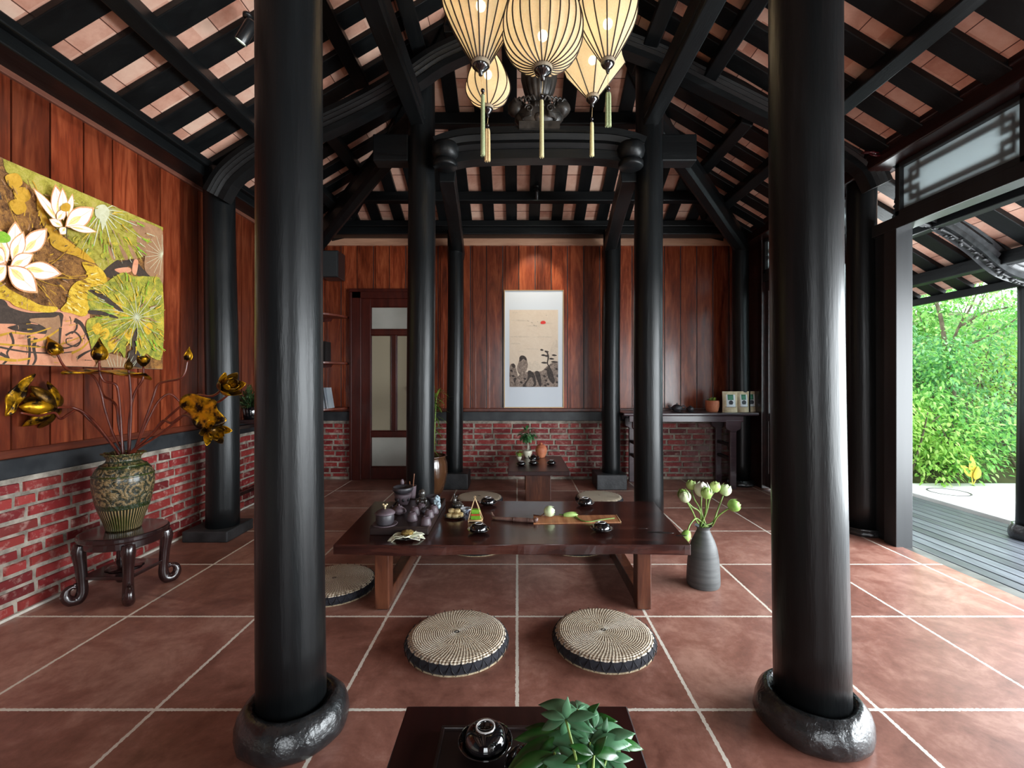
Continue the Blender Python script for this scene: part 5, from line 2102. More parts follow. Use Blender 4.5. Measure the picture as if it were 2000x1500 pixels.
c0 = hand_cup(G(948, 1462, 0.312), 'black tea bowl upside down on the front table, whitish foot ring on top')
for gx, gy, z_, lb in ((1042, 1512, 0.312, 'black tea bowl beside the leafy plant, cut off by the picture edge'),
                       (935, 1040, ZT, 'black upside-down tea bowl at the near edge of the long table, beside the green parcel'),
                       (1175, 1038, ZT, 'black upside-down tea bowl at the near right of the long table'),
                       (953, 986, ZT, 'black upside-down tea bowl at the far edge of the long table, left'),
                       (1143, 987, ZT, 'black upside-down tea bowl at the far edge of the long table, right')):
    dup(c0, G(gx, gy, z_), gx * 0.7, lb)
for gx, gy, lb in ((1018, 909, 'small black tea bowl on the far table, left one'), (1042, 907, 'small black tea bowl on the far table in front of the dark teapot'), (1077, 907, 'small black tea bowl on the far table, right one')):
    dup(c0, G(gx, gy, 0.30), gx, lb, scale=0.88, group='tea bowls on the far table')

# front tray
fg = G(948, 1462, 0.30)
ft = thing('serving_tray', 'dark square tray under the black tea bowl on the front table', 'tray', (-0.06, 0.93, 0.30))
mb = MB()
mb.box(-0.17, 0.16, 0.78, 1.035, 0.30, 0.308)
mb.build('tray_board', M['traywood'], ft, bevel=0.002)
mb = MB()
for a, b, c, d in ((-0.17, 0.16, 0.78, 0.788), (-0.17, 0.16, 1.027, 1.035), (-0.17, -0.162, 0.788, 1.027), (0.152, 0.16, 0.788, 1.027)):
    mb.box(a, b, c, d, 0.308, 0.3155)
mb.build('tray_rim', M['traywood'], ft, bevel=0.002)

# tea tray on the long table
tt = thing('tea_tray', 'black wooden box tray crowded with clay teaware on the long table', 'tray', (-0.585, 2.56, ZT))
mb = MB()
mb.box(-0.735, -0.442, 2.285, 2.84, ZT, ZT + 0.036)
mb.build('tray_box', M['traywood'], tt, bevel=0.004)
mb = MB()
for a, b, c, d in ((-0.735, -0.442, 2.285, 2.297), (-0.735, -0.442, 2.828, 2.84), (-0.735, -0.723, 2.297, 2.828), (-0.454, -0.442, 2.297, 2.828)):
    mb.box(a, b, c, d, ZT + 0.036, ZT + 0.042)
mb.build('tray_rim', M['traywood'], tt, bevel=0.002)
TZ = ZT + 0.036


def teapot(at, r, label, mat='claydark', spout=0.0, group=None, h=0.85, saucer=False, name='teapot'):
    t_ = thing(name, label, 'teapot', at, group)
    at = Vector(at)
    z0_ = 0.006 if saucer else 0
    b = at + Vector((0, 0, z0_))
    mb = MB()
    mb.lathe([(0.0, 0.0), (r * .55, 0), (r * .6, r * .05), (r * .88, r * .3 * h), (r, r * .7 * h), (r * .92, r * 1.05 * h), (r * .66, r * 1.32 * h), (r * .5, r * 1.4 * h)], b, 36)
    mb.build('pot_body', M[mat], t_)
    mb = MB()
    mb.lathe([(r * .52, r * 1.40 * h), (r * .54, r * 1.45 * h), (r * .34, r * 1.56 * h), (r * .1, r * 1.62 * h), (r * .08, r * 1.68 * h), (r * .15, r * 1.76 * h), (r * .12, r * 1.88 * h), (0, r * 1.92 * h)], b, 30)
    mb.build('lid', M[mat], t_)
    d = Vector((cos(spout), sin(spout), 0))
    mb = MB()
    mb.tube([b + d * (r * .8) + Vector((0, 0, r * .55 * h)), b + d * (r * 1.2) + Vector((0, 0, r * .75 * h)), b + d * (r * 1.38) + Vector((0, 0, r * 1.1 * h)), b + d * (r * 1.55) + Vector((0, 0, r * 1.3 * h))], [r * .26, r * .19, r * .13, r * .11], 12, res=4)
    mb.build('spout', M[mat], t_)
    mb = MB()
    mb.tube([b - d * (r * .84) + Vector((0, 0, r * 1.12 * h)), b - d * (r * 1.3) + Vector((0, 0, r * 1.25 * h)), b - d * (r * 1.55) + Vector((0, 0, r * .85 * h)), b - d * (r * 1.32) + Vector((0, 0, r * .5 * h)), b - d * (r * .9) + Vector((0, 0, r * .42 * h))], r * .1, 10, res=4)
    mb.build('handle', M[mat], t_)
    if saucer:
        mb = MB()
        mb.lathe([(0, 0), (r * .9, 0), (r * 1.25, 0.006), (r * 1.3, 0.009), (r * 1.22, 0.009), (r * .8, 0.005), (0, 0.005)], at, 36)
        mb.build('saucer', M[mat], t_)
    return t_


# lidded clay pot with a pale knob, near left
g = G(752, 1026, TZ)
lp = thing('lidded_clay_pot', 'dark lidded clay pot with a pale knob at the near left of the tea tray', 'pot', g)
mb = MB()
mb.lathe([(0, 0), (0.04, 0), (0.060, 0.006), (0.063, 0.009), (0.058, 0.010), (0.036, 0.006), (0, 0.006)], g, 40)
mb.build('saucer', M['clay'], lp)
mb = MB()
mb.lathe([(0, .006), (0.034, 0.006), (0.042, 0.014), (0.046, 0.035), (0.045, 0.055), (0.043, 0.060)], g, 40)
mb.build('pot_body', M['claydark'], lp)
mb = MB()
mb.lathe([(0.050, 0.060), (0.051, 0.064), (0.040, 0.074), (0.022, 0.082), (0.012, 0.084), (0, 0.084)], g, 40)
mb.build('lid', M['clay'], lp)
M['palegold'] = simple('pale_gilt_knob', lin(206, 190, 150), 0.3, metal=0.4)
mb = MB()
mb.lathe([(0.005, 0.083), (0.004, 0.092), (0.008, 0.098), (0.007, 0.104), (0, 0.106)], g, 20)
mb.ell(g + Vector((-0.009, 0, 0.106)), 0.006, 0.005, 0.005)
mb.ell(g + Vector((0.009, 0, 0.106)), 0.006, 0.005, 0.005)
mb.build('lid_knob', M['palegold'], lp)
teapot(G(779, 1004, TZ), 0.034, 'round clay teapot behind the lidded pot on the tea tray', 'clay', 2.6)
# wide clay water pot on a stove
g = G(787, 985, TZ)
wp = thing('clay_kettle_stove', 'wide-rimmed clay pot on a pierced clay stove at the back of the tea tray', 'pot', g)
mb = MB()
mb.lathe([(0, 0), (0.030, 0), (0.033, 0.01), (0.042, 0.035), (0.050, 0.06), (0.048, 0.064), (0.03, 0.066), (0, 0.066)], g, 40)
mb.build('stove_body', M['clay'], wp)
mb = MB()
mb.lathe([(0.02, 0.066), (0.05, 0.074), (0.060, 0.088), (0.060, 0.102), (0.056, 0.106), (0.052, 0.096), (0.03, 0.084), (0, 0.08)], g, 40)
mb.build('bowl_top', M['claydark'], wp)
mb = MB()
for a in (-0.5, -1.3, -2.1, -2.9):
    d = Vector((cos(a), sin(a), 0))
    mb.ell(g + d * 0.041 + Vector((0, 0, 0.034)), 0.007, 0.007, 0.012)
mb.build('vent_hole', M['cord'], wp)
# tool holder with brush and scoop
g = G(803, 972, TZ)
th_ = thing('tea_tool_holder', 'grey clay cup holding tea tools at the back of the tea tray', 'cup', g)
mb = MB()
mb.lathe([(0, 0), (0.026, 0), (0.028, 0.02), (0.032, 0.07), (0.034, 0.075), (0.029, 0.073), (0.025, 0.01), (0, 0.01)], g, 32)
mb.build('holder_body', M['clay'], th_)
mb = MB()
a0 = g + Vector((-0.012, 0, 0.03))
a1 = P(786, 948, g.y - 0.01)
mb.tube([a0, a0.lerp(a1, .5) + Vector((0.002, 0, 0)), a1], 0.0045, 8, res=3)
mb.ell(a1 + Vector((-0.002, 0, 0.018)), 0.0125, 0.0125, 0.022)
tag(mb.build('tea_brush', M['clay'], at=a0), 'tea brush with a purplish egg-shaped head standing in the clay cup', 'brush')
mb = MB()
a0 = g + Vector((0.008, 0.004, 0.03))
a1 = P(809, 925, g.y)
mb.tube([a0, a0.lerp(a1, .6), a1], [0.003, 0.0032, 0.0042], 8, res=3)
M['bamboo'] = simple('brown_bamboo', lin(92, 56, 38), 0.45, lin(132, 88, 60), 14)
tag(mb.build('tea_scoop', M['bamboo'], at=a0), 'slim brown bamboo scoop standing upright in the clay cup', 'scoop')
mb = MB()
a0 = g + Vector((-0.002, -0.004, 0.03))
a1 = P(800, 940, g.y)
mb.tube([a0, a1], [0.0025, 0.003], 8)
tag(mb.build('tea_pick', M['bamboo'], at=a0), 'short dark tea pick standing in the clay cup beside the brush', 'tea tool')
# little seated idol
g = G(824, 990, TZ)
mb = MB()
mb.ell(g + Vector((0, 0, 0.028)), 0.030, 0.026, 0.030, 20, 12, jit=.1)
mb.ell(g + Vector((0, 0, 0.078)), 0.020, 0.02, 0.026, 20, 12)
mb.ell(g + Vector((-0.022, -0.012, 0.035)), 0.012, 0.012, 0.018)
mb.ell(g + Vector((0.022, -0.012, 0.035)), 0.012, 0.012, 0.018)
mb.ell(g + Vector((0, -0.015, 0.055)), 0.018, 0.01, 0.008)
mb.lathe([(0, 0), (0.032, 0), (0.034, 0.006), (0, 0.008)], g, 20)
mb.lathe([(0.018, 0.04), (0.017, 0.055), (0.014, 0.065)], g, 16)
M['idolm'] = simple('dark_glossy_bronze', (0.02, 0.018, 0.016, 1), 0.22, (0.06, 0.052, 0.045, 1), 30, coat=0.5, bump=0.3)
tag(mb.build('tea_pet_figure', M['idolm'], at=g), 'small dark glossy seated figure on the tea tray beside the black column', 'figurine')
# dark fair-jug and bowl
teapot(G(829, 1002, TZ), 0.022, 'tiny dark teapot between the cups on the tea tray', 'claydark', -0.6)
g = G(846, 982, TZ)
mb = MB()
mb.lathe([(0, 0), (0.02, 0), (0.022, 0.006), (0.038, 0.028), (0.044, 0.042), (0.041, 0.042), (0.034, 0.028), (0.018, 0.010), (0, 0.009)], g, 36)
tag(mb.build('clay_bowl', M['claydark'], at=g), 'dark shallow clay bowl at the back right of the tea tray', 'bowl')
g = G(853, 997, TZ)
mb = MB()
rnd = random.Random(8)
for i in range(36):
    a, b = rnd.uniform(0, 2 * pi), rnd.uniform(0, 1)
    p = Vector((cos(a) * 0.016 * (1 - b * .4), sin(a) * 0.016 * (1 - b * .4), 0.012 + b * 0.062))
    mb.ell(g + p, 0.009, 0.009, 0.011, 8, 6, seed=i, jit=.2)
mb.ell(g + Vector((0, 0, 0.036)), 0.017, 0.016, 0.036, 12, 8)
M['blueice'] = simple('speckled_pale_blue', lin(176, 196, 204), 0.4, lin(70, 84, 96), 60)
tag(mb.build('pale_tea_figure', M['blueice'], at=g), 'small pale blue knobbly ornament at the back right corner of the tea tray', 'figurine')
# six upside-down clay cups
first = None
for gx, gy, lb in ((805, 1017, 'leftmost upside-down clay cup in the front row of the tea tray'), (832, 1026, 'nearest upside-down clay cup at the right front of the tea tray'), (810, 1006, 'upside-down clay cup in the middle row of the tea tray, left'),
                   (838, 1012, 'upside-down clay cup by the right rim of the tea tray, second from the front'), (823, 999, 'upside-down clay cup nearest the tiny dark teapot'), (847, 1003, 'upside-down clay cup furthest back by the right rim of the tea tray')):
    g = G(gx, gy, TZ)
    if first is None:
        mb = MB()
        mb.lathe([(q * 1.22, h_ * 1.12) for q, h_ in ((0.021, 0), (0.0225, 0.001), (0.0215, 0.012), (0.018, 0.030), (0.015, 0.036), (0.0125, 0.037), (0.012, 0.041), (0.0095, 0.041), (0.009, 0.038), (0, 0.038))], g, 32, cap=False)
        first = tag(mb.build('clay_tea_cup', M['clay'], at=g), lb, 'cup', 'upside-down clay cups on the tea tray')
    else:
        c = first.copy()
        COL.objects.link(c)
        c.location = g
        c.rotation_euler.z = gx
        c['label'] = lb

# leaf-wrapped lotus tea on a black dish at the near edge
M['lotuspale'] = simple('pale_lotus_petal', lin(196, 200, 170), 0.5, lin(226, 224, 206), 14)
M['tea'] = simple('loose_tea', lin(74, 56, 24), 0.9, lin(150, 124, 60), 160, bump=1, bdist=0.004)
g = G(795, 1052, ZT)
ld = thing('lotus_tea_dish', 'pale lotus petals filled with brown loose tea on a dark dish', 'dish', g)
mb = MB()
mb.lathe([(0, 0.002), (0.03, 0.0), (0.034, 0.003), (0.058, 0.012), (0.062, 0.014), (0.056, 0.014), (0.03, 0.007), (0, 0.007)], g, 40)
mb.build('dish', M['blackglaze'], ld)
rnd = random.Random(12)
for k in range(9):
    a = 2 * pi * k / 9 + rnd.uniform(-.2, .2)
    d = Vector((cos(a) * 1.25, sin(a) * .8, rnd.uniform(.1, .5)))
    mb = MB()
    cup_petal(mb, g + Vector((cos(a) * .012, sin(a) * .012, .014)), d, (0, 0, 1), rnd.uniform(.055, .078), rnd.uniform(.052, .064), 0.45, rnd.uniform(-.5, -.1))
    mb.build('petal', M['lotuspale'], ld, solid=0.0015)
mb = MB()
cup_petal(mb, g + Vector((-.045, -.005, .02)), (-.55, -.75, -.12), (0, 0, 1), .07, .035, 0.4, -.35)
mb.build('petal', M['lotuspale'], ld, solid=0.0015)
mb = MB()
mb.ell(g + Vector((0.0, 0, 0.028)), 0.03, 0.026, 0.014, 20, 10, jit=.3)
tag(mb.build('loose_tea', M['tea'], ld), None, None)

# plate of small cakes
g = G(888, 1010, ZT)
mb = MB()
mb.lathe([(0, 0.003), (0.03, 0.0), (0.034, 0.003), (0.056, 0.009), (0.060, 0.011), (0.055, 0.011), (0.03, 0.006), (0, 0.006)], g, 40)
tag(mb.build('cake_plate', M['blackglaze'], at=g), 'small black plate under the moulded cakes on the long table', 'plate')
M['cake'] = simple('pale_golden_cake', lin(188, 160, 104), 0.7, lin(222, 202, 152), 60, bump=0.5, bdist=0.003)
ck = None
for dx, dy, dz, lb in ((-0.026, -0.012, 0.0, 'moulded round cake at the front left of the black plate'), (0.006, -0.022, 0.0, 'moulded round cake at the very front of the black plate'), (0.030, 0.002, 0.0, 'moulded round cake at the right of the black plate'),
                       (-0.004, 0.026, 0.0, 'moulded round cake at the back of the black plate'), (-0.018, 0.010, 0.0185, 'moulded round cake stacked on top, left'), (0.013, 0.006, 0.0185, 'moulded round cake stacked on top, right')):
    p = g + Vector((dx, dy, 0.0065 + dz))
    if ck is None:
        mb = MB()
        mb.lathe([(0.0, 0), (0.014, 0), (0.0165, 0.002), (0.0175, 0.009), (0.0165, 0.016), (0.0145, 0.018), (0.011, 0.0165), (0.009, 0.018), (0.004, 0.0165), (0, 0.018)], p, 40, lobes=10, lobe_amp=0.08)
        ck = tag(mb.build('moulded_cake', M['cake'], at=p), lb, 'cake', 'moulded cakes on the black plate')
    else:
        c = ck.copy()
        COL.objects.link(c)
        c.location = p
        c.rotation_euler.z = dx * 90
        c['label'] = lb

# dark glazed animal figure and its little dish
g = G(893, 996, ZT)
mb = MB()
mb.ell(g + Vector((0, 0, 0.026)), 0.034, 0.024, 0.026, 18, 12, jit=.15)
mb.ell(g + Vector((-0.016, -.004, 0.058)), 0.014, 0.015, 0.020, 14, 10)
mb.tube([g + Vector((-0.016, 0, 0.07)), g + Vector((-0.018, 0, 0.092)), g + Vector((-0.015, 0, 0.104))], [0.006, 0.004, 0.001], 8)
mb.tube([g + Vector((-0.008, 0.005, 0.07)), g + Vector((-0.002, 0.006, 0.086))], [0.005, 0.001], 8)
mb.ell(g + Vector((0.024, -.008, 0.024)), 0.018, 0.014, 0.018)
tag(mb.build('animal_tea_pet', M['idolm'], at=g), 'dark mottled animal figurine with pointed ears behind the plate of cakes', 'figurine')
g = G(910, 1002, ZT)
mb = MB()
mb.lathe([(0, 0), (0.014, 0), (0.016, 0.005), (0.030, 0.020), (0.034, 0.028), (0.031, 0.028), (0.014, 0.008), (0, 0.007)], g, 32)
M['bluewhite'] = simple('blue_and_white_glaze', lin(190, 196, 200), 0.2, lin(60, 70, 90), 40, lo=.5, hi=.62, coat=.6)
tag(mb.build('sauce_cup', M['bluewhite'], at=g), 'little blue and white cup between the figurine and the green parcel', 'cup')

# green sticky cake hung in string on a split bamboo tray
g = G(929, 1018, ZT)
gp = thing('green_cake_parcel', 'layered green and red sticky cake on a tiny bamboo tray with tied strings', 'cake', g)
M['cakegreen'] = simple('pandan_green_cake', lin(92, 150, 30), 0.45, lin(132, 186, 52), 30)
M['cakered'] = simple('red_cake_layer', lin(176, 70, 34), 0.5, lin(206, 96, 44), 30)
M['paletwine'] = simple('pale_twine', lin(212, 178, 132), 0.7)
mb = MB()
mb.box(g.x - 0.026, g.x + 0.026, g.y - 0.02, g.y + 0.02, ZT + 0.014, ZT + 0.034)
mb.box(g.x - 0.023, g.x + 0.023, g.y - 0.018, g.y + 0.018, ZT + 0.044, ZT + 0.066)
mb.build('green_layer', M['cakegreen'], gp, bevel=0.003)
mb = MB()
mb.box(g.x - 0.025, g.x + 0.025, g.y - 0.019, g.y + 0.019, ZT + 0.034, ZT + 0.044)
mb.build('red_layer', M['cakered'], gp, bevel=0.002)
mb = MB()
cs = [g + Vector((a, b, 0.012)) for a, b in ((-0.038, -0.024), (0.036, -0.026), (0.036, 0.024), (-0.034, 0.026))]
mb.prism([p + Vector((0, 0, -.006)) for p in cs], (0, 0, 0.006))
for i in range(4):
    mb.tube([cs[i], cs[(i + 1) % 4]], 0.003, 6)
    mb.tube([cs[i] + Vector((0, 0, 0)), Vector((cs[i].x * .97 + g.x * .03, cs[i].y, ZT + 0.001))], 0.0025, 6)
mb.build('bamboo_tray', M['paletwine'], gp)
mb = MB()
ap = g + Vector((-0.004, 0, 0.128))
for p in cs:
    mb.tube([p, p.lerp(ap, .5) + (p - g) * .05, ap], 0.0018, 5, res=3)
mb.tube([ap + Vector((cos(a * .6) * .005, 0, sin(a * .6) * .006 + .004)) for a in range(11)], 0.0014, 5)
mb.build('string_handle', M['paletwine'], gp)

# lotus-root-shaped carved scoop, mat, buds
M['carvedroot'] = simple('carved_brown_root', lin(84, 60, 54), 0.35, lin(128, 98, 88), 20, bump=.4, coat=.3)
a0, a1 = G(968, 1012, ZT + 0.01), G(1044, 1017, ZT + 0.012)
mb = MB()
mb.tube([G(960, 1000, ZT + 0.035), G(963, 1008, ZT + 0.014), a0, a0.lerp(a1, .45), a0.lerp(a1, .5), a0.lerp(a1, .8), a1], [0.004, 0.008, 0.0085, 0.0105, 0.0125, 0.0125, 0.011], 12, res=3)
for f in (0.47, 0.83):
    p = a0.lerp(a1, f)
    mb.ell(p, 0.004, 0.014, 0.014, 12, 8)
for k in range(3):
    mb.ell(a1 + Vector((0.006 + .002 * k, (k - 1) * 0.009, 0.004)), 0.012, 0.006, 0.012, 10, 8)
tag(mb.build('carved_tea_scoop', M['carvedroot'], at=a0), 'carved brown stalk-shaped tea scoop lying at the left end of the bamboo mat', 'scoop')
M['mat'] = simple('orange_bamboo_mat', lin(164, 100, 62), 0.55, lin(196, 136, 92), 60, (1, 0.06, 1), bump=.5)
mA, mB_, mC, mD = G(1042, 1024, ZT), G(1212, 1021, ZT), G(1203, 1007, ZT), G(1042, 1009, ZT)
mb = MB()
mb.prism([p + Vector((0, 0, 0.0005)) for p in (mA, mB_, mC, mD)], (0, 0, 0.004))
bm_ = tag(mb.build('bamboo_table_mat', M['mat'], at=mA), 'narrow orange-brown bamboo mat lying lengthwise on the long table', 'mat')
mb = MB()
mb.tube([mB_ + Vector((0.002, 0, .004)), mC + Vector((0.002, 0, .004))], 0.0025, 6)
tag(mb.build('mat_edging', M['paletwine'], bm_, at=mB_), None, None)
M['budgreen'] = simple('green_lotus_bud', lin(120, 164, 70), 0.5, lin(186, 206, 130), 9)
M['budpale'] = simple('pale_lotus_bud', lin(186, 210, 150), 0.5, lin(224, 230, 198), 9)
M['budwhite'] = simple('whitish_lotus_bud', lin(206, 214, 188), 0.5, lin(232, 226, 214), 9)
M['stemgreen'] = simple('green_lotus_stem', lin(88, 118, 48), 0.5, lin(128, 152, 74), 30)


def bud(par, c, d, L, W, mat, seed=0, name='bud', nper=6):
    """fat lotus bud of wrapped petals"""
    d = Vector(d).normalized()
    Mx = d.to_track_quat('Z', 'Y').to_matrix()
    rnd = random.Random(seed)
    mb = MB()
    prof = spline([(r * W, 0, z * L) for r, z in ((0.06, 0.0), (0.34, 0.08), (0.5, 0.35), (0.46, 0.62), (0.26, 0.86), (0.10, 0.95), (0.02, 1.0))], 3)
    mb.lathe([(max(0, q.x), q.z) for q in prof], c, 28, M=Mx)
    for k in range(nper):
        a0 = 2 * pi * k / nper + rnd.uniform(-.2, .2)
        vs, fs = [], []
        nn, mm = 7, 5
        for i in range(nn + 1):
            t_ = i / nn
            tt_ = 0.02 + t_ * (0.9 + 0.1 * (k % 2))
            base_r = W * (0.5 * sin(pi * (0.10 + 0.80 * tt_)) ** 0.75) + 0.0018 + 0.002 * t_ + 0.004 * (t_ > .9) * (k % 2)
            hw = 0.72 * (sin(pi * (0.15 + 0.85 * t_)) ** 0.7 if t_ < 1 else 0.02)
            for j in range(mm + 1):
                v = j / mm * 2 - 1
                ang = a0 + v * hw + t_ * 0.35
                vs.append(Vector(c) + Mx @ Vector((cos(ang) * base_r, sin(ang) * base_r, L * tt_ * (1 - .05 * abs(v)))))
        for i in range(nn):
            for j in range(mm):
                a = i * (mm + 1) + j
                fs.append((a, a + 1, a + mm + 2, a + mm + 1))
        mb.add(vs, fs, 0, True)
    mb.build(name, M[mat], par)


bb = G(1071, 1012, ZT)
b1 = thing('lotus_bud', 'round pale lotus bud with a dark stalk lying on the bamboo mat', 'lotus bud', bb)
bud(b1, bb + Vector((-0.024, 0, 0.032)), (1, -.1, 0.25), 0.062, 0.056, 'budpale', 3)
mb = MB()
mb.tube([G(1042, 1006, ZT + .008), G(1056, 1008, ZT + .012), bb + Vector((-.02, 0, .028))], 0.003, 8)
mb.build('stem', M['bamboo'], b1)
b2 = thing('lotus_bud', 'slim green lotus bud with a long bent stem lying on the bamboo mat', 'lotus bud', G(1110, 1010, ZT))
bud(b2, G(1100, 1006, ZT + 0.012), (1, 0.05, 0.02), 0.085, 0.030, 'budgreen', 5)
mb = MB()
mb.tube([G(1092, 1005, ZT + .012), G(1103, 1006, ZT + .012)], 0.003, 8)
mb.tube([G(1122, 1006, ZT + .008), G(1133, 1015, ZT + .008), G(1150, 1019, ZT + .007), G(1175, 1015, ZT + .007), G(1200, 1012, ZT + .007)], 0.0035, 8, res=4)
mb.build('stem', M['stemgreen'], b2)

# ================================================================== tall grey vase with lotus buds
M['greyclay'] = simple('charcoal_grey_clay', lin(66, 68, 68), 0.55, lin(88, 90, 90), 40, (0.1, 0.1, 1), bump=.5, bdist=.003)
gv = Vector((0.993, 2.45, 0))
mb = MB()
vpf = spline([(r, 0, z) for r, z in ((0.078, 0.0), (0.083, 0.008), (0.085, 0.03), (0.082, 0.10), (0.075, 0.17), (0.062, 0.225), (0.043, 0.27), (0.033, 0.292), (0.033, 0.302), (0.042, 0.314), (0.044, 0.317), (0.036, 0.312), (0.026, 0.30), (0.024, 0.27))], 4)
mb.lathe([(0, 0)] + [(p.x, p.z) for p in vpf] + [(0, .27)], gv, 56)
tag(mb.build('grey_bottle_vase', M['greyclay'], at=gv), 'charcoal grey bottle-shaped clay vase on the floor right of the long table', 'vase')
for i, (hx, hy, dep, pts, mt, W, L, dr, lb) in enumerate((
    (1368, 945, 0.0, [(1370, 968), (1370, 1000)], 'budwhite', .076, .080, (0.05, -.1, 1), 'big whitish lotus bud standing tallest in the grey vase'),
    (1328, 960, -.01, [(1338, 975), (1352, 990), (1366, 1000)], 'budgreen', .056, .062, (-.35, 0, 1), 'green lotus bud leftmost at the top of the grey vase bunch'),
    (1333, 975, -.05, [(1340, 978), (1352, 998), (1362, 1020)], 'budpale', .056, .058, (-.35, -.25, 1), 'pale green lotus bud with a purplish tip, lower left of the bunch'),
    (1348, 946, .03, [(1350, 955), (1356, 975), (1367, 995)], 'budgreen', .05, .052, (0.05, .1, 1), 'small green lotus bud just left of the big whitish one'),
    (1378, 970, -.06, [(1379, 972), (1378, 1000)], 'budgreen', .052, .062, (0.05, -.15, 1), 'green lotus bud in the middle of the bunch below the big one'),
    (1395, 955, .02, [(1395, 960), (1386, 975), (1380, 1000)], 'budgreen', .052, .060, (0.2, .1, 1), 'green lotus bud right of the middle of the bunch'),
    (1418, 963, .03, [(1413, 966), (1402, 995), (1392, 1020)], 'budpale', .058, .064, (0.45, .1, 1), 'pale green lotus bud on a dark stem, upper right of the bunch'),
    (1430, 987, -.03, [(1425, 992), (1402, 1008), (1390, 1028)], 'budgreen', .062, .062, (0.9, -.1, .55), 'green lotus bud leaning furthest right from the grey vase'),
    (1345, 1036, -.06, [(1343, 1037), (1348, 1024), (1358, 1013), (1366, 1016)], 'budgreen', .045, .064, (-.35, -.2, -.75), 'green lotus bud hanging down over the left shoulder of the grey vase'))):
    D = gv.y + dep
    d = Vector(dr).normalized()
    q = [P(a, b, D + (0 - dep) * (k / max(1, len(pts) - 1))) for k, (a, b) in enumerate(pts)]
    a_ = i * 0.7
    q.append(gv + Vector((cos(a_) * .016, sin(a_) * .012, .312)))
    q.append(gv + Vector((cos(a_) * .010, sin(a_) * .008, .275)))
    f = thing('lotus_flower', lb, 'lotus bud', q[-1], 'lotus buds in the grey vase')
    mb = MB()
    mb.tube(q, 0.0042, 8, res=5)
    mb.build('stem', M['stemgreen'], f)
    bud(f, q[0] - d * 0.004, d, L, W, mt, i + 20)

# ================================================================== things on the console table
CT = 0.765


def CP(px, y=4.72):
    return Vector(((px - 1010) / F * y, y, CT))


teapot(CP(1322), 0.055, 'matt black teapot on a saucer at the left of the console table', 'claydark', pi * .95, saucer=True, h=.8)
g = CP(1348)
lc = thing('lidded_tea_cup', 'small black lidded cup on a saucer beside the black teapot', 'cup', g)
mb = MB()
mb.lathe([(0, 0), (0.035, 0), (0.050, 0.006), (0.052, 0.009), (0.045, 0.009), (0, 0.005)], g, 32)
mb.build('saucer', M['claydark'], lc)
mb = MB()
mb.lathe([(0, .006), (0.024, .006), (0.034, .02), (0.038, .034), (0.030, .048), (0.01, .055), (0.01, .062), (0, .064)], g, 32)
mb.build('cup_body', M['claydark'], lc)
g = CP(1391)
tp_ = thing('potted_succulent', 'little succulent in a terracotta pot on the console table', 'potted plant', g)
mb = MB()
mb.lathe([(0, 0), (0.05, 0), (0.058, 0.01), (0.068, 0.06), (0.068, 0.112), (0.064, 0.118), (0.06, 0.112), (0.058, 0.10), (0, 0.10)], g, 40)
mb.build('terracotta_pot', M['orangeclay'], tp_)
M['succ'] = simple('light_green_leaf', lin(110, 140, 50), 0.5, lin(160, 180, 86), 20)
mb = MB()
rnd = random.Random(2)
for i in range(46):
    a = rnd.uniform(0, 2 * pi)
    e = rnd.uniform(.35, 1.4)
    mb.leaf(g + Vector((cos(a) * rnd.uniform(0, .035), sin(a) * rnd.uniform(0, .035), .10)), (cos(a) * cos(e), sin(a) * cos(e), sin(e)), (0, 0, 1), rnd.uniform(.035, .06), .02, .3, .15, seg=3)
mb.build('leaves', M['succ'], tp_)
M['kraft'] = simple('kraft_paper', lin(176, 156, 124), 0.6, lin(204, 186, 154), 20, bump=.3)
M['lblwhite'] = simple('white_label', lin(206, 210, 214), 0.5)
M['lblgreen'] = simple('green_label', lin(16, 96, 66), 0.5)
M['lbldark'] = simple('dark_label_mark', lin(40, 44, 52), 0.5)
M['lblline'] = simple('light_green_print', lin(110, 190, 150), 0.5)


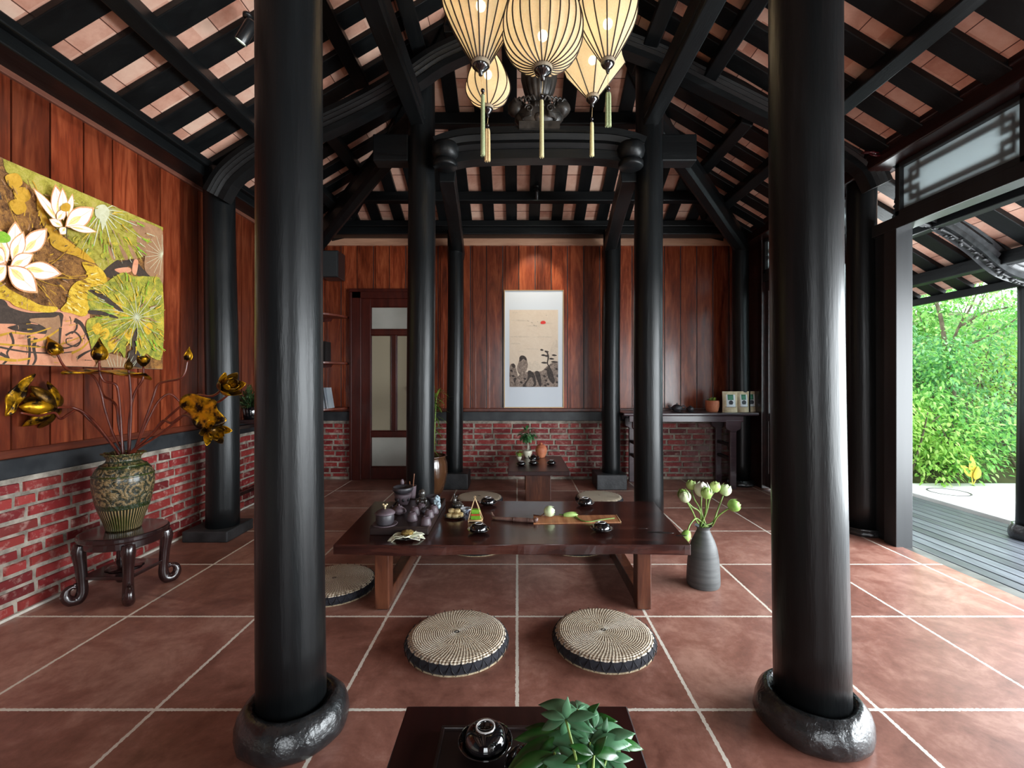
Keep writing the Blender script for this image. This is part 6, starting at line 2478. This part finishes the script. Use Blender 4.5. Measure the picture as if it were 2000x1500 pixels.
def pouch(px, y, w_, label, rot=0.0):
    g = CP(px, y)
    g.x += 0
    p_ = thing('kraft_tea_pouch', label, 'pouch', g, 'stand-up pouches on the console table')
    H = .208
    nx_, nz_ = 10, 12
    for side, nm in ((-1, 'front_face'), (1, 'back_face')):
        pass
    vs, fs = [], []
    for j in range(nz_ + 1):
        t_ = j / nz_
        th = .032 * (1 - t_) ** .7 + .0012
        for i in range(nx_ + 1):
            u = i / nx_ * 2 - 1
            hw = w_ / 2 * (1 - .03 * sin(pi * t_))
            bulge = th * (1 - u * u) ** .6
            vs.append(g + Vector((u * hw, -bulge, H * t_)))
    n0 = len(vs)
    for v in list(vs):
        vs.append(Vector((v.x, 2 * g.y - v.y, v.z)))
    for j in range(nz_):
        for i in range(nx_):
            a = j * (nx_ + 1) + i
            fs.append((a, a + 1, a + nx_ + 2, a + nx_ + 1))
            fs.append((n0 + a, n0 + a + nx_ + 1, n0 + a + nx_ + 2, n0 + a + 1))
    mb = MB()
    mb.add(vs, fs, 0, True)
    mb.box(g.x - w_ / 2, g.x + w_ / 2, g.y - .0015, g.y + .0015, CT + H - .006, CT + H + .003)
    mb.build('pouch_body', M['kraft'], p_)

    def face(u0, u1, t0, t1, off, mi, mb):
        n_ = 8
        vs, fs = [], []
        for j in range(n_ + 1):
            t_ = t0 + (t1 - t0) * j / n_
            th = .032 * (1 - t_) ** .7 + .0012
            for i in range(n_ + 1):
                u = u0 + (u1 - u0) * i / n_
                vs.append(g + Vector((u * w_ / 2, -th * (1 - u * u) ** .6 - off, H * t_)))
        for j in range(n_):
            for i in range(n_):
                a = j * (n_ + 1) + i
                fs.append((a, a + 1, a + n_ + 2, a + n_ + 1))
        mb.add(vs, fs, mi, True)
    mb = MB()
    face(-.55, .62, .27, .86, .001, 0, mb)
    face(-.38, .38, .60, .86, .002, 1, mb)
    face(-.28, .28, .68, .695, .003, 3, mb)
    face(-.28, .28, .755, .765, .003, 3, mb)
    face(-.72, .72, .25, .27, .002, 2, mb)
    vs, c = [], g + Vector((0, 0, H * .47))
    th = .032 * (1 - .47) ** .7 + .0045
    vs = [c + Vector((cos(a) * .022, -th, sin(a) * .024)) for a in [2 * pi * k / 20 for k in range(20)]]
    mb.poly(vs[::-1], 2)
    mb.build('label', [M['lblwhite'], M['lblgreen'], M['lbldark'], M['lblline']], p_)
    return p_


pouch(1425.5, 4.66, .155, 'kraft paper pouch with white and green label, leftmost of the three')
pouch(1451, 4.70, .122, 'kraft paper pouch with white and green label, middle of the three')
pouch(1466, 4.76, .11, 'kraft paper pouch mostly hidden behind the other two')

# ================================================================== things on the far small table
M['leafgreen'] = simple('dark_green_leaf', lin(34, 84, 40), 0.4, lin(88, 136, 84), 14)
M['leafbright'] = simple('fresh_green_leaf', lin(36, 110, 40), 0.38, lin(70, 150, 66), 14)


def ball_tree(at, r, h, n, label, potmat='cream', leafmat='leafgreen', pr=.045, seed=1, L=.05, name='potted_ficus'):
    at = Vector(at)
    t_ = thing(name, label, 'potted plant', at)
    rnd = random.Random(seed)
    mb = MB()
    mb.lathe([(0, 0), (pr * .55, 0), (pr * .6, pr * .15), (pr * 1.0, pr * .8), (pr, pr * 1.3), (pr * .85, pr * 1.5), (pr * .78, pr * 1.4), (0, pr * 1.35)], at, 32)
    mb.build('pot', M[potmat], t_)
    mb = MB()
    mb.tube([at + Vector((0, 0, pr)), at + Vector((.006, 0, h * .5)), at + Vector((-.004, 0, h - r * .3))], [.011, .008, .006], 8, res=3)
    M.setdefault('bark', simple('pale_grey_bark', lin(146, 140, 124), .8, lin(176, 170, 156), 30))
    mb.build('trunk', M['bark'], t_)
    mb = MB()
    for i in range(n):
        v = Vector((rnd.gauss(0, 1), rnd.gauss(0, 1), rnd.gauss(0, 1))).normalized()
        p = at + Vector((0, 0, h)) + Vector((v.x * r, v.y * r, v.z * r * .75)) * rnd.uniform(.45, 1)
        mb.leaf(p, v + Vector((0, 0, -.2)), (0, 0, 1), L * rnd.uniform(.7, 1.2), L * .5, .2, .4, seg=3)
    mb.build('foliage', M[leafmat], t_)
    return t_


ball_tree(G(1030, 893, .30), .078, .235, 150, 'small round-crowned potted tree in a cream pot on the far table', pr=.05, seed=3)
g = G(1057, 893, .30)
tj = thing('terracotta_tea_jar', 'round orange terracotta jar with a knobbed lid on the far table', 'jar', g)
mb = MB()
mb.lathe([(0, 0), (.036, 0), (.040, .006), (.058, .05), (.060, .085), (.048, .108), (.044, .112)], g, 40)
mb.build('jar_body', M['orangeclay'], tj)
mb = MB()
mb.lathe([(.047, .112), (.047, .117), (.03, .128), (.012, .131), (.010, .136), (.015, .142), (.010, .150), (0, .151)], g, 40)
mb.build('lid', M['orangeclay'], tj)
teapot(G(1042, 901, .30), .036, 'shiny dark teapot in the middle of the far table', 'blackglaze', 2.8, h=1.1)
g = G(1014, 899, .30)
ball_tree(g, .028, .075, 36, 'tiny succulent in a pale pot at the left of the far table', pr=.026, seed=5, L=.028, leafmat='succ', name='potted_succulent')

# ================================================================== big glazed pot with bamboo, behind the column
M['browng'] = simple('brown_drip_glaze', lin(40, 22, 14), 0.16, lin(104, 70, 46), 6, (1, 1, .3), coat=.8, lo=.4, hi=.7)
g = Vector((-.83, 4.40, 0))
bp = thing('glazed_planter', 'large brown glazed pot with a bamboo-like plant behind the black column by the door', 'potted plant', g)
mb = MB()
mb.lathe([(0, 0), (.10, 0), (.115, .02), (.15, .12), (.165, .22), (.160, .30), (.145, .345), (.150, .362), (.158, .37), (.148, .372), (.135, .35), (0, .33)], g, 48)
mb.build('pot', M['browng'], bp)
M['palmleaf'] = simple('yellowish_palm_leaf', lin(52, 84, 24), .45, lin(120, 140, 54), 12)
rnd = random.Random(4)
mb = MB()
mb2 = MB()
for i in range(16):
    a = rnd.uniform(0, 2 * pi)
    rr = rnd.uniform(.04, .17)
    top = g + Vector((cos(a) * rr, sin(a) * rr, rnd.uniform(.55, 1.02)))
    b = g + Vector((cos(a) * .03, sin(a) * .03, .33))
    mb.tube([b, b.lerp(top, .6) + Vector((0, 0, .03)), top], [.005, .004, .003], 6, res=3)
    for k in range(11):
        e = rnd.uniform(-.3, 1.1)
        a2 = rnd.uniform(0, 2 * pi)
        mb2.leaf(top - Vector((0, 0, rnd.uniform(0, .14))), (cos(a2) * cos(e), sin(a2) * cos(e), sin(e)), (0, 0, 1), rnd.uniform(.10, .18), .016, .2, .5, seg=4)
mb.build('cane', M['stemgreen'], bp)
mb2.build('foliage', M['palmleaf'], bp)

# potted plant on the left side table
g = Vector((-2.12, 3.66, .785))
sp2 = thing('potted_fern', 'dark feathery plant in a black pot on the side table beside the wall column', 'potted plant', g)
mb = MB()
mb.lathe([(0, 0), (.05, 0), (.055, .01), (.066, .09), (.062, .095), (0, .085)], g, 32)
mb.build('pot', M['blackglaze'], sp2)
rnd = random.Random(14)
mb = MB()
for i in range(90):
    a = rnd.uniform(0, 2 * pi)
    e = rnd.uniform(.1, 1.45)
    d = Vector((cos(a) * cos(e), sin(a) * cos(e), sin(e)))
    L = rnd.uniform(.10, .2)
    b = g + Vector((0, 0, .085))
    for k in range(8):
        t_ = .3 + .7 * k / 8
        for s in (-1, 1):
            mb.leaf(b + d * (L * t_), d + Vector((rnd.uniform(-.9, .9), rnd.uniform(-.9, .9), rnd.uniform(-.2, .5))), (0, 0, 1), .03, .008, .1, .2, seg=2)
    mb.tube([b, b + d * L], .0015, 4)
M['fern'] = simple('dark_feathery_green', lin(24, 44, 22), .5, lin(70, 98, 52), 20)
mb.build('foliage', M['fern'], sp2)

# ================================================================== corner shelves, books, speaker
cw = Vector((XL + 0.012, YB - 0.004, 0))
M['shelfw'] = wood('red_brown_shelf', lin(60, 22, 14), lin(98, 42, 28), lin(124, 62, 42), .35, .1, 'y')
for z_, lb in ((1.765, 'upper quarter-round corner shelf on the back wall left of the door'), (1.262, 'middle quarter-round corner shelf holding a black book'), (.775, 'lowest quarter-round corner shelf holding white books')):
    mb = MB()
    pts = [(cw.x, cw.y, z_)] + [(cw.x + .46 * sin(a), cw.y - .46 * cos(a), z_) for a in [pi / 2 * k / 16 for k in range(17)]]
    mb.prism(pts, (0, 0, .022))
    s_ = tag(mb.build('corner_shelf', M['shelfw'], at=(cw.x, cw.y, z_), bevel=.003), lb, 'shelf', 'corner shelves left of the door')
    mb = MB()
    mb.prism([(cw.x, cw.y - .02, z_), (cw.x + .28, cw.y - .02, z_), (cw.x + .26, cw.y - .02, z_ - .03), (cw.x, cw.y - .02, z_ - .05)], (0, .018, 0))
    mb.build('shelf_bracket', M['doorwood'], s_, at=(cw.x, cw.y, z_))
M['bookblack'] = simple('black_book_cover', (.01, .01, .01, 1), .4)
M['bookwhite'] = simple('white_book_cover', lin(190, 194, 196), .5, lin(150, 160, 170), 20, (1, 1, .2))
M['pages'] = simple('book_pages', lin(196, 186, 160), .8)


def book(at, w_, h, t_, tilt, mat, label, yaw=0):
    at = Vector(at)
    b = thing('book', label, 'book', at, None)
    mb = MB()
    mb.box(0, .003, -w_, 0, 0, h)
    mb.box(t_ - .003, t_, -w_, 0, 0, h)
    mb.box(0, t_, -w_, -w_ + .003, 0, h)
    mb.v = [v + at for v in mb.v]
    mb.build('cover', M[mat], b)
    mb = MB()
    mb.box(.003, t_ - .003, -w_ + .003, -.004, .003, h - .003)
    mb.v = [v + at for v in mb.v]
    mb.build('pages', M['pages'], b)
    b.rotation_euler = (0, tilt, yaw)
    return b


book(P(640, 700, 4.85) * 1 + Vector((-.012, 0, 0)), .15, .205, .045, 0, 'bookblack', 'black book standing on the middle corner shelf').location.z = 1.284
for i, (px_, lb) in enumerate(((638, 'leftmost of the three white books leaning on the lowest corner shelf'), (643, 'middle one of the three white books leaning on the lowest corner shelf'), (649, 'rightmost of the three white books leaning on the lowest corner shelf'))):
    o = book(P(px_, 797, 4.85), .15, .215, .024, -.16, 'bookwhite', lb)
    o.location.z = .797
    o.location.x += .0
    o['group'] = 'white books on the lowest corner shelf'
at = P(652, 518, 4.92)
spk = thing('wall_speaker', 'black box loudspeaker mounted high in the corner left of the door', 'speaker', at)
mb = MB()
mb.box(at.x - .10, at.x + .085, 4.82, 5.02, 2.17, 2.455)
mb.build('cabinet', M['blackmetal'], spk, bevel=.008)
mb = MB()
mb.box(at.x - .09, at.x + .075, 4.812, 4.82, 2.18, 2.445)
M['grille'] = simple('speaker_grille', (.02, .024, .026, 1), .6, (.03, .034, .036, 1), 300)
mb.build('grille', M['grille'], spk, bevel=.003)
mb = MB()
mb.box(at.x - .03, at.x + .03, 5.02, 5.055, 2.27, 2.33)
mb.build('wall_bracket', M['blackmetal'], spk)

# ================================================================== leafy plant on the front table
M['pachira'] = simple('glossy_green_leaf', lin(52, 96, 62), .36, lin(96, 142, 106), 9, coat=.2, coat_rough=.35)
M['pachira2'] = simple('deep_green_leaf', lin(22, 70, 20), .35, lin(40, 96, 34), 9, coat=.2)
g = Vector((.115, .70, .30))
fp = thing('money_tree_plant', 'leafy green potted plant with hand-shaped leaves at the bottom edge of the picture', 'potted plant', g)
mb = MB()
mb.lathe([(0, 0), (.036, 0), (.042, .01), (.050, .05), (.048, .075), (.044, .08), (.04, .07), (0, .068)], g, 40)
mb.build('pot', M['blackglaze'], fp)
rnd = random.Random(21)
stems = MB()


def whorl(px, py, D, dirs, L, W, mat, nm='leaf'):
    c = P(px, py, D)
    b = g + Vector((rnd.uniform(-.012, .012), rnd.uniform(-.012, .012), .065))
    stems.tube([b, b.lerp(c, .5) + Vector((0, 0, .02)), c], [.0035, .0028, .002], 6, res=4)
    for (ex, ey, up_, k) in dirs:
        e = P(ex, ey, D + up_)
        mb = MB()
        d = e - c
        mb.leaf(c, d, (0, -.55, 1), d.length * k, W * .80 * d.length / L, .22, .22, seg=9, wf=lambda t_: max(0, sin(pi * min(1, t_ ** .95)) ** 1.05))
        # side veins pressed into the blade
        mb.build(nm, M[mat], fp, solid=0.0008)


whorl(1128, 1386, .86, [(1050, 1367, .02, 1), (1100, 1360, .05, .9), (1140, 1357, .06, 1), (1175, 1385, .04, 1), (1085, 1400, -.03, 1), (1150, 1410, -.04, 1)], .085, .034, 'pachira')
whorl(1160, 1424, .84, [(1231, 1422, .01, 1), (1205, 1395, .05, 1), (1162, 1372, .05, 1), (1148, 1380, .04, 1), (1215, 1455, -.03, 1), (1120, 1400, .0, 1)], .085, .036, 'pachira')
whorl(1152, 1450, .80, [(1236, 1446, .0, 1), (1060, 1432, .01, 1), (1100, 1402, .03, 1), (1168, 1505, -.05, 1), (1108, 1500, -.04, 1), (1215, 1420, .03, .9), (1125, 1440, .0, .8)], .085, .038, 'pachira')
whorl(1098, 1438, .82, [(1003, 1434, .0, 1), (1020, 1410, .04, 1), (1066, 1402, .05, 1), (1050, 1470, -.04, 1), (985, 1500, -.05, 1), (1130, 1470, -.03, 1)], .10, .038, 'pachira2')
whorl(1082, 1470, .78, [(988, 1502, -.01, 1), (1020, 1540, -.03, 1), (1060, 1550, -.04, 1), (1110, 1540, -.03, 1), (1120, 1460, .03, .8)], .12, .046, 'pachira2')
whorl(1185, 1480, .78, [(1238, 1478, .0, 1), (1235, 1510, -.02, 1), (1200, 1540, -.03, 1), (1150, 1530, -.03, 1), (1195, 1440, .03, 1)], .08, .034, 'pachira')
whorl(1130, 1500, .76, [(1060, 1480, .0, 1), (1090, 1450, .03, 1), (1180, 1480, .03, 1), (1150, 1560, -.02, 1), (1080, 1550, -.02, 1)], .08, .04, 'pachira')
for (wx, wy, wd_) in ((1105, 1405, .80), (1140, 1405, .88), (1178, 1440, .82), (1120, 1460, .84), (1160, 1475, .76), (1200, 1450, .86)):
    a0 = rnd.uniform(0, 6)
    whorl(wx, wy, wd_, [(wx + 62 * cos(a0 + 1.05 * q), wy + 34 * sin(a0 + 1.05 * q), rnd.uniform(-.03, .03), 1) for q in range(6)], .085, .036, 'pachira' if wx % 20 else 'pachira2')
stems.build('stem', M['stemgreen'], fp)

# ================================================================== garden
def m_leaf(name, c1, c2, c3):
    t = NT(name)
    g_ = t.n('NewGeometry')
    ri = g_.outputs['Random Per Island']
    c = t.ramp(ri, [(0.0, c1), (0.5, c2), (1.0, c3)])
    tr = t.n('BsdfTranslucent')
    t.l(c, tr.inputs[0])
    p = t.bsdf(c, .45, 0, .4)
    mx = t.n('MixShader')
    mx.inputs[0].default_value = .42
    t.l(p, mx.inputs[1])
    t.l(tr.outputs[0], mx.inputs[2])
    return t.done(mx.outputs[0])


M['gl1'] = m_leaf('garden_leaf_green', lin(84, 150, 66), lin(132, 196, 92), lin(190, 228, 134))
M['gl2'] = m_leaf('garden_leaf_bluish', lin(74, 142, 84), lin(122, 188, 122), lin(176, 222, 160))
M['gl3'] = m_leaf('garden_leaf_yellowish', lin(112, 168, 60), lin(156, 204, 88), lin(200, 230, 130))
M['yl'] = simple('yellow_leaf', lin(220, 190, 60), .5, lin(240, 214, 96), 10)
M['gbark'] = simple('garden_bark', lin(84, 74, 60), .9, lin(120, 108, 90), 14, bump=.5, world=True)


def shrub(x, y, z, r, h, n, mat, label, seed, L=.085, cat='shrub', nm='garden_shrub', grp='shrubs on the garden bank'):
    rnd = random.Random(seed)
    s_ = thing(nm, label, cat, (x, y, z), grp)
    mb = MB()
    for i in range(7):
        a = rnd.uniform(0, 2 * pi)
        q = Vector((x, y, z)) + Vector((cos(a) * r * .6, sin(a) * r * .6, h * rnd.uniform(.6, .95)))
        m_ = Vector((x, y, z)).lerp(q, .5) + Vector((rnd.uniform(-.1, .1), rnd.uniform(-.1, .1), .05))
        mb.tube([Vector((x + cos(a) * .04, y + sin(a) * .04, z - .05)), m_, q], [.016, .011, .005], 6, res=3)
    mb.build('stems', M['gbark'], s_)
    mb = MB()
    cl_ = [(rnd.uniform(-r, r) * .75, rnd.uniform(-r, r) * .6, h * rnd.uniform(.15, .9), rnd.uniform(.16, .3)) for _ in range(26)]
    for i in range(n):
        cx_, cy_, cz_, cr = rnd.choice(cl_)
        v = Vector((rnd.gauss(0, 1), rnd.gauss(0, 1), rnd.gauss(0, 1))).normalized() * cr * rnd.uniform(.5, 1.1)
        p = Vector((x + cx_, y + cy_, z + cz_)) + v
        if p.z < z - .05 or p.y < 4.72:
            continue
        d = Vector((v.x + rnd.uniform(-.2, .2), v.y - .1, rnd.uniform(-.25, .15)))
        mb.leaf(p, d, (rnd.uniform(-.4, .4), rnd.uniform(-.7, .1), 1), L * rnd.uniform(.6, 1.3), L * rnd.uniform(.34, .5), .2, .3, seg=3)
    mb.build('foliage', M[mat], s_)
    return s_


SH = [(4.35, 5.15, .0, .55, 1.0, 1500, 'gl3', 'low yellowish green shrub at the edge of the concrete, nearest the doorway jamb'),
      (5.05, 5.2, .0, .55, .95, 1500, 'gl1', 'low bright green shrub at the edge of the concrete behind the veranda post'),
      (5.85, 5.3, .05, .6, 1.0, 1200, 'gl2', 'low bluish green shrub furthest right at the concrete edge'),
      (4.78, 5.75, .25, .7, 1.45, 1900, 'gl1', 'mid-height bright green shrub behind the low yellowish one'),
      (5.5, 5.85, .3, .75, 1.5, 1900, 'gl2', 'mid-height bluish green shrub in the middle of the bank'),
      (6.5, 6.0, .3, .75, 1.5, 1300, 'gl3', 'mid-height yellowish shrub at the right of the bank'),
      (5.0, 6.5, .55, .85, 2.1, 2200, 'gl2', 'tall bluish green shrub high on the bank, left'),
      (6.2, 6.7, .65, .9, 2.2, 2200, 'gl1', 'tall bright green shrub high on the bank, right'),
      (7.3, 6.9, .7, .9, 2.2, 1500, 'gl2', 'tall shrub high on the bank, furthest right'),
      (5.9, 7.8, 1.1, 1.2, 2.6, 2300, 'gl3', 'broad yellowish crown at the top of the bank'),
      (7.4, 8.0, 1.2, 1.2, 2.6, 2000, 'gl1', 'broad bright green crown at the top right of the bank')]
for i, (x, y, z, r, h, n, mt, lb) in enumerate(SH):
    shrub(x, y, z, r, h, int(n * 1.7), mt, lb, 100 + i, L=.062 if i < 6 else .078)
# garden tree whose branches cross the opening
tr_ = thing('garden_tree', 'thin branched tree leaning over the shrubs outside the doorway', 'tree', (5.15, 5.7, .2))
mb = MB()
br = [[P(1880, 960, 5.6), P(1868, 820, 5.6), P(1850, 700, 5.6), P(1835, 610, 5.6), P(1815, 560, 5.7), P(1800, 500, 5.8)],
      [P(1850, 700, 5.6), P(1872, 640, 5.55), P(1896, 600, 5.5), P(1912, 560, 5.5), P(1925, 520, 5.5)],
      [P(1872, 640, 5.55), P(1920, 612, 5.45), P(1970, 600, 5.4), P(2010, 590, 5.4)],
      [P(1860, 690, 5.6), P(1905, 668, 5.5), P(1960, 640, 5.4), P(2000, 610, 5.4)]]
for k, b in enumerate(br):
    mb.tube(b, [.05, .035, .026, .02, .016, .012][:len(b)] if k == 0 else [.016, .013, .010, .007, .005][:len(b)], 8, res=4)
mb.build('trunk', M['gbark'], tr_)
rnd = random.Random(77)
mb = MB()
for b in br:
    pts = spline(b, 10)
    for i in range(360):
        p = rnd.choice(pts[8:]) + Vector((rnd.gauss(0, .18), rnd.gauss(0, .18), rnd.gauss(0, .14)))
        mb.leaf(p, (rnd.uniform(-1, 1), rnd.uniform(-1, .3), rnd.uniform(-.5, .2)), (0, -.3, 1), rnd.uniform(.04, .08), .03, .2, .3, seg=3)
mb.build('foliage', M['gl1'], tr_)
yp = thing('yellow_leaved_plant', 'few large yellow leaves standing out low on the garden bank', 'plant', P(1900, 940, 4.85))
mb = MB()
for (a, b, ex, ey, L) in ((1898, 935, 1901, 895, .2), (1898, 930, 1882, 912, .12), (1905, 938, 1912, 915, .13)):
    p, e = P(a, b, 4.84), P(ex, ey, 4.80)
    mb.leaf(p, e - p, (0, -1, .3), (e - p).length * 1.15, .085, .15, .1, seg=6)
    mb.tube([P(1900, 948, 4.85), p], .005, 5)
mb.build('leaves', M['yl'], yp, solid=.001)
# manhole ring on the concrete
mb = MB()
c = G(1853, 961, -0.02)
mb.lathe([(.17, 0), (.17, .003), (.155, .003), (.155, 0)], c, 40, cap=False)
tag(mb.build('drain_cover_ring', M['thresh'], at=c), 'thin round drain cover outline in the pale concrete outside', 'drain cover')

# pieces that belong to a part hang one level deeper
for child, owner in (('foot_ring', 'bowl'), ('bead', 'tassel'), ('lamp_face', 'lamp_housing'), ('lid_knob', 'lid'), ('seed_head', 'stem'), ('side_stretcher', 'leg'), ('foot_pad', 'leg')):
    for o in list(COL.objects):
        if o.name.split('.')[0] == child and o.parent and o.parent.type == 'EMPTY':
            sib = [c for c in o.parent.children if c.name.split('.')[0] == owner and c.location.length < 1e-6]
            if sib:
                def mid(ob):
                    n_ = max(1, len(ob.data.vertices))
                    return sum((v.co for v in ob.data.vertices), Vector((0, 0, 0))) / n_
                m0 = mid(o)
                o.parent = min(sib, key=lambda c: ((mid(c) - m0).x ** 2 + (mid(c) - m0).y ** 2))
